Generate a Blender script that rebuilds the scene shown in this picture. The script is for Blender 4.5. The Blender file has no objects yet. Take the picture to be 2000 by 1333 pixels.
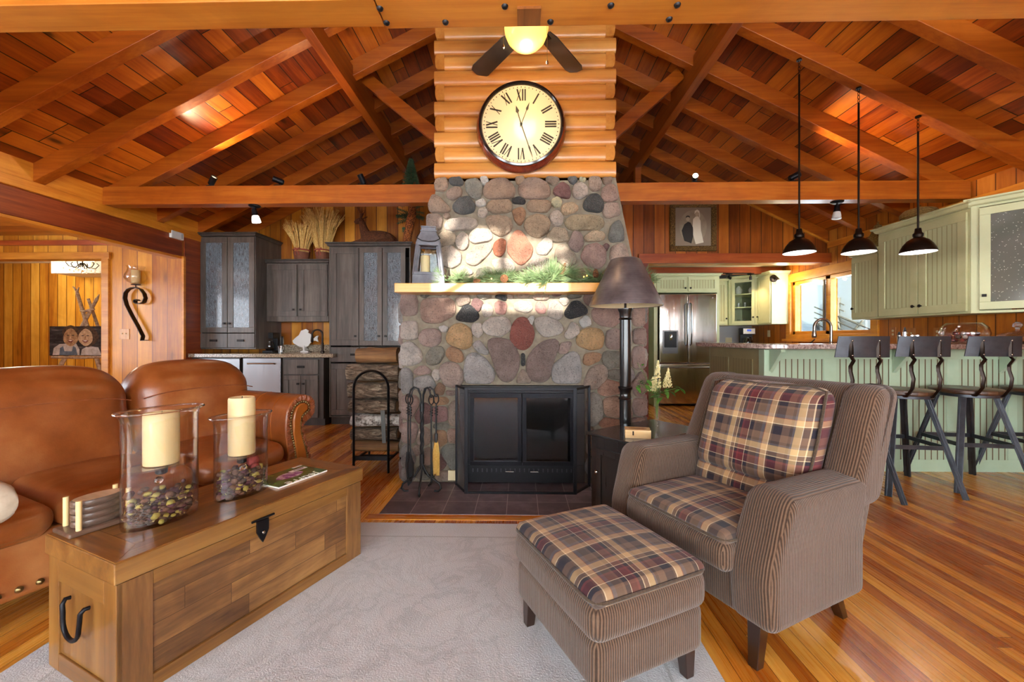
import bpy, bmesh, math, random
from mathutils import Vector, Matrix, noise
random.seed(7)
PI = math.pi
SC = bpy.context.scene
COL = SC.collection
def lin(h):
    if not isinstance(h, str): return tuple(h) + ((1,) if len(h) == 3 else ())
    c = [int(h[i:i+2], 16)/255 for i in (0, 2, 4)]
    return tuple([x/12.92 if x <= .04045 else ((x+.055)/1.055)**2.4 for x in c] + [1])

# ---------------- camera, world, lights, exposure ----------------
HC = 1.12
cd = bpy.data.cameras.new('camera'); cam = bpy.data.objects.new('camera', cd); COL.objects.link(cam)
cam.location = (0, 0, HC); cam.rotation_euler = (PI/2, 0, math.radians(1.2))
cd.sensor_width = 36; cd.lens = 14.4; cd.shift_y = -6.5/2000; cd.clip_start = .02
SC.camera = cam
SC.view_settings.view_transform = 'Standard'; SC.view_settings.look = 'None'
SC.view_settings.gamma = 1; SC.view_settings.use_curve_mapping = False
SC.view_settings.exposure = 0.22
W = bpy.data.worlds.new('world'); SC.world = W; W.use_nodes = True
W.node_tree.nodes['Background'].inputs[0].default_value = (.72, .86, 1, 1)
W.node_tree.nodes['Background'].inputs[1].default_value = 1.6
def area(name, loc, rot, sx, sy, power, col=(1, 1, 1), spread=None):
    l = bpy.data.lights.new(name, 'AREA'); l.shape = 'RECTANGLE'; l.size = sx; l.size_y = sy
    l.energy = power; l.color = col
    if spread: l.spread = math.radians(spread)
    o = bpy.data.objects.new(name, l); COL.objects.link(o); o.location = loc; o.rotation_euler = rot
    return o
def spot(name, loc, target, power, col, ang, blend=.6, rad=.03):
    l = bpy.data.lights.new(name, 'SPOT'); l.energy = power; l.color = col; l.spot_size = math.radians(ang)
    l.spot_blend = blend; l.shadow_soft_size = rad
    o = bpy.data.objects.new(name, l); COL.objects.link(o); o.location = loc
    o.rotation_euler = (Vector(target)-Vector(loc)).to_track_quat('-Z', 'Y').to_euler()
    return o
def point(name, loc, power, col, rad=.04):
    l = bpy.data.lights.new(name, 'POINT'); l.energy = power; l.color = col; l.shadow_soft_size = rad
    o = bpy.data.objects.new(name, l); COL.objects.link(o); o.location = loc
    return o
DAY = (.80, .90, 1.0); WARM = (1, .66, .34)
# daylight through the three tall windows of the wall behind the camera
for k, x in enumerate((-2.75, .06, 2.87)):
    area('window_daylight', (x, -2.5, 1.35), (-PI/2, 0, 0), 2.3, 1.5, 260, DAY)
# low sun through the added clerestory opening, onto the stones above the mantel
sl = bpy.data.lights.new('sun', 'SUN'); sl.energy = 19; sl.angle = math.radians(.6); sl.color = (1, .93, .82)
sun = bpy.data.objects.new('sun', sl); COL.objects.link(sun)
sun.rotation_euler = Vector((.10, 1, -.17)).to_track_quat('-Z', 'Y').to_euler()
area('porch_window_daylight', (4.42, 6.0, 1.62), (0, PI/2, 0), .9, 1.3, 35, DAY)
area('wing_fill_light', (-6.9, 1.6, 1.35), (0, -PI/2, 0), 1.5, 3.6, 120, DAY)  # added fill lamp for the left side; no window stands there
point('hall_light', (-8.0, 6.3, 2.25), 50, (1, .9, .68), .12)

# ---------------- pixel ray helper for reading real positions off the plan ----------------
_s, _c = math.sin(math.radians(1.2)), math.cos(math.radians(1.2))
def ray(px, py):
    dx = (px-1000)/800
    return Vector((-_s+dx*_c, _c+dx*_s, (660-py)/800))
CAM = Vector((0, 0, HC))
def aY(px, py, Y): r = ray(px, py); return CAM + r*(Y/r.y)
def aX(px, py, X): r = ray(px, py); return CAM + r*(X/r.x)
def aZ(px, py, z): r = ray(px, py); return CAM + r*((z-HC)/r.z)
def onplane(px, py, P, n):
    r = ray(px, py); n = Vector(n); return CAM + r*((Vector(P)-CAM).dot(n)/r.dot(n))

# ---------------- mesh builder ----------------
def seq(n): return list(range(n))
class MB:
    def __init__(s): s.v = []; s.f = []
    def add(s, vs, fs, M=None):
        b = len(s.v)
        for p in vs:
            p = Vector(p); s.v.append(M @ p if M else p)
        s.f += [tuple(b+i for i in f) for f in fs]; return s
    def box(s, x0, x1, y0, y1, z0, z1, M=None):
        v = [(x, y, z) for x in (x0, x1) for y in (y0, y1) for z in (z0, z1)]
        return s.add(v, [(0,1,3,2),(4,6,7,5),(0,4,5,1),(2,3,7,6),(0,2,6,4),(1,5,7,3)], M)
    def hexa(s, b, t, M=None):   # bottom 4 and top 4 corners in the same order
        return s.add(list(b)+list(t), [(3,2,1,0),(4,5,6,7),(0,1,5,4),(1,2,6,5),(2,3,7,6),(3,0,4,7)], M)
    def beam(s, p0, p1, w, h, up=(0, 0, 1), M=None):
        p0, p1 = Vector(p0), Vector(p1); d = (p1-p0).normalized(); r = d.cross(Vector(up)).normalized(); u = r.cross(d)
        q = [(-w/2, -h/2), (w/2, -h/2), (w/2, h/2), (-w/2, h/2)]
        return s.hexa([p0+r*a+u*b for a, b in q], [p1+r*a+u*b for a, b in q], M)
    def tube(s, pts, r, n=8, closed=False, M=None, flat=None):
        pts = [Vector(p) for p in pts]; m = len(pts); R = r if isinstance(r, (list, tuple)) else [r]*m
        vs = []; prev = None
        for i, p in enumerate(pts):
            a = pts[(i-1) % m] if (closed or i) else p; b = pts[(i+1) % m] if (closed or i < m-1) else p
            t = (b-a).normalized()
            if prev is None:
                g = Vector((0, 0, 1)) if abs(t.z) < .9 else Vector((1, 0, 0)); u = t.cross(g).normalized()
            else:
                u = prev - t*prev.dot(t)
                u = u.normalized() if u.length > 1e-6 else t.orthogonal().normalized()
            prev = u; w = t.cross(u)
            for k in range(n):
                an = 2*PI*k/n; vs.append(p + (u*math.cos(an) + w*math.sin(an)*(flat or 1))*R[i])
        fs = []
        for i in range(m if closed else m-1):
            j = (i+1) % m
            for k in range(n): fs.append((i*n+k, i*n+(k+1) % n, j*n+(k+1) % n, j*n+k))
        if not closed: fs += [tuple(reversed(range(n))), tuple((m-1)*n+k for k in range(n))]
        return s.add(vs, fs, M)
    def cyl(s, p0, p1, r0, r1=None, n=16, M=None): return s.tube([p0, p1], [r0, r0 if r1 is None else r1], n, M=M)
    def lathe(s, prof, c=(0, 0, 0), n=24, sx=1, sy=1, M=None, caps=True):
        vs = []
        for r, z in prof:
            for k in range(n): a = 2*PI*k/n; vs.append((c[0]+r*sx*math.cos(a), c[1]+r*sy*math.sin(a), c[2]+z))
        fs = [(i*n+k, i*n+(k+1) % n, (i+1)*n+(k+1) % n, (i+1)*n+k) for i in range(len(prof)-1) for k in range(n)]
        if caps:
            if prof[0][0] > 1e-5: fs.append(tuple(reversed(range(n))))
            if prof[-1][0] > 1e-5: fs.append(tuple((len(prof)-1)*n+k for k in range(n)))
        return s.add(vs, fs, M)
    def prism(s, poly, ax, d0, d1, M=None):   # poly in the two other axes, extruded along ax
        def P(a, b, d): return {'x': (d, a, b), 'y': (a, d, b), 'z': (a, b, d)}[ax]
        n = len(poly); vs = [P(a, b, d0) for a, b in poly]+[P(a, b, d1) for a, b in poly]
        return s.add(vs, [tuple(range(n)), tuple(reversed(range(n, 2*n)))]+[(i, n+i, n+(i+1) % n, (i+1) % n) for i in range(n)], M)
    def ell(s, c, rx, ry, rz, n=12, m=8, M=None):
        prof = [(math.sin(PI*i/m), -math.cos(PI*i/m)) for i in range(m+1)]
        vs = []
        for a, z in prof[1:-1]:
            for k in range(n): t = 2*PI*k/n; vs.append((c[0]+rx*a*math.cos(t), c[1]+ry*a*math.sin(t), c[2]+rz*z))
        vs += [(c[0], c[1], c[2]-rz), (c[0], c[1], c[2]+rz)]; L = m-1
        fs = [(i*n+k, i*n+(k+1) % n, (i+1)*n+(k+1) % n, (i+1)*n+k) for i in range(L-1) for k in range(n)]
        fs += [(L*n, (k+1) % n, k) for k in range(n)]+[(L*n+1, (L-1)*n+k, (L-1)*n+(k+1) % n) for k in range(n)]
        return s.add(vs, fs, M)
    def grid(s, fn, nu, nv, M=None, wrapu=False):
        vs = [fn(i/(nu if wrapu else nu-1), j/(nv-1)) for j in range(nv) for i in range(nu)]
        fs = []
        for j in range(nv-1):
            for i in range(nu if wrapu else nu-1):
                i2 = (i+1) % nu; fs.append((j*nu+i, j*nu+i2, (j+1)*nu+i2, (j+1)*nu+i))
        return s.add(vs, fs, M)
    def rbox(s, x0, x1, y0, y1, z0, z1, r, n=8, puff=(0, 0, 0), fn=None, M=None):
        """rounded box; puff = outward bulge of the middle of each face pair"""
        c = Vector(((x0+x1)/2, (y0+y1)/2, (z0+z1)/2)); h = Vector(((x1-x0)/2, (y1-y0)/2, (z1-z0)/2)); r = min(r, *h)
        def coords(H):
            e = [H-r, H-r*.72, H-r*.45, H-r*.2, H]; mid = [-(H-r)+2*(H-r)*i/n for i in range(1, n)]
            return [-x for x in reversed(e)]+mid+e
        cs = [coords(a) for a in h]; vs = []; fs = []; key = {}
        def vid(p):
            k = (round(p[0], 5), round(p[1], 5), round(p[2], 5))
            if k not in key: key[k] = len(vs); vs.append(Vector(p))
            return key[k]
        for a in range(3):
            b, d = (a+1) % 3, (a+2) % 3
            for sg in (-1, 1):
                for i in range(len(cs[b])-1):
                    for j in range(len(cs[d])-1):
                        q = []
                        for u, w in ((i, j), (i+1, j), (i+1, j+1), (i, j+1)):
                            p = [0, 0, 0]; p[a] = sg*h[a]; p[b] = cs[b][u]; p[d] = cs[d][w]; q.append(vid(p))
                        if len(set(q)) == 4: fs.append(tuple(q if sg > 0 else reversed(q)))
        out = []
        for p in vs:
            inn = Vector([max(-(h[k]-r), min(h[k]-r, p[k])) for k in range(3)]); d = p-inn
            q = inn+d.normalized()*r if d.length > 1e-9 else p
            w = [1-(p[k]/h[k])**2 for k in range(3)]
            for k in range(3):
                o = [w[m] for m in range(3) if m != k]
                q[k] += puff[k]*(p[k]/h[k])*max(0, o[0])**.7*max(0, o[1])**.7
            q = q+c; out.append(fn(q) if fn else q)
        return s.add(out, fs, M)
    def build(s, name, mat, parent=None, smooth=None, bevel=0, seg=2, world=False, uv=None, subs=0):
        me = bpy.data.meshes.new(name); o = bpy.data.objects.new(name, me); COL.objects.link(o)
        vs = s.v
        if parent is not None:
            o.parent = parent
            if world:
                inv = (Matrix.Translation(parent.location) @ parent.rotation_euler.to_matrix().to_4x4()).inverted()
                if parent.parent: 
                    pp = parent.parent
                    inv = ((Matrix.Translation(pp.location) @ pp.rotation_euler.to_matrix().to_4x4()) @ (Matrix.Translation(parent.location) @ parent.rotation_euler.to_matrix().to_4x4())).inverted()
                vs = [inv @ v for v in vs]
        me.from_pydata([tuple(v) for v in vs], [], s.f); me.validate()
        bm = bmesh.new(); bm.from_mesh(me); bmesh.ops.recalc_face_normals(bm, faces=bm.faces); bm.to_mesh(me); bm.free()
        me.materials.append(mat)
        if smooth:
            me.polygons.foreach_set('use_smooth', [True]*len(me.polygons))
            me.set_sharp_from_angle(angle=math.radians(smooth))
        if uv:
            ul = me.uv_layers.new(name='uv')
            for p in me.polygons:
                n = p.normal; a = max(range(3), key=lambda k: abs(n[k]))
                for li in p.loop_indices:
                    c = me.vertices[me.loops[li].vertex_index].co
                    ul.data[li].uv = uv(c, a)
        if bevel:
            b = o.modifiers.new('bevel', 'BEVEL'); b.width = bevel; b.segments = seg; b.limit_method = 'ANGLE'; b.angle_limit = math.radians(40)
            if not smooth:
                me.polygons.foreach_set('use_smooth', [True]*len(me.polygons)); me.set_sharp_from_angle(angle=math.radians(30)); b.harden_normals = True
        return o
def RZ(a): return Matrix.Rotation(a, 4, 'Z')
def TR(loc=(0, 0, 0), rz=0, rx=0, ry=0): return Matrix.Translation(loc) @ Matrix.Rotation(rz, 4, 'Z') @ Matrix.Rotation(ry, 4, 'Y') @ Matrix.Rotation(rx, 4, 'X')
def tag(o, label, cat, group=None, kind=None):
    o['label'] = label; o['category'] = cat
    if group: o['group'] = group
    if kind: o['kind'] = kind
    return o
def thing(name, label, cat, loc=(0, 0, 0), rz=0, group=None):
    o = bpy.data.objects.new(name, None); COL.objects.link(o); o.empty_display_size = .05
    o.location = loc; o.rotation_euler = (0, 0, rz); return tag(o, label, cat, group)
def struct(o): o['kind'] = 'structure'; return o
def dup(o, parent=None, loc=None, rz=None, label=None):
    c = o.copy(); COL.objects.link(c); c.parent = parent
    if loc is not None: c.location = loc
    if rz is not None: c.rotation_euler = (0, 0, rz)
    if label: c['label'] = label
    for ch in o.children: dup(ch, c)
    return c
def boxuv(c, a):
    return (c.x, c.y) if a == 2 else ((c.y, c.z) if a == 0 else (c.x, c.z))

# ---------------- materials ----------------
MATS = {}
class NT:
    def __init__(s, name):
        m = bpy.data.materials.new(name); m.use_nodes = True; s.m = m; s.t = m.node_tree; s.n = s.t.nodes; s.l = s.t.links
        s.b = s.n['Principled BSDF']
    def node(s, typ, **kw):
        o = s.n.new(typ)
        for k, v in kw.items(): setattr(o, k, v)
        return o
    def link(s, a, b): s.l.new(a, b)
    def sock(s, i, v):
        if isinstance(v, (int, float)): i.default_value = v
        elif isinstance(v, (tuple, list, str)): i.default_value = lin(v) if (isinstance(v, str) or len(i.default_value) == 4) else v
        else: s.link(v, i)
    def math(s, op, a, b=0, c=0):
        o = s.node('ShaderNodeMath', operation=op); s.sock(o.inputs[0], a); s.sock(o.inputs[1], b); s.sock(o.inputs[2], c); return o.outputs[0]
    def mix(s, f, a, b, blend='MIX'):
        o = s.node('ShaderNodeMix', data_type='RGBA', blend_type=blend); s.sock(o.inputs[0], f); s.sock(o.inputs[6], a); s.sock(o.inputs[7], b); return o.outputs[2]
    def obj(s, kind='Object'):
        return s.node('ShaderNodeTexCoord').outputs[kind]
    def sep(s, v):
        o = s.node('ShaderNodeSeparateXYZ'); s.link(v, o.inputs[0]); return o.outputs
    def comb(s, x, y, z=0):
        o = s.node('ShaderNodeCombineXYZ'); s.sock(o.inputs[0], x); s.sock(o.inputs[1], y); s.sock(o.inputs[2], z); return o.outputs[0]
    def noise(s, v, scale, detail=3, rough=.5, dist=0):
        o = s.node('ShaderNodeTexNoise'); s.link(v, o.inputs['Vector']); o.inputs['Scale'].default_value = scale; o.inputs['Detail'].default_value = detail
        o.inputs['Roughness'].default_value = rough; o.inputs['Distortion'].default_value = dist; return o.outputs[0]
    def vor(s, v, scale, feature='F1', out=0, rnd=1):
        o = s.node('ShaderNodeTexVoronoi', feature=feature); s.link(v, o.inputs['Vector']); o.inputs['Scale'].default_value = scale
        o.inputs['Randomness'].default_value = rnd; return o.outputs[out]
    def wn(s, v, d='1D'):
        o = s.node('ShaderNodeTexWhiteNoise', noise_dimensions=d)
        if d == '1D': s.sock(o.inputs['W'], v)
        else: s.link(v, o.inputs['Vector'])
        return o.outputs[0]
    def ramp(s, f, stops, interp='LINEAR'):
        o = s.node('ShaderNodeValToRGB'); s.sock(o.inputs[0], f); r = o.color_ramp; r.interpolation = interp
        while len(r.elements) < len(stops): r.elements.new(1)
        for e, (p, c) in zip(r.elements, stops): e.position = p; e.color = lin(c)
        return o.outputs[0]
    def bump(s, h, strength=.3, dist=.01):
        o = s.node('ShaderNodeBump'); s.sock(o.inputs['Height'], h); o.inputs['Strength'].default_value = strength; o.inputs['Distance'].default_value = dist
        s.link(o.outputs[0], s.b.inputs['Normal'])
    def set(s, col=None, rough=.5, metal=0, coat=0, spec=.5, trans=0, ior=1.45, emis=None, es=0, sheen=0, coatr=.1):
        b = s.b.inputs
        if col is not None: s.sock(b['Base Color'], col)
        s.sock(b['Roughness'], rough); b['Metallic'].default_value = metal; b['Coat Weight'].default_value = coat; b['Coat Roughness'].default_value = coatr
        b['Specular IOR Level'].default_value = spec; b['Transmission Weight'].default_value = trans; b['IOR'].default_value = ior
        b['Sheen Weight'].default_value = sheen
        if emis: b['Emission Color'].default_value = lin(emis); b['Emission Strength'].default_value = es
        return s.m
def plain(name, col, rough=.5, **kw):
    if name in MATS: return MATS[name]
    t = NT(name); MATS[name] = t.set(col, rough, **kw); return MATS[name]
def mottled(name, c1, c2, scale=8, rough=.5, bump=0, bs=None, **kw):
    if name in MATS: return MATS[name]
    t = NT(name); v = t.obj(); n = t.noise(v, scale, 5, .6)
    m = t.set(t.ramp(n, [(.3, c1), (.7, c2)]), rough, **kw)
    if bump: t.bump(t.noise(v, bs or scale*4, 4), bump, .004)
    MATS[name] = m; return m
def wood(name, cs, across='x', along='z', w=None, L=None, groove=.0035, grc='3a1a08', rough=.38, knots=.5, coat=.25, var=.5, gs=14, stretch=.07, grain=1, kn='2b0f04', bump=.25, off=.37, blotch=.3):
    """cs = dark, mid, light. Planks of width w (and length L) across/along the object's axes, knots and long grain."""
    if name in MATS: return MATS[name]
    t = NT(name); X = dict(zip('xyz', t.sep(t.obj()))); U, V = X[across], X[along]; Wd = X[[k for k in 'xyz' if k not in (across, along)][0]]
    rnd = None; gr = None
    if w:
        uq = t.math('ADD', t.math('DIVIDE', U, w), off); ui = t.math('FLOOR', uq); fu = t.math('FRACT', uq)
        ed = t.math('MULTIPLY', t.math('MINIMUM', fu, t.math('SUBTRACT', 1, fu)), w)
        if L:
            vq = t.math('ADD', t.math('DIVIDE', V, L), t.math('MULTIPLY', t.wn(ui), 7)); vi = t.math('FLOOR', vq); fv = t.math('FRACT', vq)
            ed = t.math('MINIMUM', ed, t.math('MULTIPLY', t.math('MINIMUM', fv, t.math('SUBTRACT', 1, fv)), L))
            rnd = t.wn(t.comb(ui, vi, .5), '3D')
        else: rnd = t.wn(ui)
        gr = t.math('LESS_THAN', ed, groove)
    r37 = t.math('MULTIPLY', rnd, 37) if rnd is not None else 0
    gv = t.comb(t.math('MULTIPLY', U, gs), t.math('ADD', t.math('MULTIPLY', V, gs*stretch), r37), t.math('ADD', t.math('MULTIPLY', Wd, gs), r37))
    n1 = t.noise(gv, 1, 4, .55, .6); n2 = t.noise(gv, 5.5, 3, .6)
    kv = t.comb(t.math('ADD', t.math('MULTIPLY', U, 5.5), r37), t.math('ADD', t.math('MULTIPLY', V, 1.8), r37), t.math('MULTIPLY', Wd, 2))
    wob = t.noise(gv, 1.2, 2)
    kd = t.math('ADD', t.vor(kv, 1), t.math('MULTIPLY', t.math('SUBTRACT', wob, .5), .12))
    f = t.math('ADD', t.math('MULTIPLY', n1, .75*grain), t.math('MULTIPLY', n2, .35*grain))
    if rnd is not None: f = t.math('ADD', t.math('MULTIPLY', f, 1-.4*var), t.math('MULTIPLY', t.math('SUBTRACT', rnd, .35), .75*var))
    col = t.ramp(f, [(.27, cs[0]), (.5, cs[1]), (.73, cs[2])])
    bl = t.noise(t.obj(), 2.3, 4, .6, 1); col = t.mix(blotch, col, t.ramp(bl, [(.35, (.55, .5, .45)), (.6, (1.1, 1.1, 1.1))]), 'MULTIPLY')
    if knots:
        km = t.ramp(kd, [(.07, (1, 1, 1)), (.13, (.4, .4, .4)), (.24, (0, 0, 0))])
        km = t.math('MULTIPLY', km, t.math('GREATER_THAN', t.sep(t.vor(kv, 1, out=1))[0], .5))
        col = t.mix(t.math('MULTIPLY', km, knots), col, kn)
    h = t.math('MULTIPLY', n2, .25)
    if gr is not None:
        col = t.mix(gr, col, grc); h = t.math('SUBTRACT', h, gr)
    m = t.set(col, t.math('ADD', rough-.08, t.math('MULTIPLY', n2, .16)), coat=coat, coatr=.18)
    if bump: t.bump(h, bump, .004)
    MATS[name] = m; return m
# ceiling, rafters, walls, floors
CEIL = wood('ceiling_boards', ('642205', '98460c', 'be6b1b'), 'x', 'y', .135, 2.0, rough=.36, var=.6, knots=.85, gs=11, grc='1d0802')
RAFT = wood('rafter_wood', ('6d2804', '93450b', 'b0601a'), 'y', 'x', rough=.34, knots=.25, gs=9, stretch=.05, coat=.35)
BEAMX = wood('beam_wood', ('7a3208', 'a05010', 'ba6c1f'), 'z', 'x', rough=.38, knots=.3, gs=12, stretch=.06, coat=.3)
BEAML = wood('chord_wood', ('93480f', 'bb7022', 'd08a33'), 'z', 'x', rough=.4, knots=.25, gs=10, stretch=.05, coat=.25)
BEAMY = wood('purlin_wood', ('602306', '8a3f0c', 'a85c1c'), 'z', 'y', rough=.34, knots=.3, gs=10, stretch=.06, coat=.4)
REDB = wood('red_beam_wood', ('5c1e08', '7f3110', '9d4a1c'), 'z', 'y', rough=.45, knots=.1, gs=16, stretch=.06)
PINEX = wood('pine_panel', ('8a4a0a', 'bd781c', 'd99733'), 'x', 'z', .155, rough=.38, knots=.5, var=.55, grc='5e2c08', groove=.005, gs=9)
PINEL = wood('pale_pine_panel', ('a35a0c', 'cc841c', 'e29f34'), 'x', 'z', .19, rough=.4, knots=.4, var=.5, grc='8a4e18', groove=.005, gs=9, off=.1)
PINEO = wood('hall_pine_panel', ('a5601a', 'cf902c', 'e6b04c'), 'x', 'z', .17, rough=.4, knots=.35, var=.5, grc='5a2c08', groove=.006, gs=9)
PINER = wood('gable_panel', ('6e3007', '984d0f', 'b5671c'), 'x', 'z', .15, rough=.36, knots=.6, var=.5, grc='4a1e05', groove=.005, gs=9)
PINEY = wood('side_panel', ('86440c', 'b16419', 'cc832e'), 'y', 'z', .155, rough=.38, knots=.5, var=.5, grc='5e2c08', groove=.005, gs=9)
TRIM = wood('pine_trim', ('a5580f', 'c8781c', 'dd9430'), 'z', 'y', rough=.38, knots=.2, gs=12)
TRIMX = wood('pine_trim_cross', ('9c5512', 'c27a22', 'd89535'), 'z', 'x', rough=.38, knots=.2, gs=12)
REDX = wood('red_header_wood', ('7a2d0b', '9c4214', 'b45a20'), 'z', 'x', rough=.4, knots=.15, gs=12)
LOGW = wood('log_siding_wood', ('94551c', 'b57634', 'c9924c'), 'z', 'x', rough=.34, knots=.55, gs=8, stretch=.06, coat=.3, var=.4)
FLOOR = wood('fir_floor', ('9a4c10', 'c87b25', 'e2a343'), 'x', 'y', .062, 2.4, rough=.28, knots=.06, coat=.35, var=.6, groove=.0009, grc='4a1c05', gs=22, stretch=.03, bump=.08)
FLOORX = wood('hearth_border_wood', ('8a3d0a', 'b8691b', 'd99a3c'), 'y', 'x', rough=.26, knots=.08, coat=.5, gs=22, stretch=.03, bump=.08)
GREYW = wood('grey_stained_alder', ('2d2825', '4c443e', '6a6057'), 'x', 'z', rough=.42, knots=.3, gs=9, stretch=.08, coat=.15, kn='2a211b')
GREYD = wood('grey_stained_alder_dark', ('221f1d', '38332f', '4c4640'), 'x', 'z', rough=.4, knots=.2, gs=9, stretch=.08, coat=.2, kn='201a16')
MANT = wood('mantel_wood', ('b56c1c', 'd8953a', 'e6ae58'), 'z', 'x', rough=.35, knots=.35, gs=10, stretch=.05, coat=.3)
TRUNKM = wood('trunk_planks', ('432711', '76502a', '9a6f3e'), 'z', 'x', .075, .42, rough=.36, knots=.5, gs=16, stretch=.12, coat=.35, var=.22, groove=.0009, grc='3c2208', kn='3a200a', bump=.12, blotch=.8)
TRUNKT = wood('trunk_top_planks', ('4e2c10', '80501f', 'a57334'), 'y', 'x', .085, .5, rough=.34, knots=.3, gs=16, stretch=.12, coat=.4, var=.25, groove=.0009, grc='3c2208', kn='3a200a', bump=.12, blotch=.8)
TRUNKV = wood('trunk_stile', ('432711', '704a24', '8f6536'), 'x', 'z', rough=.36, knots=.3, gs=14, stretch=.12, coat=.35, kn='3a200a')
TRUNKY = wood('trunk_end', ('4c2c10', '764e22', '936832'), 'y', 'z', rough=.38, knots=.3, gs=13, stretch=.12, coat=.3, kn='3a200a')
# paints, metals, cloth
def beadboard(name, c, groovec, ax='x', w=.05, gw=.004, rough=.45):
    t = NT(name); X = dict(zip('xyz', t.sep(t.obj()))); fu = t.math('FRACT', t.math('DIVIDE', X[ax], w))
    g = t.math('LESS_THAN', t.math('MULTIPLY', t.math('ABSOLUTE', t.math('SUBTRACT', fu, .5)), w), gw)
    n = t.noise(t.obj(), 6, 4); col = t.mix(g, t.mix(n, c, [x*.86 for x in lin(c)[:3]]), groovec)
    m = t.set(col, rough); t.bump(t.math('MULTIPLY', g, -1), .5, .004); return m
SAGE = mottled('sage_paint', 'adac80', 'bbb98f', 5, .42)
SAGEB = mottled('bar_green_paint', '9db297', 'abbfa4', 4, .42)
SAGEL = mottled('pale_green_paint', 'b9bd92', 'c5c8a0', 4, .42)
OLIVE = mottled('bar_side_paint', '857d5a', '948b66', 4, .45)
BBY = beadboard('sage_beadboard_side', 'b4b185', '6b5636', 'y', .05, .0028)
BBX = beadboard('sage_beadboard', 'bcbf94', '8a7c52', 'x', .045, .003)
BBBAR = beadboard('bar_beadboard', 'a3b69b', '59452c', 'x', .05, .0045)
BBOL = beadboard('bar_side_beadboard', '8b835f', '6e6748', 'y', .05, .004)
BLK = plain('black_iron', '17161a', .42, metal=.6)
BLKM = plain('matte_black', '101012', .5)
IRON = mottled('dark_iron', '1c1a1c', '2c2a2c', 20, .4, metal=.7)
GUN = mottled('gunmetal_steel', '33363b', '4a4e54', 7, .34, metal=.75)
BRNZ = plain('oiled_bronze', '241a14', .35, metal=.7)
def brushed(name, c, ax, s=1, rough=.22):
    t = NT(name); X = dict(zip('xyz', t.sep(t.obj()))); v = t.comb(t.math('MULTIPLY', X['x'], 400 if ax == 'x' else 4), t.math('MULTIPLY', X['y'], 4), t.math('MULTIPLY', X['z'], 400 if ax == 'z' else 3))
    n = t.noise(v, 1, 2); lo = t.noise(t.comb(t.math('MULTIPLY', X['x'], 7), 0, t.math('MULTIPLY', X['z'], .8)), 1, 2)
    m = t.set(c, t.math('ADD', rough, t.math('MULTIPLY', n, .12)), metal=1)
    t.bump(t.math('ADD', t.math('MULTIPLY', n, .02), t.math('MULTIPLY', lo, s)), .35, .02); return m
STEEL = brushed('stainless_steel', 'c9c5c0', 'z', 1.0, .1)
STEELF = brushed('stainless_flat', '96999c', 'z', .3, .26)
CHROME = plain('polished_chrome', 'd8d8d8', .08, metal=1)
NICKEL = plain('brushed_nickel', '9a938a', .25, metal=1)
BRASSN = plain('antique_brass', '86734c', .3, metal=.9)
def glassm(name, tint='ffffff', rough=0.0, bump=0, bs=40, alpha=None):
    t = NT(name); m = t.set(tint, rough, trans=1, ior=1.45)
    if bump: t.bump(t.noise(t.obj(), bs, 2), bump, .01)
    return m
GLASS = glassm('clear_glass')
def thinglass(name, tint, refl=.12, rough=.02, base=None, bump=0, bs=60):
    """window style pane: mostly see-through with a mirror share"""
    t = NT(name); tr = t.node('ShaderNodeBsdfTransparent'); tr.inputs[0].default_value = lin(tint)
    gl = t.node('ShaderNodeBsdfGlossy'); gl.inputs['Roughness'].default_value = rough
    lw = t.node('ShaderNodeLayerWeight'); lw.inputs[0].default_value = .5
    mx = t.node('ShaderNodeMixShader'); t.link(t.math('MINIMUM', 1, t.math('ADD', t.math('MULTIPLY', t.math('POWER', lw.outputs['Facing'], 3), .8), refl+.03)), mx.inputs[0]); t.link(tr.outputs[0], mx.inputs[1]); t.link(gl.outputs[0], mx.inputs[2])
    if bump:
        bn = t.node('ShaderNodeBump'); t.link(t.noise(t.obj(), bs, 2), bn.inputs['Height']); bn.inputs['Strength'].default_value = bump; bn.inputs['Distance'].default_value = .01
        t.link(bn.outputs[0], gl.inputs['Normal'])
    t.link(mx.outputs[0], t.n['Material Output'].inputs[0]); return t.m
PANE = thinglass('window_pane', 'f4f8f8', .02)
VASEG = thinglass('hurricane_glass', 'fdfcfb', .035)
DARKPANE = thinglass('fire_door_glass', '3a3a40', .10, .06)
MESH = thinglass('screen_mesh', 'dcdce0', -.025, .5)
def raing():
    t = NT('rain_glass'); v = t.obj(); xq = t.sep(v); n = t.noise(t.comb(t.math('MULTIPLY', xq[0], 60), 0, t.math('MULTIPLY', xq[2], 14)), 1, 3, .7); m = t.set(t.ramp(n, [(.3, '232c33'), (.7, '66757f')]), .1, spec=1, coat=1)
    x = t.sep(v); vv = t.comb(t.math('MULTIPLY', x[0], 90), t.math('MULTIPLY', x[1], 90), t.math('MULTIPLY', x[2], 60)); t.bump(t.noise(vv, 1, 2), 1, .012); return m
RAIN = raing()
def seedyg():
    t = NT('seedy_glass'); v = t.obj(); d = t.vor(v, 55); s = t.math('LESS_THAN', d, .16)
    return t.set(t.mix(s, '5a6058', 'b9c2b4'), .1, spec=.8, coat=.6)
SEEDY = seedyg()
def granite(name, cs, sc=60):
    t = NT(name); v = t.obj(); a = t.noise(v, sc, 4, .7); b = t.vor(v, sc*1.3, out=0)
    col = t.ramp(a, [(.3, cs[0]), (.45, cs[1]), (.58, cs[2]), (.7, cs[3])]); return t.set(col, .14, coat=.4)
GRANP = granite('pink_granite', ('4a3b3a', '9d857d', 'c4b0a6', 'd8cabf'), 45)
GRANT = granite('tan_granite', ('3d3128', '7d6e5c', 'a89a84', 'c6baa4'), 70)
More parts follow.
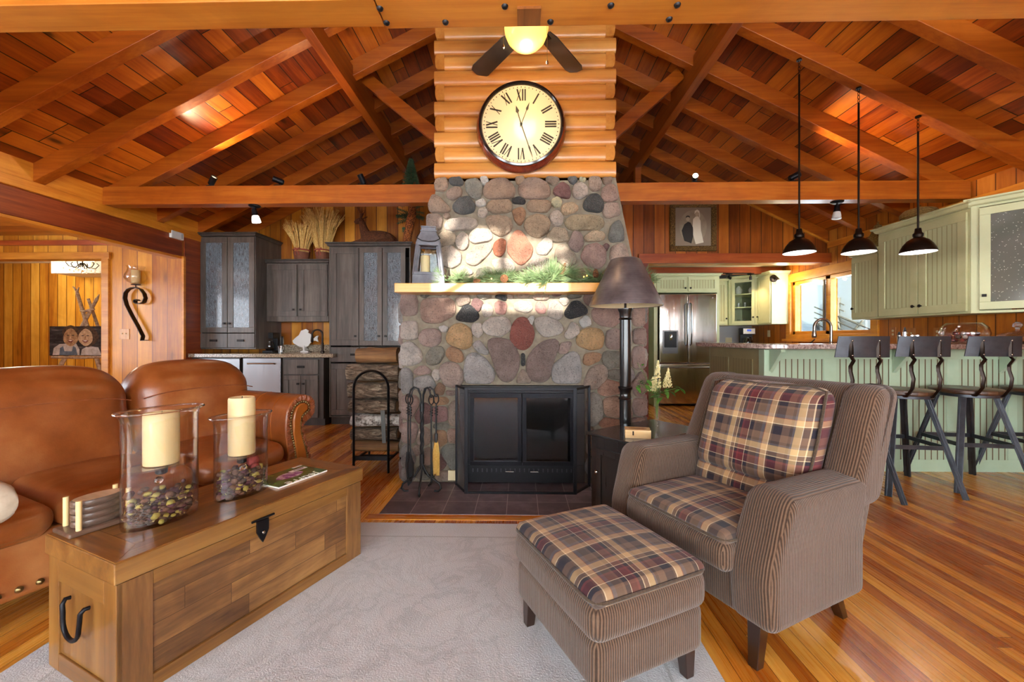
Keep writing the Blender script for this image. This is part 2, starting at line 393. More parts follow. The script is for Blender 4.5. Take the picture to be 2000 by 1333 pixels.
def leather():
    t = NT('saddle_leather'); v = t.obj(); n = t.noise(v, 2.6, 5, .6); f = t.vor(v, 180); w = t.noise(v, 9, 4)
    col = t.ramp(n, [(.3, '6b320e'), (.5, '8d4c20'), (.72, 'ac7040')])
    m = t.set(col, t.math('ADD', .24, t.math('MULTIPLY', w, .22)), spec=.6, coat=.25, coatr=.25)
    t.bump(t.math('ADD', t.math('MULTIPLY', f, .12), t.math('MULTIPLY', w, 1)), .4, .006); return m
LEATH = leather()
LEATHP = mottled('panel_leather', '8a4712', 'a15d1e', 6, .32, coat=.2)
LEATHG = mottled('gathered_leather', '7a3d1c', '94573a', 30, .4)
def corduroy(name, ax, uv=True, w=.0085):
    t = NT(name); X = t.sep(t.obj('UV' if uv else 'Object')); a = X[{'u': 0, 'v': 1, 'x': 0, 'y': 1, 'z': 2}[ax]]
    a = t.math('ADD', a, t.math('MULTIPLY', t.noise(t.obj(), 4, 2), .012))
    s = t.math('SINE', t.math('MULTIPLY', a, 2*PI/w)); h = t.math('ADD', t.math('MULTIPLY', s, .5), .5)
    n = t.noise(t.obj(), 90, 3, .7); n2 = t.noise(t.obj(), 3, 3)
    f = t.math('ADD', t.math('MULTIPLY', h, .55), t.math('ADD', t.math('MULTIPLY', n, .3), t.math('MULTIPLY', n2, .25)))
    m = t.set(t.ramp(f, [(.2, '291c13'), (.55, '503b2c'), (.95, '735a47')]), .9, sheen=.25, spec=.2)
    t.bump(h, .55, .004); return m
CORDU = corduroy('brown_corduroy', 'u'); CORDV = corduroy('brown_corduroy_cross', 'v')
CORDN = mottled('brown_chenille', '35271c', '50402f', 160, .95, bump=.3, bs=300, sheen=.2)
def plaid():
    t = NT('plaid_cloth'); X = t.sep(t.obj('UV'))
    P = .27
    def st(a, off):
        f = t.math('FRACT', t.math('ADD', t.math('DIVIDE', a, P), off))
        s = [(0, '6b5444'), (.10, '26232b'), (.22, '4e4037'), (.25, 'd9c29c'), (.262, 'b5936b'), (.34, '8d4a2c'), (.35, '5e585a'), (.40, '5d4a3c'), (.50, '6b5444'), (.53, '26232b'),
             (.59, 'd8c7a8'), (.60, '561f22'), (.69, '6e2c2e'), (.72, '26232b'), (.77, 'cdb692'), (.785, '6b5444'), (.84, 'd8c7a8'), (.85, 'b99a6c'), (.93, '5e585a'), (.96, '4e4037')]
        return t.ramp(f, s, 'CONSTANT')
    A, B = st(X[0], .1), st(X[1], .45)
    wv = t.math('MULTIPLY', t.math('ADD', X[0], X[1]), 2*PI/.0016); tw = t.math('ADD', .5, t.math('MULTIPLY', t.math('SINE', wv), .12))
    m = t.set(t.mix(tw, A, B), .85, sheen=.15, spec=.2); t.bump(t.noise(t.obj(), 9, 3), .35, .012); return m
PLAID = plaid()
WHITEP = plain('white_plastic', 'dcdad4', .4)
CREAMP = plain('cream_plastic', 'cdbf98', .4)
CERAM = plain('glazed_white', 'e8e6e0', .2)
def wax():
    t = NT('candle_wax'); m = t.set('d9c391', .45); t.b.inputs['Subsurface Weight'].default_value = .25; t.b.inputs['Subsurface Radius'].default_value = (.03, .02, .01); return m
WAX = wax()
# ================= the setting =================
XL, XR, XC = -4.2, 4.32, .06
def zr(x): return 2.46+.5*min(x-XL, XR-x)      # underside of the rafters
CT = .157
struct(MB().box(-11, 5, -2.6, 9, -.1, 0).build('floor', FLOOR))
for sg, a, b in ((0, -4.5, XC), (1, XC, 4.62)):
    za, zb = zr(a)+CT, zr(b)+CT
    m = MB().prism([(a, za), (b, zb), (b, zb+.12), (a, za+.12)], 'y', -2.6, 9)
    struct(m.build('ceiling_left' if sg == 0 else 'ceiling_right', CEIL))
TN = [0]
def trim(m, mat, bevel=.004, label=None):
    TN[0] += 1; o = struct(m.build('trim_%d' % TN[0], mat, bevel=bevel))
    if label: o['label'] = label
    return o
# rafters, one object each
y = -2.3
for k in range(18):
    Y = 3.48 + (k-9)*.6
    for a, b in ((XL, XC), (XR, XC)):
        za, zb = zr(a), zr(b); top = CT+.01
        m = MB().prism([(a, za), (b, zb), (b, zb+top), (a, za+top)], 'y', Y-.045, Y+.045)
        trim(m, RAFT)
# ridge board, purlins under the rafters, their posts and struts
trim(MB().box(XC-.04, XC+.04, -2.5, 8.9, zr(XC)-.12, zr(XC)+.1), BEAMY)
for x in (-1.71, 1.73):
    z = zr(x)
    trim(MB().box(x-.045, x+.045, -2.5, 8.9, z-.13, z+.12), BEAMY)
    trim(MB().box(x-.045, x+.045, 6.06, 6.15, 3.2, z-.13), RAFT)
for p0, p1 in (((-1.64, 4.3, 3.86), (-.62, 4.3, 3.02)), ((1.66, 4.3, 3.86), (.70, 4.3, 3.02))):
    trim(MB().beam(p0, p1, .07, .13), RAFT)
# tie beams: rear pair butting the chimney, front one across the whole room
TB = [(XL, -.70), (.78, XR)]
for a, b in TB: trim(MB().box(a, b, 4.02, 4.14, 2.455, 2.635), BEAMX)
ZB = 2.462
F0 = struct(MB().box(-4.2, -.585, 1.611, 1.756, ZB, 2.64).build('trim_front_chord_left', BEAML, bevel=.004))
F1 = struct(MB().box(-.58, 4.32, 1.585, 1.768, ZB, 2.66).build('trim_front_chord_right', BEAML, bevel=.004))
for px, py in ((742, 16), (755, 44), (870, 43), (1075, 42), (986, 12), (1193, 10), (1323, 9), (1307, 37)):
    p = aZ(px, py, ZB); MB().lathe([(.0, -.012), (.006, -.011), (.0115, -.007), (.014, 0)], (p.x, p.y, ZB), 14).build('bolt', IRON, F1, smooth=50)
p, q = aZ(1010, 12, ZB), aZ(1055, 45, ZB)
MB().box(p.x, q.x, q.y, p.y, ZB-.012, ZB).build('wooden_plug', wood('plug_wood', ('5a2a0c', '744018', '8a5222'), 'x', 'y', gs=20, knots=0), F1)
# left side: open to the wing under a deep red beam
trim(MB().box(-4.30, -4.2, -2.5, 5.0, 2.13, 2.37), REDB)
trim(MB().box(-4.32, -4.17, -2.5, 5.85, 2.37, 2.455), TRIM)
trim(MB().box(-4.31, -4.19, -2.5, 5.85, 2.455, 2.64), TRIM, 0)
trim(MB().box(-4.34, -4.205, -2.5, 5.0, 2.10, 2.13), TRIM)
xd = aY(205, 600, 5.0).x; zd = aY(150, 507, 5.0).z
m = MB().box(xd, -4.2, 5.0, 5.12, 0, 2.40).box(-7, xd, 5.0, 5.12, zd, 2.40)
struct(m.build('wall_sconce_side', PINEL))
struct(MB().box(-4.3, XL, 5.12, 5.85, 0, 2.46).build('wall_left_return', PINEY))
trim(MB().box(-4.2, -4.17, 4.985, 5.02, 0, 2.13), TRIM)
struct(MB().box(-4.2, -4.185, 5.02, 5.30, 0, 2.37).build('trim_return_board', REDB))
c = MB().box(xd-.02, xd+.07, 4.97, 5.0, 0, zd+.01)
trim(c, TRIMX); trim(MB().box(-7, xd+.085, 4.965, 5.0, zd, zd+.085), TRIMX)
trim(MB().box(-7, -4.3, 4.95, 5.0, 2.27, 2.33), REDX)
struct(MB().box(-7, -4.3, -2.6, 5.0, 2.40, 2.5).build('ceiling_wing', wood('wing_ceiling', ('8f4a12', 'b9701f', 'd08c35'), 'y', 'x', .14, knots=.4)))
struct(MB().box(-7.1, -7, -2.6, 5.12, 0, 2.5).box(-11.1, -11, 5.0, 7.5, 0, 2.6).box(-11, -7, 5.0, 5.12, 0, 2.6).build('wall_wing_side', PINEY))
# hall beyond the doorway
struct(MB().box(-11, -4.6, 7.4, 7.5, 0, 2.5).build('wall_hall_back', PINEO))
struct(MB().box(-4.6, -4.5, 5.85, 7.5, 0, 2.5).build('wall_hall_side', wood('hall_side_panel', ('9a5510', 'c07f22', 'dc9c38'), 'y', 'z', .17, knots=.35)))
p = aY(100, 534, 6.9); q = aY(100, 505, 6.9)
struct(MB().box(p.x, -4.6, 6.9, 7.4, p.z, 2.5).build('ceiling_hall_soffit', plain('soffit_white', 'e2dcd2', .7)))
struct(MB().box(-11, -4.3, 5.12, 7.5, 2.5, 2.6).build('ceiling_hall', plain('soffit_white', 'e2dcd2', .7)))
# gable wall behind the kitchenette, stopping at the height of the ties
struct(MB().box(-4.3, 1.76, 5.85, 5.97, 0, 3.15).build('wall_back_left', PINEX))
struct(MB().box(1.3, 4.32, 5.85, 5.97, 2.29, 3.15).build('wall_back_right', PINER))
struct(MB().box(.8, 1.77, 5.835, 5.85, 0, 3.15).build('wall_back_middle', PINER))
trim(MB().box(1.66, 1.80, 5.80, 5.99, 0, 2.29), plain('red_casing', '6b2410', .45))
o = trim(MB().box(1.66, 4.32, 5.78, 5.85, 2.165, 2.30), REDX)
trim(MB().box(1.66, 4.32, 5.85, 6.0, 2.165, 2.19), TRIMX)
p0 = Vector((3.55, 5.84, 3.0)); 
trim(MB().prism([(2.9, 3.15), (4.32, 2.44), (4.32, 2.47), (2.96, 3.15)], 'y', 5.825, 5.85), TRIMX, 0)
struct(MB().box(-4.6, 5, 8.9, 9, 0, 5).build('wall_far_end', CEIL))
struct(MB().box(1.66, 4.4, 5.97, 7.9, 2.29, 2.37).build('ceiling_kitchen', plain('kitchen_ceiling', 'd9c79c', .6)))
trim(MB().box(1.76, 4.32, 6.86, 6.98, 2.18, 2.29), REDX)
struct(MB().box(1.66, 1.76, 5.97, 7.9, 0, 2.37).build('wall_kitchen_side', SAGE))
struct(MB().box(1.66, 4.4, 7.75, 7.9, 0, 2.37).build('wall_kitchen_back', plain('grey_wallpaint', 'a8a8ac', .6)))
# right wall with the kitchen window opening
wy0, wy1, wz0, wz1 = 5.12, 6.62, 1.17, 2.0
m = MB().box(XR, XR+.14, -2.6, wy0, 0, 2.64).box(XR, XR+.14, wy1, 9, 0, 2.64).box(XR, XR+.14, wy0, wy1, 0, wz0).box(XR, XR+.14, wy0, wy1, wz1, 2.64)
struct(m.build('wall_right', PINEY))
trim(MB().box(XR-.025, XR, -2.5, 5.83, 2.37, 2.455), TRIM)
wf = MB()
for a, b, c, d in ((wy0-.1, wy1+.1, wz1, wz1+.13), (wy0-.1, wy1+.1, wz0-.07, wz0), (wy0-.1, wy0, wz0, wz1), (wy1, wy1+.1, wz0, wz1)): wf.box(XR-.03, XR, a, b, c, d)
for a, b, c, d in ((wy0, wy1, wz1-.05, wz1), (wy0, wy1, wz0, wz0+.05), (wy0, wy0+.05, wz0, wz1), (wy1-.05, wy1, wz0, wz1), (5.83, 5.92, wz0, wz1)): wf.box(XR+.02, XR+.12, a, b, c, d)
win = struct(wf.build('window_1', wood('window_pine', ('b5660f', 'd68a1e', 'e8a63c'), 'z', 'y', knots=.1, gs=12), bevel=.003))
MB().box(XR+.07, XR+.075, wy0+.05, 5.83, wz0+.05, wz1-.05).box(XR+.07, XR+.075, 5.92, wy1-.05, wz0+.05, wz1-.05).build('pane', PANE, win)
MB().box(XR+.0, XR+.02, 5.92, 5.95, wz0+.05, wz1-.05).build('sash_rail', plain('grey_rail', '5a544c', .5), win)
trim(MB().box(XR-.07, XR, wy0-.14, wy1+.14, wz0-.11, wz0-.07), TRIM)
# porch seen through it: pale boarded wall and a bare stair rail
struct(MB().box(6.6, 6.7, 3.5, 11, -.5, 3.2).build('wall_porch', plain('porch_wall', 'c6d4d8', .8)))
st = MB()
st.beam((6.5, 9.2, 1.0), (6.6, 9.2, 1.0), .04, .9); st.beam((6.5, 7.0, -.1), (6.5, 7.0, 1.1), .05, .05, up=(0, 1, 0))
for k in range(6): st.beam((6.5, 7.0+.0*k, .4+.12*k), (6.5, 9.2, 1.2+.12*k), .02, .02)
tag(st.build('porch_railing', plain('rail_dark', '3a3630', .6)), 'dark slanting porch rails outside the kitchen window', 'railing')
dr = MB()
dr.tube([(6.57, 8.6, 1.95), (6.57, 8.62, 1.6), (6.57, 8.6, 1.3)], .03, 6)
for k in range(4): dr.tube([(6.58, 8.62, 1.85-.13*k), (6.57, 8.45, 1.78-.13*k)], .012, 5)
dr.tube([(6.57, 8.55, 1.55), (6.57, 8.0, 1.35)], .02, 6).tube([(6.57, 8.6, 1.2), (6.57, 8.3, 1.2), (6.57, 8.0, 1.45)], .02, 6)
tag(dr.build('driftwood_hanging', plain('drift_grey', '6d6a60', .8), smooth=50), 'grey driftwood piece hanging on the porch wall outside the window', 'wall decoration')
# wall behind the camera: three windows with added opaque shades, clerestory opening shaped for the sun patch
B = -2.6
hx0, hx1 = -1.20, -.22
m = MB().box(-7, 5, B-.1, B, 0, 2.30).box(-7, -4.4, B-.1, B, 2.30, 2.62)
m.box(-4.4, hx0, B-.1, B, 2.30, 3.05).box(hx1, 4.5, B-.1, B, 2.30, 3.05)
m.prism([(-4.4, 2.6), (hx0, 3.05), (hx0, 3.06), (hx1, 2.84), (hx1, 3.05), (4.5, 2.6), (XC, 4.8)], 'y', B-.1, B)
m.box(-.74, -.70, B-.1, B, 2.30, 3.1)
struct(m.build('wall_behind_camera', PINEX))
for k, x in enumerate((-2.75, .06, 2.87)):
    w_ = MB().box(x-1.25, x+1.25, B, B+.04, .5, .6).box(x-1.25, x+1.25, B, B+.04, 2.1, 2.2).box(x-1.25, x-1.15, B, B+.04, .6, 2.1).box(x+1.15, x+1.25, B, B+.04, .6, 2.1).box(x-.03, x+.03, B, B+.04, .6, 2.1)
    wo = struct(w_.build('window_%d' % (k+2), TRIMX)); MB().box(x-1.15, x+1.15, B, B+.02, .6, 2.1).build('window_shade', plain('linen_shade', 'e6e6e2', .9), wo)

tr_ = MB().tube([(-3.2, -4.2, -.4), (-2.3, -4.1, 1.6), (-1.55, -4.0, 2.75), (-.9, -4.0, 3.5)], [.16, .13, .09, .06], 10).tube([(-1.9, -4.05, 2.2), (-1.0, -4.0, 2.78), (-.3, -4.0, 3.0)], [.06, .045, .03], 8)  # unseen tree added to break up the sun on the stones
tag(tr_.build('sun_break_tree', plain('outdoor_bark', '6a6258', .9), smooth=60), 'added leaning tree behind the camera that breaks up the sun patch', 'tree')
# ================= fireplace =================
YF, YU = 3.16, 3.22
fp = thing('stone_fireplace', 'fieldstone fireplace with a pine mantel and tapering stone and log chimney', 'fireplace', (0, YF, 0))
def stonemat():
    t = NT('fieldstone'); a = t.node('ShaderNodeAttribute', attribute_name='col').outputs[0]; v = t.obj()
    n = t.noise(v, 85, 5, .8); n2 = t.noise(v, 9, 4, .6, .4); n3 = t.noise(v, 220, 2, .6)
    dk = t.ramp(n, [(.36, (1, 1, 1)), (.44, (0, 0, 0))]); lt = t.ramp(n3, [(.58, (0, 0, 0)), (.68, (1, 1, 1))])
    c = t.mix(t.math('MULTIPLY', dk, .72), a, '3c332e'); c = t.mix(t.math('MULTIPLY', lt, .38), c, 'ddd5ca')
    c = t.mix(1, c, t.ramp(n2, [(.3, (.68, .66, .64)), (.7, (1.18, 1.14, 1.1))]), 'MULTIPLY')
    m = t.set(c, .72, spec=.3); t.bump(t.math('ADD', t.math('MULTIPLY', n, 1.0), t.math('MULTIPLY', t.noise(v, 30, 6, .8), 1.8)), 1, .035); return m
STONE = stonemat(); MORT = mottled('mortar', '64594b', '7e7362', 25, .9, bump=.5, bs=120)
CC = dict(P='a0857a', T='a18a78', L='b5a99d', G='96928f', D='33363a', Y='bb9150', R='94483a', O='a97c50', M='877069', K='7d786a', W='d5ccbd', B='70767a', V='7a5654')
def desat(c, k=.72):
    g = .3*c[0]+.59*c[1]+.11*c[2]; return tuple(g+(x-g)*k for x in c[:3])
def stones(seeds, clip, frame, parent, name='stone_facing', gap=.009, hgt=.04):
    """seeds (u, v, rx, ry, angle, colour) in metres in the wall plane; clip = half planes (nu, nv, d): nu*u+nv*v <= d"""
    V = []; F = []; C = []; N = 30
    def er(s, th):
        if len(s) > 6:
            d = (math.cos(th), math.sin(th)); best = 1e9; P = s[6]; hit = 0
            for k in range(len(P)):
                (ax_, ay_), (bx_, by_) = P[k], P[(k+1) % len(P)]; ex, ey = bx_-ax_, by_-ay_; den = d[0]*ey-d[1]*ex
                if abs(den) < 1e-9: continue
                t_ = ((ax_-s[0])*ey-(ay_-s[1])*ex)/den; u_ = ((ax_-s[0])*d[1]-(ay_-s[1])*d[0])/den
                if t_ > 0 and -1e-6 <= u_ <= 1+1e-6: hit = max(hit, t_)
            return max(hit, .006)
        a = th-s[4]; return s[2]*s[3]/math.sqrt((s[3]*math.cos(a))**2+(s[2]*math.sin(a))**2)
    for i, s in enumerate(seeds):
        R = []
        near = []
        for j, q in enumerate(seeds):
            if i == j: continue
            dx, dy = q[0]-s[0], q[1]-s[1]; d = math.hypot(dx, dy)
            if d > .6 or d < 1e-4: continue
            th = math.atan2(dy, dx); a, b = er(s, th), er(q, th+PI); near.append((th, d*a/(a+b)-gap/2))
        for k in range(N):
            th = 2*PI*k/N; r = er(s, th)
            if len(s) > 6:
                R.append(r*1.02); continue
            r *= 1.24+.07*math.sin(3*th+i)+.05*math.sin(5*th+i*2.3)
            for t2, d in near:
                cs = math.cos(th-t2)
                if cs > .05: r = min(r, max(.004, d/cs))
            for nu, nv, d in clip:
                cs = math.cos(th)*nu+math.sin(th)*nv
                if cs > .02: r = min(r, max(.004, (d-.004-nu*s[0]-nv*s[1])/cs))
            R.append(r)
        for _ in range(1): R = [.5*R[k]+.25*(R[k-1]+R[(k+1) % N]) for k in range(N)]
        base = len(V); size = min(1, (s[2]+s[3])/.16); h = hgt*(.65+.5*size)
        col = tuple(min(.9, x*1.62) for x in desat(lin(CC.get(s[5], s[5])))); jit = random.uniform(.88, 1.1)
        rings = [(1, -.25), (1.0, .3), (.965, .66), (.90, .85), (.76, .93), (.58, .97), (.38, 1), (.18, 1)]
        tx, ty = random.uniform(-.25, .25), random.uniform(-.25, .25)
        for fr, hh in rings:
            for k in range(N):
                th = 2*PI*k/N; u, v = s[0]+R[k]*fr*math.cos(th), s[1]+R[k]*fr*math.sin(th)
                nz = noise.noise(Vector((u*16, v*16, i*.7)))*.013+noise.noise(Vector((u*45, v*45, i)))*.009
                V.append(frame(u, v, h*hh+(nz+tx*R[k]*fr*math.cos(th)*.25+ty*R[k]*fr*math.sin(th)*.25)*(1 if hh > .5 else .3)))
        V.append(frame(s[0], s[1], h*1.02))
        C += [col[:3]]*(N*len(rings)+1)
        L = len(rings)
        for r in range(L-1):
            for k in range(N): F.append((base+r*N+k, base+r*N+(k+1) % N, base+(r+1)*N+(k+1) % N, base+(r+1)*N+k))
        for k in range(N): F.append((base+(L-1)*N+k, base+(L-1)*N+(k+1) % N, base+L*N))
    m = MB(); m.v = [Vector(p) for p in V]; m.f = F
    o = m.build(name, STONE, parent, smooth=60, world=True)
    at = o.data.color_attributes.new('col', 'FLOAT_COLOR', 'POINT')
    for k, c in enumerate(C): at.data[k].color = (*c, 1)
    return o
def conv(lst, ox, oy, sc, Y):
    out = []
    for (cx, cy, rx, ry, ang, c) in lst:
        p = aY(ox+cx/sc, oy+cy/sc, Y); k = Y/800/sc
        out.append((p.x, p.z, rx*k, ry*k, -math.radians(ang), c))
    return out
lowL = [(100,120,60,85,0,'P'),(210,52,45,20,0,'K'),(315,50,55,18,0,'T'),(295,165,118,88,0,'a98470'),(458,95,45,38,0,'T'),(445,48,40,12,0,'V'),(590,60,65,22,0,'K'),(730,66,62,26,0,'D'),
(490,180,82,58,-10,'D'),(555,125,38,40,0,'V'),(620,158,42,50,0,'L'),(708,140,38,42,0,'b07a70'),(102,288,60,66,0,'L'),(238,343,80,66,0,'P'),(328,282,30,20,0,'W'),(435,330,90,85,15,'Y'),
(558,292,42,55,10,'L'),(685,268,98,66,0,'L'),(120,450,76,88,10,'b9b0a6'),(275,462,68,72,0,'K'),(408,452,68,52,30,'O'),(578,410,60,42,35,'G'),(570,535,98,105,0,'a19d9b'),(735,490,92,160,-18,'M'),
(380,590,80,95,-15,'a68e80'),(192,562,60,30,0,'P'),(283,590,30,34,0,'L'),(85,635,42,88,0,'G'),(205,640,72,46,0,'G'),(310,685,28,46,10,'8f6a4c'),(375,708,35,16,0,'P'),(300,760,62,32,0,'O'),
(100,795,55,80,0,'P'),(310,850,55,50,0,'9b6f6c'),(395,850,35,80,0,'T'),(200,850,50,60,0,'V'),(320,930,50,22,0,'K'),(100,975,55,65,0,'P'),(315,1010,40,50,0,'O'),(393,1000,36,48,0,'a07c68'),
(200,1000,45,55,0,'T'),(90,1130,45,70,0,'G'),(155,1090,25,30,0,'T'),(225,1130,35,50,0,'T'),(380,1125,52,80,0,'84857a'),(310,1170,35,50,0,'V'),(330,1260,45,30,0,'T'),(200,1240,50,40,0,'K'),(90,1260,40,55,0,'G')]
lowR = [(40,55,45,18,0,'T'),(158,70,52,26,0,'T'),(265,48,30,18,0,'V'),(375,60,62,20,0,'K'),(490,80,45,45,0,'86665c'),(-60,58,40,20,0,'T'),(50,132,55,38,0,'L'),(-20,130,30,34,0,'L'),(158,145,38,42,0,'b98078'),
(252,160,50,60,0,'L'),(312,100,30,24,0,'L'),(398,155,82,60,0,'D'),(455,238,34,34,0,'W'),(600,210,110,76,0,'ab8678'),(815,205,46,64,0,'b18f7c'),(92,232,20,34,20,'W'),(215,272,100,72,10,'b0a79c'),
(362,288,52,65,35,'L'),(480,355,105,78,0,'Y'),(640,355,48,66,0,'P'),(815,330,45,52,0,'P'),(38,315,82,118,0,'R'),(318,403,50,48,-30,'P'),(175,490,95,160,18,'M'),(40,490,14,50,0,'D'),
(335,530,102,108,0,'a19d9b'),(495,483,68,48,-25,'O'),(525,603,85,92,-30,'T'),(630,490,60,60,0,'K'),(815,480,42,75,0,'P'),(35,600,45,50,0,'T'),(645,585,40,35,0,'K'),(615,675,78,52,0,'ab7f66'),
(815,650,42,84,0,'P'),(520,820,48,115,0,'8a8378'),(640,805,60,70,0,'ab8468'),(815,805,40,62,0,'P'),(620,910,70,35,0,'a9704e'),(810,900,40,30,0,'P'),(735,330,30,60,0,'T'),(740,600,30,80,0,'G'),(735,830,28,70,0,'P'),
(500,1040,34,90,0,'T'),(600,1030,60,70,0,'T'),(500,1200,40,60,0,'G'),(610,1180,70,60,0,'P'),(740,1000,60,60,0,'K'),(750,1150,70,70,0,'T'),(815,1240,50,60,0,'P')]
up = [(245,95,62,72,0,'b59a82'),(380,72,68,42,0,'5c6266'),(355,185,75,55,-25,'T'),(530,140,78,92,0,'8f9188'),(632,72,44,42,0,'W'),(768,135,152,95,0,'a58870'),(955,65,45,42,0,'b69873'),(1095,135,148,95,0,'a88b76'),
(1255,65,60,42,0,'93826f'),(1435,68,45,34,0,'B'),(1522,50,28,26,0,'d9c39a'),(1640,92,60,72,0,'ab9684'),(1745,60,38,45,0,'T'),(1338,160,82,82,0,'865a5a'),(1505,160,70,78,0,'L'),(1775,170,70,85,0,'b08f7f'),
(225,265,110,90,0,'a98f78'),(455,285,100,78,0,'5a5f60'),(600,265,55,32,0,'W'),(765,295,110,60,0,'a58a6e'),(948,245,70,40,0,'3c3e42'),(1125,300,112,60,0,'a88c6e'),(1290,260,50,45,0,'d9bf92'),(1415,312,88,58,0,'c4a67a'),
(1625,265,95,92,0,'4a5052'),(1790,335,72,85,0,'b49a88'),(610,360,58,60,-20,'L'),(940,385,72,88,0,'a87b52'),(440,450,150,65,-8,'L'),(290,385,35,22,0,'T'),(185,450,80,90,0,'a58f80'),(1290,410,60,65,0,'L'),
(1545,440,180,76,0,'a4936f'),(765,465,130,105,0,'a58e74'),(1110,470,128,105,0,'a58c6c'),(1300,555,110,62,10,'a8977c'),(1840,515,80,110,0,'757a76'),(610,545,110,78,-15,'L'),(430,615,62,88,0,'L'),(300,590,75,60,0,'b3a083'),
(765,670,60,82,0,'a4572c'),(960,665,122,172,0,'b5704f'),(1175,665,80,80,-20,'L'),(1465,620,60,92,0,'98817a'),(1625,575,88,45,0,'b7a07c'),(325,765,105,100,20,'L'),(580,730,125,80,-25,'b1a08e'),(1370,735,100,120,20,'a49480'),
(1625,745,115,120,0,'a8857a'),(1735,670,25,30,0,'V'),(1860,725,98,100,0,'b39885'),(800,830,110,60,10,'L'),(450,880,105,35,0,'L'),(1130,850,110,80,-20,'L'),(200,900,90,70,0,'T'),(650,910,90,50,0,'K'),(960,930,60,40,0,'T'),
(1350,930,80,50,0,'T'),(1550,930,80,60,0,'T'),(1800,920,90,60,0,'T'),(100,780,60,90,0,'T'),(60,960,60,60,0,'P')]
polyU = [[(205,105),(243,103),(245,135),(232,152),(200,150),(197,125)],[(250,103),(290,100),(303,115),(298,130),(262,130),(250,120)],[(308,112),(350,106),(368,122),(366,175),(335,180),(310,150)],[(360,100),(385,98),(393,112),(382,130),(366,126)],
[(385,118),(425,103),(455,105),(488,140),(488,165),(470,178),(390,178),(370,165),(372,145)],[(486,100),(515,97),(523,110),(505,130),(490,122)],[(500,130),(520,108),(560,102),(600,118),(616,150),(608,175),(560,180),(510,175),(498,155)],[(595,98),(640,98),(648,112),(625,132),(600,118)],
[(625,140),(658,115),(680,130),(687,160),(682,178),(640,172),(623,158)],[(675,100),(705,98),(712,112),(695,127),(680,118)],[(700,125),(725,118),(748,135),(748,165),(718,182),(695,170),(690,145)],[(752,100),(785,98),(798,118),(790,148),(765,152),(752,135)],[(800,140),(825,120),(845,135),(858,180),(830,190),(800,185),(796,160)],
[(190,160),(215,170),(258,215),(255,228),(180,226),(175,205)],[(240,150),(275,135),(297,140),(295,165),(265,185),(240,172)],[(260,205),(285,175),(320,168),(345,200),(340,225),(300,235),(268,225)],[(395,185),(470,182),(478,200),(472,225),(420,232),(388,222),(384,205)],[(472,178),(500,170),(527,185),(520,198),(480,195)],
[(530,190),(545,182),(610,185),(618,205),(600,228),(545,225),(527,212)],[(617,180),(640,170),(656,185),(652,205),(630,210),(616,198)],[(655,200),(690,190),(718,208),(705,225),(665,237),(650,222)],[(732,190),(755,160),(785,158),(803,185),(805,215),(790,228),(745,222),(730,210)],[(805,195),(855,190),(865,235),(815,250),(800,225)],
[(170,232),(215,232),(228,250),(222,285),(195,300),(168,285)],[(240,255),(300,245),(345,248),(358,270),(330,288),(240,295),(230,275)],[(355,215),(380,208),(390,225),(375,248),(352,240)],[(380,240),(425,235),(465,245),(480,275),(465,300),(435,315),(405,300),(385,270)],[(475,220),(510,205),(525,222),(522,250),(505,278),(485,258)],
[(530,245),(565,232),(600,240),(615,265),(605,300),(570,320),(535,305),(515,275)],[(668,250),(690,238),(745,235),(790,240),(808,262),(805,288),(700,293),(670,285),(664,268)],[(320,308),(345,285),(395,285),(410,315),(395,330),(335,340),(322,325)],[(278,312),(300,295),(320,310),(320,345),(305,365),(280,358),(272,335)],
[(600,310),(625,280),(670,285),(680,330),(635,335),(603,325)],[(830,275),(860,248),(875,290),(880,328),(830,335),(820,315)],[(412,335),(435,320),(455,325),(452,365),(435,388),(412,380),(406,355)],[(495,285),(515,300),(552,355),(545,385),(510,420),(488,405),(458,370),(460,335),(478,305)],
[(565,345),(595,318),(620,325),(622,350),(600,380),(568,378),(558,362)],[(225,350),(260,345),(295,375),(292,410),(260,430),(225,415),(215,380)],[(310,385),(345,345),(395,335),(410,350),(385,385),(345,420),(310,410)],[(640,345),(665,345),(705,380),(710,410),(670,425),(628,395),(630,365)],
[(740,345),(780,335),(812,360),(812,405),(790,430),(745,420),(720,385)],[(830,350),(875,335),(890,365),(900,408),(850,412),(825,395)]]
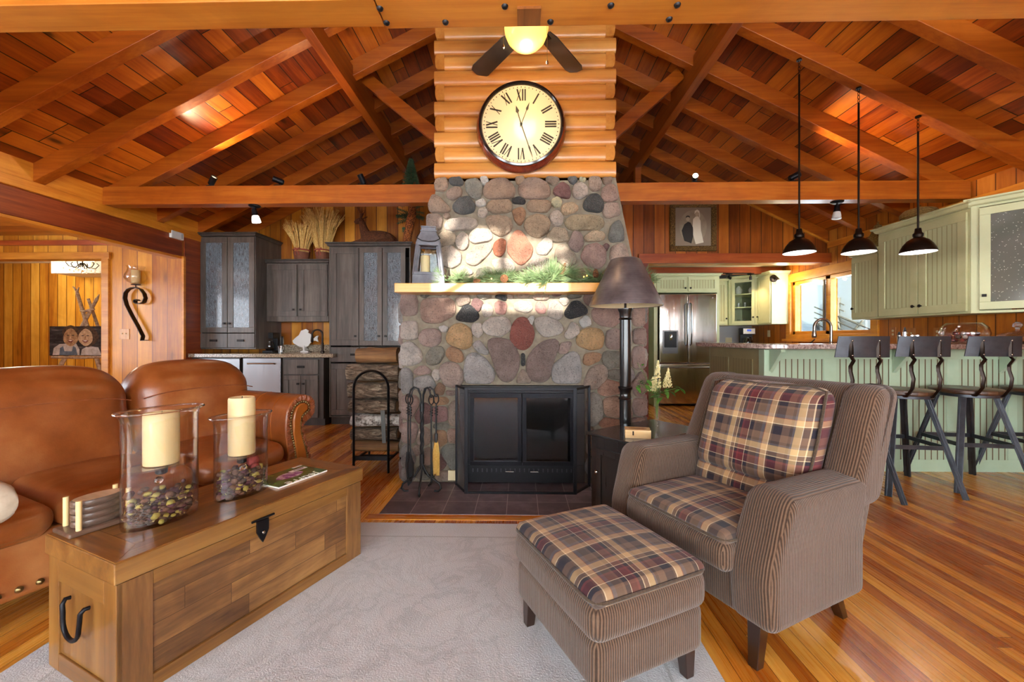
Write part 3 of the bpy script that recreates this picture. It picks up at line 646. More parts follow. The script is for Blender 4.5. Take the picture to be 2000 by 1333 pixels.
polyL = [[(78,520),(125,515),(138,545),(135,595),(85,600),(76,570)],[(150,540),(190,532),(262,535),(275,570),(270,595),(215,625),(155,622),(148,585)],[(275,600),(300,562),(325,556),(352,580),(360,605),(335,622),(295,618),(272,612)],[(78,620),(135,615),(138,680),(110,685),(78,680)],
[(145,660),(160,645),(205,643),(222,660),(220,695),(190,712),(155,705),(140,685)],[(240,665),(260,632),(290,622),(325,640),(334,675),(330,710),(300,720),(250,700),(238,690)],[(370,555),(395,552),(410,575),(400,600),(375,602),(365,580)],[(483,550),(510,543),(545,548),(552,575),(530,588),(490,580),(480,565)],
[(562,550),(580,545),(600,570),(595,590),(570,590),(558,575)],[(665,580),(690,545),(715,543),(745,572),(750,590),(720,600),(685,610),(662,598)],[(370,625),(400,603),(450,600),(472,620),(470,650),(435,675),(385,665),(368,645)],[(495,605),(525,600),(550,635),(558,665),(545,705),(515,725),(480,705),(467,680),(475,630)],
[(557,605),(600,600),(650,620),(663,650),(640,668),(590,675),(565,650),(555,625)],[(335,625),(365,622),(372,660),(355,680),(335,665),(330,640)],[(690,615),(715,635),(718,660),(690,682),(668,680),(662,668),(678,640)],[(705,680),(720,650),(750,640),(795,645),(806,670),(800,715),(755,722),(710,705)],
[(78,695),(115,690),(150,725),(155,760),(125,775),(80,778),(76,735)],[(168,735),(190,708),(225,705),(235,735),(215,770),(180,778),(165,760)],[(240,720),(258,705),(295,725),(305,755),(290,768),(255,760),(238,742)],[(340,690),(360,685),(395,730),(390,740),(355,730),(335,708)],
[(383,680),(440,678),(480,690),(503,745),(500,790),(475,835),(432,835),(410,770),(392,715)],[(550,720),(580,692),(640,676),(650,690),(632,740),(605,835),(545,835),(525,790),(530,750)],[(315,735),(345,728),(385,755),(415,800),(410,840),(305,840),(303,790),(308,755)],[(640,760),(685,725),(715,728),(725,790),(722,840),(620,840),(618,800),(625,770)],
[(640,725),(650,695),(685,688),(692,700),(670,735),(645,735)],[(728,770),(735,735),(770,728),(798,735),(790,760),(750,778)],[(215,780),(240,762),(280,770),(300,800),(300,840),(270,858),(235,850),(213,810)],[(735,830),(755,785),(795,768),(822,790),(815,825),(780,860),(745,865),(733,850)],
[(515,785),(540,820),(545,840),(490,840),(497,810)],[(508,732),(522,732),(524,778),(508,778)],[(758,580),(775,567),(865,567),(865,620),(835,640),(790,632),(765,610)]]
def withpoly(seeds, polys, Y):
    S = list(seeds)
    for P in polys:
        Q = [(lambda p: (p.x, p.z))(aY(742+x/1.843, 293+y/1.843, Y)) for x, y in P]
        A = sum(Q[k][0]*Q[(k+1) % len(Q)][1]-Q[(k+1) % len(Q)][0]*Q[k][1] for k in range(len(Q)))/2
        cx = sum((Q[k][0]+Q[(k+1) % len(Q)][0])*(Q[k][0]*Q[(k+1) % len(Q)][1]-Q[(k+1) % len(Q)][0]*Q[k][1]) for k in range(len(Q)))/6/A
        cz = sum((Q[k][1]+Q[(k+1) % len(Q)][1])*(Q[k][0]*Q[(k+1) % len(Q)][1]-Q[(k+1) % len(Q)][0]*Q[k][1]) for k in range(len(Q)))/6/A
        j = min(range(len(S)), key=lambda k: math.hypot(S[k][0]-cx, S[k][1]-cz)+(9 if len(S[k]) > 6 else 0))
        rr_ = math.sqrt(abs(A)/PI)
        new = (cx, cz, rr_, rr_, 0, S[j][5], Q)
        if math.hypot(S[j][0]-cx, S[j][1]-cz) < .1: S[j] = new
        else: S.append(new)
    def inside(p, Q):
        c = False
        for k in range(len(Q)):
            a, b = Q[k], Q[(k+1) % len(Q)]
            if (a[1] > p[1]) != (b[1] > p[1]) and p[0] < (b[0]-a[0])*(p[1]-a[1])/(b[1]-a[1])+a[0]: c = not c
        return c
    return [s for s in S if len(s) > 6 or not any(len(q) > 6 and inside((s[0], s[1]), q[6]) for q in S)]
x0, x1, zt = aY(784, 700, YF).x, aY(1259, 700, YF).x, 1.455
stones(withpoly(conv(lowL, 770, 560, 3.416, YF)+conv(lowR, 1010, 560, 3.419, YF), polyL, YF), [(1, 0, x1), (-1, 0, -x0), (0, 1, zt), (0, -1, -.01)], lambda u, v, h: (u, YF-h, v), fp)
MB().box(x0+.01, x1-.01, YF, 4.3, 0, zt).build('mortar_bed', MORT, fp, world=True)
ub = [aY(*p, YU) for p in ((818, 575), (1252, 575), (1205, 347), (852, 347))]
def hp(a, b):
    nx, nz = (b.z-a.z), -(b.x-a.x); l = math.hypot(nx, nz); nx /= l; nz /= l; return (nx, nz, nx*a.x+nz*a.z)
stones(withpoly(conv(up, 810, 340, 4.651, YU), polyU, YU), [hp(ub[1], ub[2]), hp(ub[3], ub[0]), (0, 1, ub[2].z)], lambda u, v, h: (u, YU-h, v), fp, 'stone_facing')
def S3(p, d): return (p[0]+d, YU, p[2])
MB().hexa([(ub[0].x+.01, YU, 1.45), (ub[1].x-.01, YU, 1.45), (ub[1].x-.01, 4.2, 1.45), (ub[0].x+.01, 4.2, 1.45)],
          [(ub[3].x+.01, YU, ub[3].z), (ub[2].x-.01, YU, ub[2].z), (ub[2].x-.01, 4.0, ub[3].z), (ub[3].x+.01, 4.0, ub[3].z)]).build('mortar_bed', MORT, fp, world=True)
rs = random.Random(4); keys = ['P', 'T', 'L', 'G', 'K', 'O', 'M', 'T', 'P']
for sg, xx, y0, y1, z0, z1 in ((-1, x0, YF, 4.3, 0, 1.45), (1, x1, YF, 4.3, 0, 1.45)):
    sd = []; z = .1
    while z < z1:
        yy = y0+.09
        while yy < y1: sd.append((yy+rs.uniform(-.03, .03), z+rs.uniform(-.03, .03), .1, .085, 0, rs.choice(keys))); yy += .19
        z += .17
    stones(sd, [(1, 0, y1), (-1, 0, -y0), (0, 1, z1), (0, -1, -.01)], (lambda u, v, h, xx=xx, sg=sg: (xx-sg*.008+sg*h*.8, u, v)), fp, 'side_stones')
# mantel
p0, p1 = aY(770, 571, 2.965), aY(1277, 571, 2.965)
MB().box(p0.x, p1.x, 2.965, YF+.06, 1.451, 1.518).build('mantel_shelf', MANT, fp, world=True, bevel=.004)
# log siding, corner ends alternating
lx0, lx1 = aY(857, 300, YU).x, aY(1194, 300, YU).x
zb = ub[2].z; hrow = .1205; lg = MB(); ends = [MB(), MB()]
for r in range(18):
    z = zb+r*hrow+hrow/2; ext = .03 if r % 2 == 0 else -.012
    if z > zr(.5)+.25: break
    prof = [(math.cos(a)*.026, math.sin(a)*hrow*.5) for a in [(-PI/2+PI*k/10) for k in range(11)]]
    lg.prism([(YU-.01-c, z+s_) for c, s_ in prof]+[(YU+.02, z+hrow/2), (YU+.02, z-hrow/2)], 'x', lx0-ext, lx1+ext)
    for xe, sg in ((lx0, -1), (lx1, 1)):
        e2 = .006 if r % 2 == 0 else .022
        prof2 = [(xe+sg*(e2-.02+.02*math.cos(a)), z+math.sin(a)*hrow*.5) for a in [(-PI/2+PI*k/8) for k in range(9)]]
        ends[sg > 0].prism([(xe-sg*.05, z-hrow/2)]+prof2+[(xe-sg*.05, z+hrow/2)], 'y', YU-.005 if r % 2 == 0 else YU-.036, 4.0)
lg.build('log_siding', LOGW, fp, smooth=40, world=True)
for e_ in ends: e_.build('log_siding_side', wood('log_side_wood', ('8a4c16', 'a96c28', 'bd8440'), 'z', 'y', gs=8), fp, smooth=40, world=True)
MB().box(lx0+.02, lx1-.02, YU, 3.98, zb-.02, 4.6).build('chimney_core', LOGW, fp, world=True)
# firebox insert
fy = YF-.055
a, b = aY(898, 757, fy), aY(1142, 944, fy)
ins = MB().box(a.x, b.x, fy, YF, .70, .755).box(a.x, b.x, fy, YF, .02, .155).box(a.x, a.x+.10, fy, YF, .155, .70).box(b.x-.10, b.x, fy, YF, .155, .70)
io = ins.build('firebox_surround', BLKM, fp, world=True, bevel=.003)
MB().box(a.x+.08, b.x-.08, YF-.001, YF+.003, .15, .71).build('firebox_back', plain('firebox_black', '0a0a0b', .9), fp, world=True)  # flat near-black sheet close behind the glass doors
xm = (a.x+b.x)/2
for s_, e_ in ((a.x+.08, xm-.003), (xm+.003, b.x-.08)):
    d = MB().box(s_, e_, fy-.018, fy-.002, .665, .70).box(s_, e_, fy-.018, fy-.002, .155, .185).box(s_, s_+.03, fy-.018, fy-.002, .185, .665).box(e_-.03, e_, fy-.018, fy-.002, .185, .665)
    do = d.build('firebox_door', BLK, fp, world=True, bevel=.002)
    MB().box(s_+.03, e_-.03, fy-.011, fy-.007, .185, .665).build('door_glass', DARKPANE, do, world=False).location = (0, -YF, 0)
    hx = e_-.09 if s_ < xm-.1 else s_+.09
    MB().tube([(hx-.035, fy-.02, .112), (hx-.03, fy-.038, .115), (hx+.03, fy-.038, .115), (hx+.035, fy-.02, .112)], .005, 8).build('handle', NICKEL, fp, smooth=50, world=True)
v_ = MB()
for k in range(22):
    x = a.x+.1+(b.x-a.x-.2)*k/21; v_.box(x-.004, x+.004, fy-.003, fy, .10, .125)
v_.build('vent_slots', plain('vent_grey', '3c3c40', .4), fp, world=True)
# hearth
hx0, hy0 = -.895, 2.573
t = NT('slate_tile'); X = t.sep(t.obj()); w_ = .2035
fu = t.math('FRACT', t.math('DIVIDE', t.math('ADD', X[0], .09), w_)); fv = t.math('FRACT', t.math('DIVIDE', t.math('SUBTRACT', X[1], hy0), w_))
e = t.math('MINIMUM', t.math('MINIMUM', fu, t.math('SUBTRACT', 1, fu)), t.math('MINIMUM', fv, t.math('SUBTRACT', 1, fv))); g = t.math('LESS_THAN', e, .012)
rn = t.wn(t.comb(t.math('FLOOR', t.math('DIVIDE', t.math('ADD', X[0], .09), w_)), t.math('FLOOR', t.math('DIVIDE', t.math('SUBTRACT', X[1], hy0), w_))), '3D')
n = t.noise(t.obj(), 9, 5, .65); f = t.math('ADD', n, t.math('MULTIPLY', t.math('SUBTRACT', rn, .5), .2))
t.set(t.mix(g, t.ramp(f, [(.3, '4a3c3e'), (.5, '5e4f52'), (.7, '76696c')]), '978b86'), t.math('ADD', .3, t.math('MULTIPLY', n, .25)))
t.bump(t.math('SUBTRACT', t.math('MULTIPLY', n, .3), g), .4, .004); SLATE = t.m
tag(MB().box(hx0, 1.0, hy0, YF-.012, 0, .006).build('hearth', SLATE), 'dark slate tiled hearth set flush in the floor before the fireplace', 'hearth')
struct(MB().box(hx0-.065, 1.06, hy0-.07, hy0, 0, .004).build('trim_hearth_border', FLOORX))
# rug
t = NT('wool_rug'); v = t.obj(); n1 = t.noise(v, 3.2, 4, .6, 2.2); n2 = t.noise(v, 160, 2, .6); vv = t.math('ABSOLUTE', t.math('SUBTRACT', n1, .5))
pat = t.ramp(vv, [(.0, (1, 1, 1)), (.018, (1, 1, 1)), (.045, (0, 0, 0))]); pat2 = t.ramp(t.noise(v, 1.4, 3, .6, 1.5), [(.45, (0, 0, 0)), (.6, (1, 1, 1))])
X = t.sep(v); dd = t.math('MINIMUM', t.math('MINIMUM', t.math('SUBTRACT', X[0], -1.72), t.math('SUBTRACT', .66, X[0])), t.math('SUBTRACT', 2.44, X[1]))
bord = t.math('MULTIPLY', t.math('GREATER_THAN', dd, .17), 1); line = t.math('LESS_THAN', t.math('ABSOLUTE', t.math('SUBTRACT', dd, .17)), .006)
c = t.mix(t.math('MULTIPLY', t.math('MULTIPLY', pat, bord), .4), 'bcbcbe', '9a9a9c'); c = t.mix(t.math('MULTIPLY', pat2, .35), c, 'c9c9ca'); c = t.mix(t.math('MULTIPLY', line, .5), c, '8a847c')
t.set(t.mix(t.math('MULTIPLY', n2, .35), c, '939393'), .95, sheen=.2, spec=.1); t.bump(t.math('ADD', t.math('MULTIPLY', n2, 1), t.math('MULTIPLY', n1, .6)), .5, .006); RUGM = t.m
tag(MB().box(-1.72, .66, -.9, 2.44, 0.001, .012).build('area_rug', RUGM, bevel=.004), 'pale grey wool rug with a faint scroll pattern under the trunk', 'rug')
# ================= sofa =================
SO = Vector((-1.477, 2.534, 0)); SA = math.radians(68.1)
sofa = thing('leather_sofa', 'saddle brown leather sofa with rolled arms and brass nailheads behind the trunk', 'sofa', SO, SA)
sn = (math.sin(SA), -math.cos(SA), 0)
SI = (Matrix.Translation(SO) @ RZ(SA)).inverted()
MB().rbox(-2.2, .06, .02, .86, .12, .36, .03).build('sofa_base', LEATH, sofa, smooth=60)
for a, b in ((-.507, 0), (-1.01, -.507), (-1.56, -1.01), (-2.1, -1.56)):
    def cf(p, a=a, b=b):
        p = p.copy(); p.z += noise.noise(Vector((p.x*5, p.y*5, a)))*.008; return p
    MB().rbox(a+.004, b-.004, -.035, .64, .345, .475, .06, n=10, puff=(.006, .03, .028), fn=cf).build('seat_cushion', LEATH, sofa, smooth=60)
for a, b in ((-.49, .21), (-1.2, -.49), (-1.95, -1.2)):
    mid, hw = (a+b)/2, (b-a)/2
    def bf(p, mid=mid, hw=hw):
        p = p.copy(); u = abs((p.x-mid)/hw); p.z -= .075*max(0, (p.z-.6)/.35)*u**3.2
        p.y += (p.z-.42)*.30 + .02*math.sin((p.z-.45)*9); p.y += noise.noise(Vector((p.x*4, p.z*4, mid)))*.012; return p
    bc = MB().rbox(a+.003, b-.003, .46, .76, .40, .965, .13, n=12, puff=(0, .035, .01), fn=bf).build('back_cushion', LEATH, sofa, smooth=60)
    sp = [bf(Vector((a+.03+(b-a-.06)*k/14, .452-.024*(1-((k-7)/7.0)**2), .80))) for k in range(15)]
    MB().tube(sp, .0035, 6).build('seam', LEATHG, bc, smooth=60)
oc = [(885,1330),(880,1280),(850,1100),(828,950),(822,820),(828,700),(845,550),(890,430),(960,335),(1050,275),(1140,258),(1225,280),(1285,350),(1300,450),(1285,560),(1230,640),(1170,690),(1115,720),(1097,780),(1112,860),(1140,950),(1185,1080),(1230,1280),(1235,1330)]
ic = [(1020,1330),(1010,1280),(975,1050),(950,900),(948,700),(970,560),(1005,470),(1060,415),(1120,395),(1165,410),(1188,450),(1175,510),(1120,560),(1078,620),(1062,720),(1068,850),(1100,1000),(1145,1150),(1175,1330)]
nc = [(1000,1290),(985,1150),(960,1040),(935,930),(918,820),(914,700),(925,600),(950,500),(1000,430),(1060,385),(1120,370),(1180,385),(1212,440),(1205,510),(1165,560),(1108,600),(1082,660),(1072,750),(1078,850),(1100,980),(1130,1070),(1165,1180),(1190,1290)]
def scv(L, y):
    P = Matrix.Translation(SO) @ RZ(SA) @ Vector((0, y, 0)); out = []
    for cx, cy in L:
        q = SI @ onplane(460+cx/8.333, 740+cy/8.333, P, sn); out.append((q.x, q.z))
    return out
O2 = scv(oc, -.02); O2 = [(O2[0][0], .10)]+O2+[(O2[-1][0], .10)]
arm = MB().prism(O2, 'y', -.02, .80).build('sofa_arm', LEATH, sofa, smooth=50, bevel=.012, seg=3)
I2 = scv(ic, -.035); I2 = [(I2[0][0], .11)]+I2+[(I2[-1][0], .11)]
MB().prism(I2, 'y', -.036, -.015).build('arm_panel', LEATHP, arm, smooth=50, bevel=.006)
# gathered leather between rim and panel
gm = MB(); cxs = sum(p[0] for p in I2)/len(I2)
N2 = scv(nc, -.03)
def resample(P, step):
    out = [P[0]]; acc = 0
    for a, b in zip(P, P[1:]):
        d = math.dist(a, b); t = step-acc
        while t <= d: out.append((a[0]+(b[0]-a[0])*t/d, a[1]+(b[1]-a[1])*t/d)); t += step
        acc = (acc+d) % step
    return out
nh = None
for k, (x, z) in enumerate(resample(N2, .0165)):
    if nh is None:
        nh = MB().lathe([(.0085, 0), (.0078, .003), (.005, .006), (.0, .0075)], n=10, M=Matrix.Translation((0, 0, 0)) @ Matrix.Rotation(PI/2, 4, 'X')).build('nailhead', BRASSN, arm, smooth=60); nh.location = (x, -.022, z)
    else: dup(nh, arm, (x, -.022, z))
for x0_, y0_ in resample([p for p in O2[2:-2]], .013):
    # short gathered pleats pointing from the rim toward the nail line
    c = min(N2, key=lambda q: math.dist(q, (x0_, y0_)))
    a = (x0_+(c[0]-x0_)*.1, y0_+(c[1]-y0_)*.1); b = (x0_+(c[0]-x0_)*.75, y0_+(c[1]-y0_)*.75)
    gm.tube([(a[0], -.021, a[1]), ((a[0]+b[0])/2, -.026, (a[1]+b[1])/2), (b[0], -.022, b[1])], .0045, 5)
g = gm.build('gathered_pleats', LEATHG, arm, smooth=60); g['kind'] = 'stuff'
for y in (.12, .30): 
    MB().tube([(p[0]+0*.1, y, p[1]) for p in [(q[0]-.001, q[1]+.001) for q in O2[2:12]]], .0022, 5).build('seam', LEATHP, arm, smooth=60)
for k in range(30):
    dup(nh, sofa, (-.06-k*.055, .012, .165)).scale = (1.5, 1.5, 1.5)
for x in (-1.95, -.0): MB().lathe([(.02, 0), (.035, .06), (.03, .12)], (x, .1, 0), 12).build('foot', plain('dark_walnut', '2a140a', .35, coat=.3), sofa, smooth=50)
MB().rbox(-2.42, -2.1, -.02, .86, .1, .68, .1).build('sofa_arm', LEATH, sofa, smooth=60)
pw = aZ(-150, 985, .60)
pl = thing('throw_pillow', 'cream throw pillow resting on the left end of the leather sofa', 'pillow', (pw.x, pw.y, .515), SA)
MB().rbox(-.17, .17, -.17, .17, 0, .12, .058, n=8, puff=(-.015, -.015, .02)).build('pillow_cover', mottled('cream_linen', 'b3a48e', 'c9bba5', 30, .9, sheen=.2), pl, smooth=70)

# ================= trunk table and what stands on it =================
TO = Vector((-1.192, 1.18, 0)); TA = math.radians(67.2); TL, TW, TH = .979, .445, .456
trunk = thing('trunk_table', 'long honey brown plank trunk used as a coffee table on the rug', 'trunk', (TO.x, TO.y, .012), TA)
z_ = -.012
b = MB().box(.012, TL-.012, .012, TW-.012, .0, .38).build('trunk_body', TRUNKM, trunk)
for x0_, x1_ in ((.004, .095), (TL-.095, TL-.004)):
    MB().box(x0_, x1_, .004, .02, 0, .374).build('corner_stile', TRUNKV, trunk, bevel=.002)
for a_, c_ in ((.0, .045), (.33, .374)):
    MB().box(.095, TL-.095, .004, .02, a_, c_).build('front_rail', wood('trunk_rail', ('4c2c10', '764e22', '936832'), 'z', 'x', gs=14, knots=.2), trunk, bevel=.002)
for y0_, y1_ in ((.004, .075), (TW-.075, TW-.004)):
    MB().box(.003, .02, y0_, y1_, 0, .374).build('end_stile', TRUNKY, trunk, bevel=.002)
for a_, c_ in ((.0, .06), (.30, .374)): MB().box(.003, .02, .075, TW-.075, a_, c_).build('end_rail', wood('trunk_end_rail', ('4c2c10', '764e22', '936832'), 'z', 'y', gs=14, knots=.2), trunk, bevel=.002)
MB().box(.009, .02, .075, TW-.075, .06, .30).build('end_panel', TRUNKY, trunk)
lid = MB().box(-.004, TL+.004, -.004, TW+.004, .378, .441).build('trunk_lid', wood('lid_edge', ('4c2c10', '764e22', '936832'), 'z', 'x', gs=14, knots=.2, coat=.4), trunk, bevel=.004)
MB().box(.085, TL-.085, .085, TW-.085, .4405, .4437).build('lid_planks', TRUNKT, lid)
def mit(P, m, nm='lid_border'): MB().prism(P, 'z', .4405, .4442).build(nm, m, lid, bevel=.0008)
a0, a1, b0, b1, q = 0, TL, 0, TW, .084
mit([(a0, b0), (a1, b0), (a1-q, b0+q), (a0+q, b0+q)], TRUNKT); mit([(a0, b1), (a1, b1), (a1-q, b1-q), (a0+q, b1-q)], TRUNKT)
TB2 = wood('trunk_border_cross', ('4e2c10', '80501f', 'a57334'), 'x', 'y', rough=.34, knots=.3, gs=14, stretch=.12, coat=.4)
mit([(a0, b0), (a0+q, b0+q), (a0+q, b1-q), (a0, b1)], TB2); mit([(a1, b0), (a1-q, b0+q), (a1-q, b1-q), (a1, b1)], TB2)
lx = .445
hs = MB().prism([(lx-.024, .392), (lx+.024, .392), (lx+.024, .35), (lx+.012, .325), (lx, .305), (lx-.012, .325), (lx-.024, .35)], 'y', -.012, -.004).build('latch', BLK, trunk, bevel=.001)
MB().cyl((lx-.045, -.012, .4), (lx+.045, -.012, .4), .0045).build('latch_pin', BLK, hs, smooth=50)
MB().ell((lx, -.014, .345), .007, .005, .007).build('latch_rivet', NICKEL, hs, smooth=60)
hy = .215
hp_ = [(.0, hy+.062, .272), (-.012, hy+.062, .274), (-.02, hy+.058, .262), (-.02, hy+.054, .235)]+[(-.021, hy+.052*math.cos(a_), .215-.048*math.sin(a_)) for a_ in [PI*k/10 for k in range(11)]]+[(-.02, hy-.054, .235), (-.02, hy-.058, .262), (-.012, hy-.062, .274), (.0, hy-.062, .272)]
hd = MB().tube(hp_, .0065, 10).build('handle', BLK, trunk, smooth=60)
TM = Matrix.Translation((TO.x, TO.y, TH)) @ RZ(TA)
def tp(x, y, z=0): return TM @ Vector((x, y, z))
def hurricane(p, a, h, name_label, cand_h, cand_r, cx, seed, cz):
    t = thing('glass_hurricane', name_label, 'candle holder', tp(*p), TA)
    prof = [(a*.2, 0), (a*.97, 0), (a, .012), (a, h-.035), (a*1.03, h-.015), (a*1.12, h-.002), (a*1.15, h), (a*1.11, h+.0025), (a*1.03, h-.008), (a*.985, h-.035), (a*.985, .014), (a*.2, .008)]
    MB().lathe(prof, n=56, sy=.62, caps=False).build('glass_vessel', VASEG, t, smooth=50)
    MB().tube([(a*1.15*math.cos(k*PI/28), .62*a*1.15*math.sin(k*PI/28), h+.001) for k in range(56)], .0036, 8, closed=True).build('glass_rim', GLASS, t, smooth=60)
    MB().lathe([(a*.965, cz-.003), (a*.965, cz+.003)], n=40, sy=.62).build('glass_shelf', VASEG, t, smooth=40)
    MB().lathe([(.012, cz-.035), (.018, cz-.03), (.02, cz+.003)], (cx, 0, 0), 16).build('candle_cup', BLKM, t, smooth=40)
    MB().ell((-a*.35, -a*.62*.95, cz-.035), .014, .008, .014).build('glass_bead', GLASS, t, smooth=60)
    c = thing('pillar_candle', 'ivory pillar candle standing in the %s' % ('taller glass hurricane' if h > .37 else 'shorter glass hurricane'), 'candle', tp(p[0]+cx, p[1], cz+.006), TA)
    MB().lathe([(cand_r*.98, 0), (cand_r, .01), (cand_r, cand_h-.008), (cand_r*.93, cand_h), (cand_r*.8, cand_h-.004), (cand_r*.3, cand_h-.012), (0, cand_h-.014)], n=32).build('wax_body', WAX, c, smooth=50)
    MB().cyl((0, 0, cand_h-.014), (.002, 0, cand_h+.004), .0015, n=6).build('wick', BLKM, c)
    # dried botanicals in the bottom
    rr = random.Random(seed); ms = [MB() for _ in range(5)]
    for _ in range(420):
        th = rr.uniform(0, 2*PI); rad = a*.93*math.sqrt(rr.random()); x, y = rad*math.cos(th), rad*.6*math.sin(th); zz = rr.uniform(.012, .06+.06*rr.random())
        k = rr.choice((0, 0, 1, 2, 2, 3, 4, 4)); s_ = rr.uniform(.007, .016)
        if k == 3: 
            d = Vector((rr.uniform(-1, 1), rr.uniform(-1, 1), rr.uniform(-.2, .5))).normalized()*.018; ms[k].tube([(x, y, zz), (x+d.x*.6, y+d.y*.4, zz+d.z)], [.003, .001], 5)
        else: ms[k].ell((x*.93, y*.9, zz), s_, s_*.8, s_*rr.uniform(.5, 1), 6, 4)
    pc = [('3c222a', '5c323c'), ('8c8038', 'aa9c50'), ('2e2018', '4a3524'), ('b39a60', 'cdb684'), ('4a3226', '7a5844')]
    for k in range(5):
        o = ms[k].build('dried_filler', mottled('potpourri_%d' % k, *pc[k], 60, .8), t, smooth=60); o['kind'] = 'stuff'
    return t
h1 = hurricane((.222, .226), .117, .40, 'taller glass hurricane with potpourri on the trunk near the coasters', .185, .053, .0, 3, .20)
h2 = hurricane((.50, .205), .107, .335, 'shorter glass hurricane on the trunk next to the magazine', .24, .050, 0, 9, .165)
def cone(name, parent, c, r, h, mat, M=None):
    m = MB(); 
    for k in range(70):
        f = k/70; z = f*h; rr_ = r*math.sin(PI*(.12+.83*f))**.8*(1-.25*f); th = k*2.39996
        m.ell((rr_*.75*math.cos(th), rr_*.75*math.sin(th), z), r*.26*(1.1-f*.5), r*.26*(1.1-f*.5), r*.13, 6, 4)
    m.lathe([(r*.5, h*.05), (r*.6, h*.4), (.002, h*.95)], n=8)
    mm = Matrix.Translation(c) @ (M if M else Matrix())
    m.v = [mm @ v for v in m.v]
    return m.build(name, mat, parent, smooth=60)
CONEM = mottled('pine_cone_brown', '2c1a10', '6a4a30', 60, .8)
cone('pine_cone', h1, (-.075, -.03, .02), .03, .07, CONEM); cone('pine_cone', h2, (-.045, -.015, .03), .033, .085, CONEM)
MB().ell((.055, .01, .125), .028, .02, .026, 10, 8).ell((.05, -.01, .10), .02, .015, .02).build('dried_rose', mottled('dried_rose_red', '6a1c20', 'a0443f', 40, .8), h2, smooth=60)
# coaster holder
ch = thing('coaster_holder', 'wooden coaster holder with four pale pegs at the left end of the trunk', 'coaster holder', tp(.105, .378), TA)
CW = wood('bark_slice', ('a98a68', 'c4a684', 'd6bc9c'), 'x', 'y', knots=0, gs=30)
DW = wood('walnut_base', ('3e2c22', '60483a', '7d6352'), 'y', 'x', knots=0, gs=20)
MB().rbox(-.095, .095, -.062, .062, 0, .016, .006, n=2).build('base', DW, ch, smooth=50)
for x, y in ((-.066, -.046), (.066, -.046), (-.066, .046), (.066, .046)): MB().cyl((x, y, .014), (x, y, .115), .008, n=12).build('peg', plain('pale_dowel', 'd9bd85', .5), ch, smooth=50)
for k in range(4):
    cs = thing('coaster', ['lowest dark-edged coaster in the peg holder', 'second coaster from the bottom of the peg holder', 'third coaster from the bottom of the peg holder', 'top pale faced oval coaster in the peg holder'][k], 'coaster', tp(.105, .378, .0165+.0225*k), TA, 'coasters stacked in the holder')
    MB().lathe([(.068, 0), (.071, .003), (.071, .019), (.068, .022)], n=32, sy=.62).build('coaster_rim', wood('coaster_edge', ('3a2a22', '5a463a', '7d6a5c'), 'z', 'x', knots=0, gs=30), cs, smooth=50)
    MB().lathe([(.065, .0215), (.065, .0224)], n=32, sy=.62).build('coaster_face', CW, cs)
# magazine
mg = thing('magazine', 'garden magazine with green flower cover on the far end of the trunk', 'magazine', tp(.60, .11), TA)
MC = NT('magazine_cover'); X = MC.sep(MC.obj()); n = MC.noise(MC.obj(), 18, 3); gcol = MC.ramp(n, [(.3, '2f4a1c'), (.6, '5f7d30'), (.8, '93a860')])
d1 = MC.math('ADD', MC.math('POWER', MC.math('DIVIDE', MC.math('SUBTRACT', X[0], .13), .075), 2), MC.math('POWER', MC.math('DIVIDE', MC.math('SUBTRACT', X[1], .1), .045), 2))
pk = MC.math('LESS_THAN', MC.math('ADD', d1, MC.math('MULTIPLY', n, 1.2)), 1.35)
MC.set(MC.mix(pk, gcol, MC.ramp(MC.noise(MC.obj(), 40, 2), [(.4, '8f4a92'), (.6, 'd2b8d8')])), .2, coat=.4)
MB().box(0, .26, 0, .19, 0, .006).build('pages', plain('paper_edge', 'e9e6df', .7), mg)
MB().box(0, .26, 0, .19, .006, .0066).build('cover', MC.m, mg)
MB().box(.16, .25, .125, .15, .0066, .0069).build('address_label', plain('label_white', 'e6e2ea', .6), mg)
MB().box(.18, .235, .134, .142, .0069, .0071).build('label_print', plain('print_ink', '2a2550', .6), mg)
MB().box(.21, .26, .175, .19, .0066, .0069).build('corner_label', plain('label_white', 'e6e2ea', .6), mg)
def text(s, size, mat, parent, loc, rot, ext=.0004, name='lettering'):
    cu = bpy.data.curves.new('t', 'FONT'); cu.body = s; cu.size = size; cu.extrude = ext; cu.align_x = 'CENTER'; cu.resolution_u = 2
    o = bpy.data.objects.new('tmp', cu); COL.objects.link(o); bpy.context.view_layer.update()
    me = bpy.data.meshes.new_from_object(o.evaluated_get(bpy.context.evaluated_depsgraph_get())); bpy.data.objects.remove(o)
    r = bpy.data.objects.new(name, me); COL.objects.link(r); me.materials.clear(); me.materials.append(mat); r.parent = parent; r.location = loc; r.rotation_euler = rot; return r
text('Jeurre', .07, plain('label_white2', 'efece4', .5), mg, (.13, .03, .0068), (0, 0, PI), .0002)

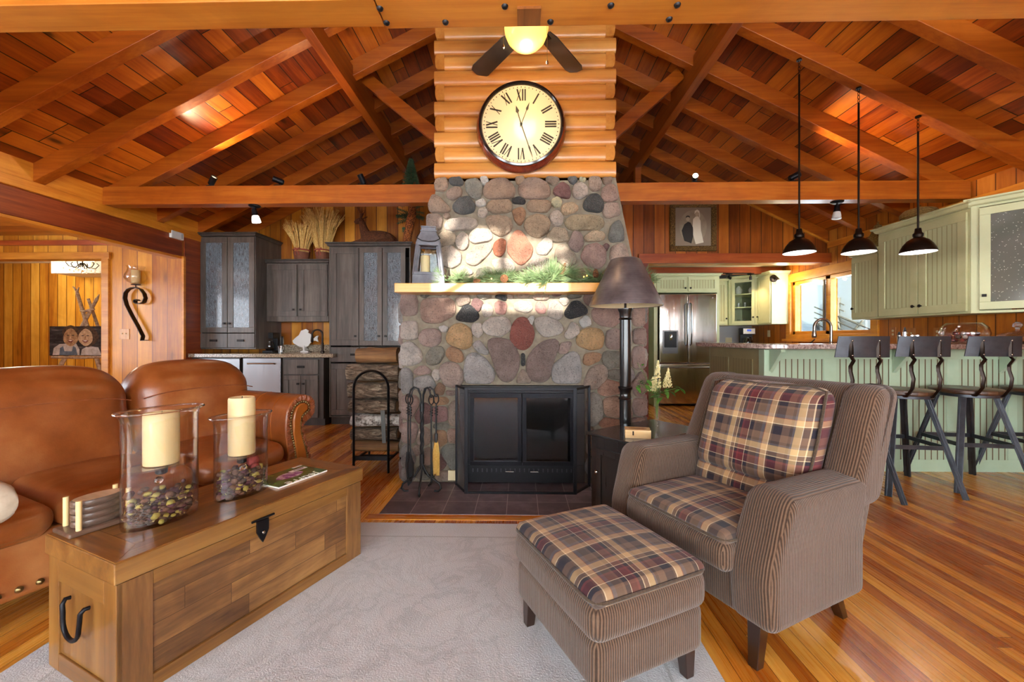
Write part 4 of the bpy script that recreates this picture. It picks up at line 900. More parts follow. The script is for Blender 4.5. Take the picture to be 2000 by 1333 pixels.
# ================= armchair and ottoman =================
AO = Vector((.80, 1.31, 0)); AA = math.radians(26.8)
ac = thing('armchair', 'brown corduroy armchair with plaid seat and back cushions', 'armchair', AO, AA)
DLEG = plain('espresso_leg', '2a1810', .3, coat=.4)
def lean(p): 
    p = p.copy(); p.x += max(0, p.z-.18)*.36; return p
def uvs(c, a): return (c.y, c.z) if a == 0 else ((c.x, c.z) if a == 1 else (c.y, c.x))
def armfn(p):
    p = p.copy(); f = max(0, 1-p.x/.30); p.x += f*max(0, (p.z-.34)/.26)**1.5*.085 - f*.012*max(0, 1-abs(p.z-.3)/.15); return p
AW = .80
for y0_, y1_ in ((0, .165), (AW-.165, AW)):
    def af(p, y0_=y0_): 
        q = armfn(p); s_ = -1 if y0_ == 0 else 1
        q.y += s_*.018*max(0, (q.z-.42)/.18); q.z += .012*math.sin((q.y-y0_)/.165*PI)*(q.z > .5); return q
    MB().rbox(0, .56, y0_, y1_, .155, .595, .042, n=10, fn=af).build('arm', CORDU, ac, smooth=60, uv=lambda c, a: (c.y, c.z) if a == 0 else ((c.x, c.z) if a == 1 else (c.y, c.x)))
MB().rbox(.42, .56, .02, AW-.02, .155, .925, .055, n=10, fn=lean).build('chair_back', CORDU, ac, smooth=60, uv=uvs)
for y0_, y1_ in ((-.005, .135), (AW-.135, AW+.005)):
    def wf_(p):
        p = p.copy(); p.x += .05*max(0, (p.z-.55)/.37)*(p.x < .45); p = lean(p); return p
    MB().rbox(.335, .565, y0_, y1_, .47, .93, .055, n=8, fn=wf_).build('wing', CORDU, ac, smooth=60, uv=uvs)
MB().rbox(.02, .5, .14, AW-.14, .155, .31, .02).build('seat_frame', CORDU, ac, smooth=60, uv=uvs)
def plaid_top(x0_, x1_, y0_, y1_, z0_, z1_, par, r=.045, puff=.02, nm='cushion_top'):
    MB().rbox(x0_+.006, x1_-.006, y0_+.006, y1_-.006, z1_-.05, z1_, r*.8, n=12, puff=(0, 0, puff)).build(nm, PLAID, par, smooth=60, uv=lambda c, a: (c.x, c.y))
    m = MB(); pts = []
    for cx, cy, a_ in ((x1_-r, y1_-r, 0), (x0_+r, y1_-r, PI/2), (x0_+r, y0_+r, PI), (x1_-r, y0_+r, 3*PI/2)):
        for k in range(6): pts.append((cx+(r-.002)*math.cos(a_+k*PI/10), cy+(r-.002)*math.sin(a_+k*PI/10), z1_-.024))
    m.tube(pts, .0055, 7, closed=True).build('piping', CORDN, par, smooth=60)
sc_ = MB().rbox(-.045, .46, .135, AW-.155, .30, .418, .035, n=10, puff=(.02, 0, 0)).build('seat_cushion', CORDU, ac, smooth=60, uv=uvs)
plaid_top(-.045, .46, .135, AW-.155, .30, .442, sc_, .05, .022)
bcf = lambda p: lean(p)
def bc_fn(p):
    q = p.copy(); u = (p.y-.39)/.26; q.z += -.012*u*u*(p.z > .8); q.x += noise.noise(Vector((p.y*6, p.z*6, 3)))*.010; return lean(q)
MB().rbox(.265, .43, .135, AW-.145, .50, .915, .062, n=14, puff=(.035, 0, 0), fn=bc_fn).build('back_cushion', PLAID, ac, smooth=60, uv=lambda c, a: (c.y+.03, c.z))
MB().rbox(.285, .44, .135, AW-.15, .415, .545, .05, n=10, puff=(.02, 0, 0), fn=lean).build('lumbar_cushion', PLAID, ac, smooth=60, uv=lambda c, a: (c.y+.03, c.z))
e = [lean(Vector((.30, y, z))) for y, z in ((.14, .55), (.132, .7), (.135, .9), (.2, .918), (.39, .905), (.6, .918), (AW-.142, .9), (AW-.14, .7), (AW-.145, .55))]
MB().tube(e, .006, 7).build('cushion_piping', CORDN, ac, smooth=60)
def leg(par, x, y, h, fx, fy, w=.034, tw=.05):
    MB().hexa([(fx-w/2, fy-w/2, 0), (fx+w/2, fy-w/2, 0), (fx+w/2, fy+w/2, 0), (fx-w/2, fy+w/2, 0)], [(x-tw/2, y-tw/2, h), (x+tw/2, y-tw/2, h), (x+tw/2, y+tw/2, h), (x-tw/2, y+tw/2, h)]).build('leg', DLEG, par, bevel=.003)
for x, y, fx, fy in ((.06, .09, .045, .09), (.06, AW-.09, .045, AW-.09), (.50, .1, .60, .105), (.50, AW-.1, .60, AW-.105)): leg(ac, x, y, .17, fx, fy)
OO = Vector((.205, 1.135, .0125)); OA = math.radians(26.0)
ot = thing('ottoman', 'brown corduroy ottoman with a plaid top in front of the armchair', 'ottoman', OO, OA)
OW, OL = .445, .53
MB().rbox(0.006, OW-.006, .006, OL-.006, .095, .255, .035, n=8).build('ottoman_base', CORDU, ot, smooth=60, uv=uvs)
oc_ = MB().rbox(-.004, OW+.004, -.004, OL+.004, .235, .365, .045, n=10, puff=(.006, .006, 0)).build('cushion', CORDU, ot, smooth=60, uv=uvs)
plaid_top(-.004, OW+.004, -.004, OL+.004, .235, .387, oc_, .05, .022)
for x, y in ((.05, .05), (OW-.05, .05), (.05, OL-.05), (OW-.05, OL-.05)): leg(ot, x, y, .11, x+(.008 if x > .2 else -.008), y, .032, .046)

# ================= end table, lamp, vase, block =================
EA = math.radians(37.4); EO = Vector((.619, 2.175, 0))
BW = wood('black_painted_wood', ('120f0e', '1b1716', '26201d'), 'x', 'z', rough=.3, knots=0, coat=.3, bump=.05)
et = thing('end_table', 'black cabinet end table between the armchair and the hearth', 'end table', (EO.x, EO.y, .0065), EA)
TXL, TYL, TZ = .64, .375, .55
MB().box(0, TXL, 0, TYL, TZ-.018, TZ).build('table_top', plain('black_table_top', '191614', .25, coat=.5), et, bevel=.004)
MB().box(.03, TXL-.03, .025, TYL-.025, .03, TZ-.018).build('cabinet_body', BW, et, bevel=.002)
for x in (.03, TXL-.07):
    for y in (.022, TYL-.062): MB().box(x-.003, x+.04, y, y+.04, 0, TZ-.02).build('leg', BW, et, bevel=.002)
dr_ = MB().box(.014, .03, .07, TYL-.07, .09, .11).box(.014, .03, .07, TYL-.07, .43, .465).box(.014, .03, .07, .105, .11, .43).box(.014, .03, TYL-.105, TYL-.07, .11, .43).box(.022, .03, .1, TYL-.1, .1, .44).build('door', BW, et, bevel=.002)
MB().lathe([(.004, 0), (.004, .012), (.011, .018), (.012, .024), (.006, .03), (0, .031)], n=14, M=Matrix.Translation((.014, TYL-.088, .33)) @ Matrix.Rotation(-PI/2, 4, 'Y')).build('knob', NICKEL, dr_, smooth=50)
lp = thing('floor_lamp', 'black column floor lamp with a bronze metal cone shade behind the end table', 'lamp', (.712, 2.80, 0))
LB = plain('lamp_black', '0e0d0e', .28, coat=.4)
MB().lathe([(.085, 0), (.085, .012), (.06, .025), (.045, .04)], n=32).build('lamp_base', LB, lp, smooth=40)
MB().lathe([(.038, .035), (.038, .70), (.047, .705), (.04, .715), (.036, .735), (.036, .745), (.04, .765), (.047, .775), (.047, .785), (.038, .79), (.037, 1.24), (.046, 1.245), (.038, 1.255), (.04, 1.29), (.05, 1.31), (.05, 1.318), (.02, 1.32), (.0, 1.321)], n=32).build('lamp_column', LB, lp, smooth=35)
MB().lathe([(.008, 1.32), (.008, 1.36), (.02, 1.362), (.02, 1.41), (.006, 1.415)], n=12).tube([(.03, 0, 1.35), (.035, 0, 1.42), (.03, 0, 1.5), (0, 0, 1.64), (-.03, 0, 1.5), (-.035, 0, 1.42), (-.03, 0, 1.35)], .002, 5).build('lamp_socket', BRNZ, lp, smooth=40)
SH = NT('bronze_shade'); nn = SH.noise(SH.obj(), 9, 4); xx = SH.sep(SH.obj()); br = SH.noise(SH.comb(SH.math('MULTIPLY', xx[0], 6), SH.math('MULTIPLY', xx[1], 6), SH.math('MULTIPLY', xx[2], 160)), 1, 2)
SH.set(SH.ramp(SH.math('ADD', SH.math('MULTIPLY', nn, .8), SH.math('MULTIPLY', br, .2)), [(.3, '4e484a'), (.7, '807879')]), .42, metal=.6)
shp = MB().lathe([(.243, 1.338), (.245, 1.334), (.243, 1.345), (.10, 1.648), (.085, 1.655), (.03, 1.657)], n=56, caps=False).build('lamp_shade', SH.m, lp, smooth=40)
MB().lathe([(.240, 1.337), (.083, 1.650)], n=56, caps=False).build('shade_lining', plain('shade_lining_cream', 'd8c8a0', .6), shp, smooth=40)
bp = aZ(1248, 858, .55)
wb = thing('wooden_block', 'small carved pale wood block dish on the black end table', 'wooden box', (bp.x, bp.y+.03, .5505), math.radians(-12))
MB().box(-.07, .07, -.045, .045, 0, .052).build('block_body', wood('pale_burl', ('a17848', 'c8a26c', 'dcbd8c'), 'z', 'x', knots=.3, gs=24), wb, bevel=.003)
MB().lathe([(.05, .0521), (.05, .0535), (.043, .0535), (.043, .0521)], n=32, sy=.6, caps=False).build('carved_ring', wood('burl_dark', ('7a5128', '95693a', 'a98350'), 'x', 'y', knots=0), wb, smooth=40)
MB().lathe([(.0, .0523), (.04, .0524)], n=32, sy=.6, caps=False).build('dish', plain('burl_hollow', '8f683c', .6), wb)
MB().box(-.03, -.022, -.0465, -.045, .022, .045).build('slot', plain('slot_dark', '2a1a0e', .8), wb)
vp = aZ(1283, 835, .55)
vs_ = thing('bud_vase', 'slim clear footed glass bud vase on the black end table', 'vase', (vp.x, vp.y, .5505))
MB().lathe([(.034, 0), (.034, .002), (.012, .006), (.006, .012), (.006, .03), (.011, .04), (.012, .10), (.015, .17), (.024, .235), (.026, .237), (.022, .233), (.013, .168), (.010, .10), (.009, .045), (.0, .04)], n=28, caps=False).build('vase_glass', VASEG, vs_, smooth=40)
MB().lathe([(.034, 0), (.034, .0022), (.0, .0025)], n=28).build('vase_foot', GLASS, vs_, smooth=40)
fl = thing('astilbe_bouquet', 'cream feathery flowers with green leaves in the slim glass vase', 'flowers', (vp.x, vp.y, .60))
GRN = mottled('leaf_green', '2f5a1c', '5f8d35', 20, .5); STEM = plain('stem_green', '55702c', .6); CRM = mottled('cream_blossom', 'c9b878', 'e6dba8', 60, .7)
rl = random.Random(5)
stems = [((.0, .0, 0), (.0, -.01, .33)), ((.0, 0, 0), (.07, .0, .31)), ((0, 0, 0), (-.12, .01, .36)), ((0, 0, 0), (-.11, 0, .22)), ((0, 0, 0), (.13, 0, .20)), ((0, 0, 0), (.04, .03, .24)), ((0, 0, 0), (-.06, -.03, .26)), ((0,0,0), (-.03, .02, .2))]
for a, b in stems:
    a, b = Vector(a), Vector(b); mid = Vector((a.x+(b.x-a.x)*.12, a.y+(b.y-a.y)*.12, .17))
    MB().tube([a, mid, b*.6+mid*.4, b], .0018, 5).build('stem', STEM, fl, smooth=60)
def leafm(m, p, d, L, Wd):
    d = Vector(d).normalized(); s_ = d.cross(Vector((0, 0, 1))); s_ = s_.normalized() if s_.length > .01 else Vector((1, 0, 0)); u = s_.cross(d)
    pts = []
    for k in range(6):
        f = k/5; w = Wd*math.sin(PI*min(1, f*.93+.07))**.8; c = p+d*L*f-u*.0+Vector((0, 0, -.25*L*f*f)); pts += [c-s_*w+u*w*.25, c, c+s_*w+u*w*.25]
    fs = []
    for k in range(5): fs += [(k*3, k*3+1, k*3+4, k*3+3), (k*3+1, k*3+2, k*3+5, k*3+4)]
    m.add(pts, fs)
for (base, spread, cnt, sz) in (((-.11, 0, .22), .05, 5, .045), ((-.1, 0, .33), .03, 3, .03), ((.13, 0, .19), .04, 5, .045), ((-.06, -.02, .24), .03, 4, .05), ((-.05, 0, .17), .06, 7, .06), ((.05, 0, .17), .06, 7, .05), ((0, -.02, .15), .05, 6, .05)):
    for _ in range(cnt):
        m = MB(); p = Vector(base)+Vector((rl.uniform(-1, 1)*spread*.5, rl.uniform(-1, 1)*spread*.4, rl.uniform(-1, 1)*spread*.4)); leafm(m, p, (rl.uniform(-1, 1), rl.uniform(-.8, .5), rl.uniform(-.4, .7)), sz*rl.uniform(.8, 1.2), sz*.3)
        m.build('leaf', GRN, fl, smooth=60)
for (tx_, ty_, z0_, h_) in ((.0, -.01, .2, .17), (.068, 0, .2, .12), (-.03, 0, .18, .08)):
    m = MB()
    for _ in range(240):
        f = rl.random(); r_ = .032*(1-f)**.8*rl.random()**.4; th = rl.uniform(0, 2*PI); m.ell((tx_+r_*math.cos(th)+.01*(f-.5), ty_+r_*math.sin(th), z0_+h_*f+rl.uniform(0, .01)), .0042, .0042, .005, 5, 3)
    m.build('blossom_plume', CRM, fl, smooth=60)['kind'] = 'stuff'
# ================= fireplace screen, tools, wood rack =================
A_, B_ = aZ(911, 967, 0), aZ(1122, 967, 0)
sy = (A_.y+B_.y)/2; xa, xb = A_.x, B_.x
scn = thing('fireplace_screen', 'black three-panel folding mesh screen in front of the firebox', 'fireplace screen', ((xa+xb)/2, sy, .006))
cx_ = (xa+xb)/2; hw = (xb-xa)/2; zt_ = 1.12-98*sy/800-.006
def panel(p0, p1, z1, nm):
    p0, p1 = Vector(p0), Vector(p1); m = MB(); t = .012
    for q in (p0, p1): m.beam((q.x, q.y, 0), (q.x, q.y, z1), t*1.6, t*1.3, up=(0, 1, 0))
    for z in (.008, z1-.008): m.beam((p0.x, p0.y, z), (p1.x, p1.y, z), t, .016)
    f = m.build(nm, BLK, scn, bevel=.0015)
    d = (p1-p0)
    MB().add([(p0.x, p0.y, .01), (p1.x, p1.y, .01), (p1.x, p1.y, z1-.01), (p0.x, p0.y, z1-.01)], [(0, 1, 2, 3)]).build('mesh', MESH, f)
panel((-hw, 0, 0), (hw, 0, 0), zt_, 'centre_panel')
L_, R_ = aZ(895, 948, 0), aZ(1146, 945, 0)
panel((L_.x-cx_-.01, .17, 0), (-hw-.006, .002, 0), zt_, 'side_panel'); panel((hw+.006, .002, 0), (R_.x-cx_+.005, .16, 0), zt_, 'side_panel')
# tools
fx, fy_ = -.715, 2.955
ts = thing('fire_tool_stand', 'twisted wrought iron fireplace tool stand with four scrolled feet', 'tool stand', (fx, fy_, .006))
m = MB()
m.cyl((0, 0, .22), (0, 0, .64), .011)
for k in range(3):
    m.tube([(.010*math.cos(k*2.09+z*26), .010*math.sin(k*2.09+z*26), .26+z) for z in [i*.012 for i in range(29)]], .0065, 6)
m.cyl((0, 0, .20), (0, 0, .27), .017).cyl((0, 0, .58), (0, 0, .64), .017)
m.build('post', BLKM, ts, smooth=50)
for k, a in enumerate((-PI/2+.1, -.15, PI+.15, PI/2-.3)):
    u = Vector((math.cos(a), math.sin(a), 0)); m = MB()
    pr = [(0, .22), (.015, .17), (.05, .115), (.10, .085), (.135, .06), (.145, .03), (.125, .01), (.095, .009)]
    m.tube([u*r+Vector((0, 0, z)) for r, z in pr], .0075, 8); m.build('foot', BLKM, ts, smooth=60)
hooks = []
for k, a in enumerate((PI-.1, PI+.75, -.75, .1)):
    u = Vector((math.cos(a), math.sin(a)*.5, 0)); pr = [(.006, .62), (.012, .70), (.03, .745), (.06, .755), (.085, .735), (.095, .70), (.10, .685), (.11, .69)]
    MB().tube([u*r+Vector((0, 0, z)) for r, z in pr], .006, 8).build('hook', BLKM, ts, smooth=60)
    hooks.append(Vector((fx, fy_, .006))+u*.103)
def tool(nm, label, h, kind):
    t = thing(nm, label, 'fireplace tool', (h.x, h.y, .09))
    loop = [(0+.018*math.cos(a), 0, .585+.035*math.sin(a)) for a in [PI*2*k/14 for k in range(14)]]
    MB().tube(loop, .0045, 6, closed=True).build('handle_loop', BLKM, t, smooth=60)
    m = MB().cyl((0, 0, .16 if kind != 'poker' else .0), (0, 0, .55), .0055, n=10)
    for z in (.47, .49, .51): m.tube([(.009*math.cos(a), .009*math.sin(a), z+a*.003) for a in [PI*2*k/10 for k in range(11)]], .004, 5)
    m.build('shaft', BLKM, t, smooth=60)
    if kind == 'shovel': MB().prism([(-.012, .20), (.012, .20), (.045, .12), (.03, -.02), (-.0, -.05), (-.02, .1)], 'y', -.004, .0).build('shovel_blade', BLKM, t, bevel=.001)
    if kind == 'tongs':
        MB().tube([(0, 0, .2), (-.02, 0, .13), (-.022, 0, .05), (-.005, 0, .0)], .005, 6).tube([(0, 0, .2), (.02, 0, .13), (.022, 0, .05), (.005, 0, .0)], .005, 6).build('tong_arms', BLKM, t, smooth=60)
    if kind == 'poker': MB().tube([(0, 0, .06), (.02, 0, .03), (.028, 0, .05)], .005, 6).build('poker_barb', BLKM, t, smooth=60)
    if kind == 'broom':
        MB().lathe([(.012, .27), (.013, .33), (.006, .34)], n=14).build('ferrule', BLKM, t, smooth=50)
        rr = random.Random(2); m = MB()
        for _ in range(130):
            a, r = rr.uniform(0, 2*PI), math.sqrt(rr.random()); m.tube([(r*.010*math.cos(a), r*.010*math.sin(a), .29), (r*.024*math.cos(a), r*.014*math.sin(a), .19), (r*.022*math.cos(a)+.002, r*.012*math.sin(a), .045+rr.uniform(-.02, .03))], .0017, 4)
        m.build('straw_bristles', mottled('broom_straw', 'b98d3c', 'd9b261', 80, .8), t, smooth=60)
tool('fire_shovel', 'iron ash shovel hanging at the far left of the tool stand', hooks[0], 'shovel')
tool('fire_tongs', 'iron log tongs hanging second from left on the tool stand', hooks[1], 'tongs')
tool('fire_poker', 'iron poker hanging just right of the tool stand post', hooks[2], 'poker')
tool('hearth_broom', 'straw hearth broom hanging at the right of the tool stand', hooks[3], 'broom')
# outlet at the hearth
def plate(nm, label, cat, p, w, h, mat, dirn=0, sock='outlet', d=.006):
    t = thing(nm, label, cat, p, dirn)
    MB().box(-w/2, w/2, -d, 0, -h/2, h/2).build('cover_plate', mat, t, bevel=.0015)
    sm = CREAMP
    if sock == 'outlet':
        for z in (-.021, .021): MB().lathe([(.0135, 0), (.0135, .002)], n=16, M=Matrix.Translation((0, -d, z)) @ Matrix.Rotation(PI/2, 4, 'X')).build('socket', sm, t)
    if sock == 'switch':
        for x in ((-.023, .023) if w > .1 else (0,)): MB().box(x-.004, x+.004, -d-.012, -d, -.002, .014).build('toggle', sm, t, bevel=.001)
    return t
p = aY(886, 929, YF-.035); plate('wall_outlet', 'cream outlet plate low on the fireplace stones beside the screen', 'outlet', (p.x, YF-.022, p.z), .085, .075, CREAMP, d=.02)
# wood rack
rk = thing('firewood_rack', 'arched flat-iron firewood rack left of the stone fireplace', 'firewood rack', (-1.24, 3.42, 0))
HR = [(-.145, 0), (-.145, .66)]+[(-.145*math.cos(a), .70+.145*math.sin(a)) for a in [PI*k/12 for k in range(13)]]+[(.145, .66), (.145, 0)]
for y in (-.05, .30):
    MB().tube([(x, y, z) for x, z in HR], .022, 4, flat=.5).build('hoop', IRON, rk, smooth=40)
MB().box(-.14, .14, -.045, -.03, .10, .135).box(-.14, .14, .28, .295, .10, .135).box(-.15, -.135, -.05, .3, .09, .105).box(.135, .15, -.05, .3, .09, .105).box(-.15, .15, .1, .13, .09, .1).build('log_cradle', IRON, rk)
MB().prism([(.085, .52), (.12, .52), (.13, .25), (.10, .25)], 'y', -.068, -.062).build('strap', plain('grey_strap', '4a4a46', .7), rk)
BARK = NT('log_bark'); v = BARK.obj(); xs = BARK.sep(v); st_ = BARK.comb(BARK.math('MULTIPLY', xs[0], 9), BARK.math('MULTIPLY', xs[1], 30), BARK.math('MULTIPLY', xs[2], 30)); n = BARK.noise(st_, 1.3, 5, .7, .8)
BARK.set(BARK.ramp(n, [(.32, '2a2019'), (.5, '66523f'), (.66, '998570')]), .9); BARK.bump(n, 1, .03); BARKM = BARK.m
BIRCH = NT('birch_bark'); v = BIRCH.obj(); n = BIRCH.noise(v, 22, 4, .7); BIRCH.set(BIRCH.ramp(n, [(.38, '4a4038'), (.5, 'a39a90'), (.7, 'cfc8bf')]), .85); BIRCH.bump(n, .8, .01)
SPLIT = wood('split_log_wood', ('3e2818', '684628', '8a6238'), 'z', 'x', knots=.2, gs=20, rough=.8, coat=0, bump=.8)
ENDG = plain('log_end_grain', '8c6540', .85)
LAB = {'bark': 'rough brown bark log', 'birch': 'pale birch bark log', 'split': 'tan split wood log'}
ordn = ['bottom', 'second', 'third', 'fourth', 'fifth', 'sixth', 'seventh', 'eighth', 'top']
kinds = ['split', 'bark', 'birch', 'bark', 'bark', 'bark', 'split']
hts = [.095, .11, .115, .125, .15, .15, .14]
zz = .142; rr = random.Random(8)
for row in range(7):
    h = hts[row]
    for col_, yy in enumerate((-.0+.045, .20)):
        k = kinds[row] if col_ == 0 else rr.choice(['bark', 'split'])
        hl = .215+rr.uniform(-.02, .015)-(0 if row < 6 else .04); xo = rr.uniform(-.02, .01)+(.03 if row == 6 else -.005)
        hh = h*.5
        lab = '%s, %s from the floor, %s stack of the rack' % (LAB[k], {'bottom': 'first', 'top': 'ninth'}.get(ordn[row], ordn[row]), 'front' if col_ == 0 else 'rear')
        t = thing('firewood_log', lab, 'firewood', (-1.24+xo, 3.42+yy+.045, zz+hh), rr.uniform(-.03, .03), 'split firewood stacked in the rack')
        m = MB(); N = 18; L = 15; ph = rr.uniform(0, 9); vs = []
        for i in range(L):
            x = -hl+2*hl*i/(L-1)
            for q_ in range(N):
                a = 2*PI*q_/N; nz = noise.noise(Vector((x*9, math.cos(a)*1.6+ph, math.sin(a)*1.6)))*.26
                ry, rz = .076, hh*.98; e = 1/max(abs(math.cos(a))**2.6+abs(math.sin(a))**2.6, .01)**(1/2.6) if k != 'birch' else 1
                r = (1+nz*(.9 if k != 'split' else .45))*e*.93
                vs.append((x, ry*r*math.cos(a), rz*min(1.0, r)*math.sin(a)))
        m.add(vs, [(i*N+q_, i*N+(q_+1) % N, (i+1)*N+(q_+1) % N, (i+1)*N+q_) for i in range(L-1) for q_ in range(N)]+[tuple(range(N)), tuple((L-1)*N+q_ for q_ in reversed(range(N)))])
        m.build('log_bark' if k != 'split' else 'log_wood', {'bark': BARKM, 'birch': BIRCH.m, 'split': SPLIT}[k], t, smooth=50)
        for sg in (-1, 1): MB().lathe([(.0, 0), (hh*.75, .002*sg)], n=14, M=Matrix.Translation((sg*(hl+.001), 0, 0)) @ Matrix.Rotation(PI/2, 4, 'Y')).build('cut_end', ENDG, t)
    zz += h+.002

# ================= cabinet builders (local front faces -y) =================
def knob(par, x, z, mat, y=-.02, square=False):
    if square: return MB().box(x-.014, x+.014, y-.022, y-.012, z-.012, z+.012).box(x-.005, x+.005, y-.013, y, z-.005, z+.005).build('knob', mat, par, bevel=.002)
    return MB().lathe([(.006, 0), (.006, .012), (.015, .018), (.015, .024), (.008, .029), (0, .03)], n=14, M=Matrix.Translation((x, y, z)) @ Matrix.Rotation(PI/2, 4, 'X')).build('knob', mat, par, smooth=50)
def door(par, x0, x1, z0, z1, fm, pm, kx=None, kz=None, km=None, glass=None, r=.055, square=False, nm='door', y=0, shelf=None):
    m = MB()
    for a, b, c, d in ((x0, x1, z0, z0+r), (x0, x1, z1-r, z1), (x0, x0+r, z0+r, z1-r), (x1-r, x1, z0+r, z1-r)): m.box(a, b, y-.02, y-.001, c, d)
    d = m.build(nm, fm, par, bevel=.0025)
    if glass: MB().box(x0+r-.004, x1-r+.004, y-.012, y-.008, z0+r-.004, z1-r+.004).build('door_glass', glass, d)
    else: MB().box(x0+r-.004, x1-r+.004, y-.012, y-.002, z0+r-.004, z1-r+.004).build('door_panel', pm, d)
    if kx is not None: knob(d, kx, kz, km, y-.02, square)
    return d
def drawer(par, x0, x1, z0, z1, mat, km, kx=None, cup=True, y=0):
    d = MB().box(x0, x1, y-.02, y-.001, z0, z1).build('drawer', mat, par, bevel=.003)
    kx = (x0+x1)/2 if kx is None else kx; zc = (z0+z1)/2
    MB().box(kx-.045, kx+.045, y-.034, y-.02, zc+.004, zc+.014).box(kx-.045, kx+.045, y-.036, y-.030, zc-.014, zc+.014).box(kx-.045, kx-.04, y-.034, y-.02, zc-.012, zc+.01).box(kx+.04, kx+.045, y-.034, y-.02, zc-.012, zc+.01).build('drawer_pull', km, d, bevel=.001)
    return d
def crown(par, x0, x1, y0, y1, z, mat, o=.035, h=.05):
    m = MB(); pr = [(0, 0), (o*.3, h*.15), (o*.55, h*.6), (o, h*.75), (o, h)]
    for (e0, z0), (e1, z1) in zip(pr, pr[1:]):
        m.hexa([(x0-e0, y0-e0, z+z0), (x1+e0, y0-e0, z+z0), (x1+e0, y1, z+z0), (x0-e0, y1, z+z0)], [(x0-e1, y0-e1, z+z1), (x1+e1, y0-e1, z+z1), (x1+e1, y1, z+z1), (x0-e1, y1, z+z1)])
    m.build('crown_moulding', mat, par)
def shell(par, w, d, z0, z1, mat, nm='cabinet_body', inner=None):
    m = MB().box(0, w, d-.015, d, z0, z1).box(0, .018, 0, d-.015, z0, z1).box(w-.018, w, 0, d-.015, z0, z1).box(.018, w-.018, 0, d-.015, z0, z0+.018).box(.018, w-.018, 0, d-.015, z1-.018, z1)
    return m.build(nm, mat, par, bevel=.0015)
# ---- kitchenette ----
KB = plain('dark_pull', '1a1614', .4, metal=.5)
def face(px, Y, py=600): return aY(px, py, Y).x
YB = 5.85
Y0 = 5.28; xl, xr = XL+.01, face(500, Y0)
t = thing('glass_door_hutch', 'tall grey-stained hutch with two rain glass doors on the left of the bar counter', 'cabinet', (xl, Y0, .97)); w = xr-xl; h = 2.44-.97
shell(t, w, YB-Y0-.005, 0, h, GREYW)
zd_ = .215
for k in (0, 1):
    a, b = (.01+k*(w/2-.005)), (w/2-.003+k*(w/2-.007))
    door(t, a, b, zd_, h-.01, GREYW, GREYW, (b-.03 if k == 0 else a+.03), zd_+.12, KB, RAIN, .07, True)
    drawer(t, a, b, .02, zd_-.01, GREYW, KB)
crown(t, 0, w, -.02, YB-Y0-.02, h, GREYD)
sh_ = MB()
for k in range(1, 4): sh_.box(.02, w-.02, .02, .4, zd_+.32*k, zd_+.32*k+.02)
sh_.build('shelf', GREYW, t)
Y0 = 5.50; xl2, xr2 = xr+.004, face(643, Y0)
t = thing('wall_cabinet', 'grey-stained two-door wall cabinet above the fish figure', 'cabinet', (xl2, Y0, 1.34)); w = xr2-xl2-.005; h = .79
MB().box(0, w, 0, YB-Y0-.005, 0, h).build('cabinet_body', GREYW, t, bevel=.002)
for k in (0, 1):
    a, b = (.03+k*(w/2-.01)), (w/2-.005+k*(w/2-.01)); door(t, a, b, .07, h-.02, GREYW, GREYW, (b-.035 if k == 0 else a+.035), .16, KB, None, .07, True)
crown(t, 0, w, -.02, YB-Y0-.02, h, GREYD, .03, .05)
Y0 = 5.20; xl3 = face(643, Y0); w = 1.05
t = thing('pantry_cabinet', 'tall grey-stained pantry with rain glass doors beside the firewood rack', 'cabinet', (xl3, Y0, 0)); h = 2.285
shell(t, w, YB-Y0-.005, .10, h, GREYW); MB().box(0, w, .06, .1, 0, .10).build('toe_kick', GREYD, t)
x = .03; widths = (.365, .30, .30)
for k, ww in enumerate(widths):
    g = RAIN if k else None
    door(t, x, x+ww-.008, 1.02, h-.02, GREYW, GREYW, x+(.04 if k == 2 else ww-.045), 1.14, KB, g, .07 if k == 0 else .06, True); 
    if k: 
        s1 = MB().box(x, x+ww, .03, .4, 1.45, 1.47); s1.build('shelf', GREYW, t)
    x += ww
drawer(t, .03, .39, .81, 1.0, GREYW, KB, .33); door(t, .03, .39, .13, .79, GREYW, GREYW, .34, .66, KB, None, .07, True)
drawer(t, .40, 1.0, .81, 1.0, GREYW, KB); door(t, .40, 1.0, .13, .79, GREYW, GREYW, None, None, None, None, .07, True)
crown(t, 0, w, -.02, YB-Y0-.02, h, GREYD, .035, .05)
YK = 5.12; xk0 = XL+.005; xe = face(476, YK)
t = thing('beverage_fridge', 'undercounter stainless drinks fridge at the left end of the counter', 'fridge', (xk0+.02, YK, 0)); w = xe-xk0-.06
MB().box(0, w, 0, .6, .08, .865).build('fridge_case', GREYD, t); MB().box(0, w, -.02, 0, .1, .855).build('fridge_door', STEELF, t, bevel=.006)
t = thing('ice_maker', 'narrow stainless undercounter ice maker with a bar handle', 'appliance', (xe+.005, YK, 0)); w2 = face(551, YK)-xe-.01
MB().box(0, w2, 0, .6, .08, .865).build('case', GREYD, t); dd_ = MB().box(0, w2, -.025, 0, .1, .862).build('front_door', STEELF, t, bevel=.006)
MB().tube([(.07, -.025, .79), (.075, -.05, .795), (w2-.075, -.05, .795), (w2-.07, -.025, .79)], .009, 10).build('handle', plain('copper_handle', '8a6a50', .3, metal=1), dd_, smooth=60)
xs_ = face(551, YK)+.005; xq = face(632, YK); w3 = xq-xs_
t = thing('base_cabinet', 'grey-stained base cabinet with a drawer and two doors under the bar sink', 'cabinet', (xs_, YK, 0))
MB().box(0, w3, 0, .7, .09, .865).box(.02, w3-.01, .06, .7, 0, .09).build('cabinet_body', GREYD, t, bevel=.002)
drawer(t, .03, w3-.06, .66, .845, GREYW, KB)
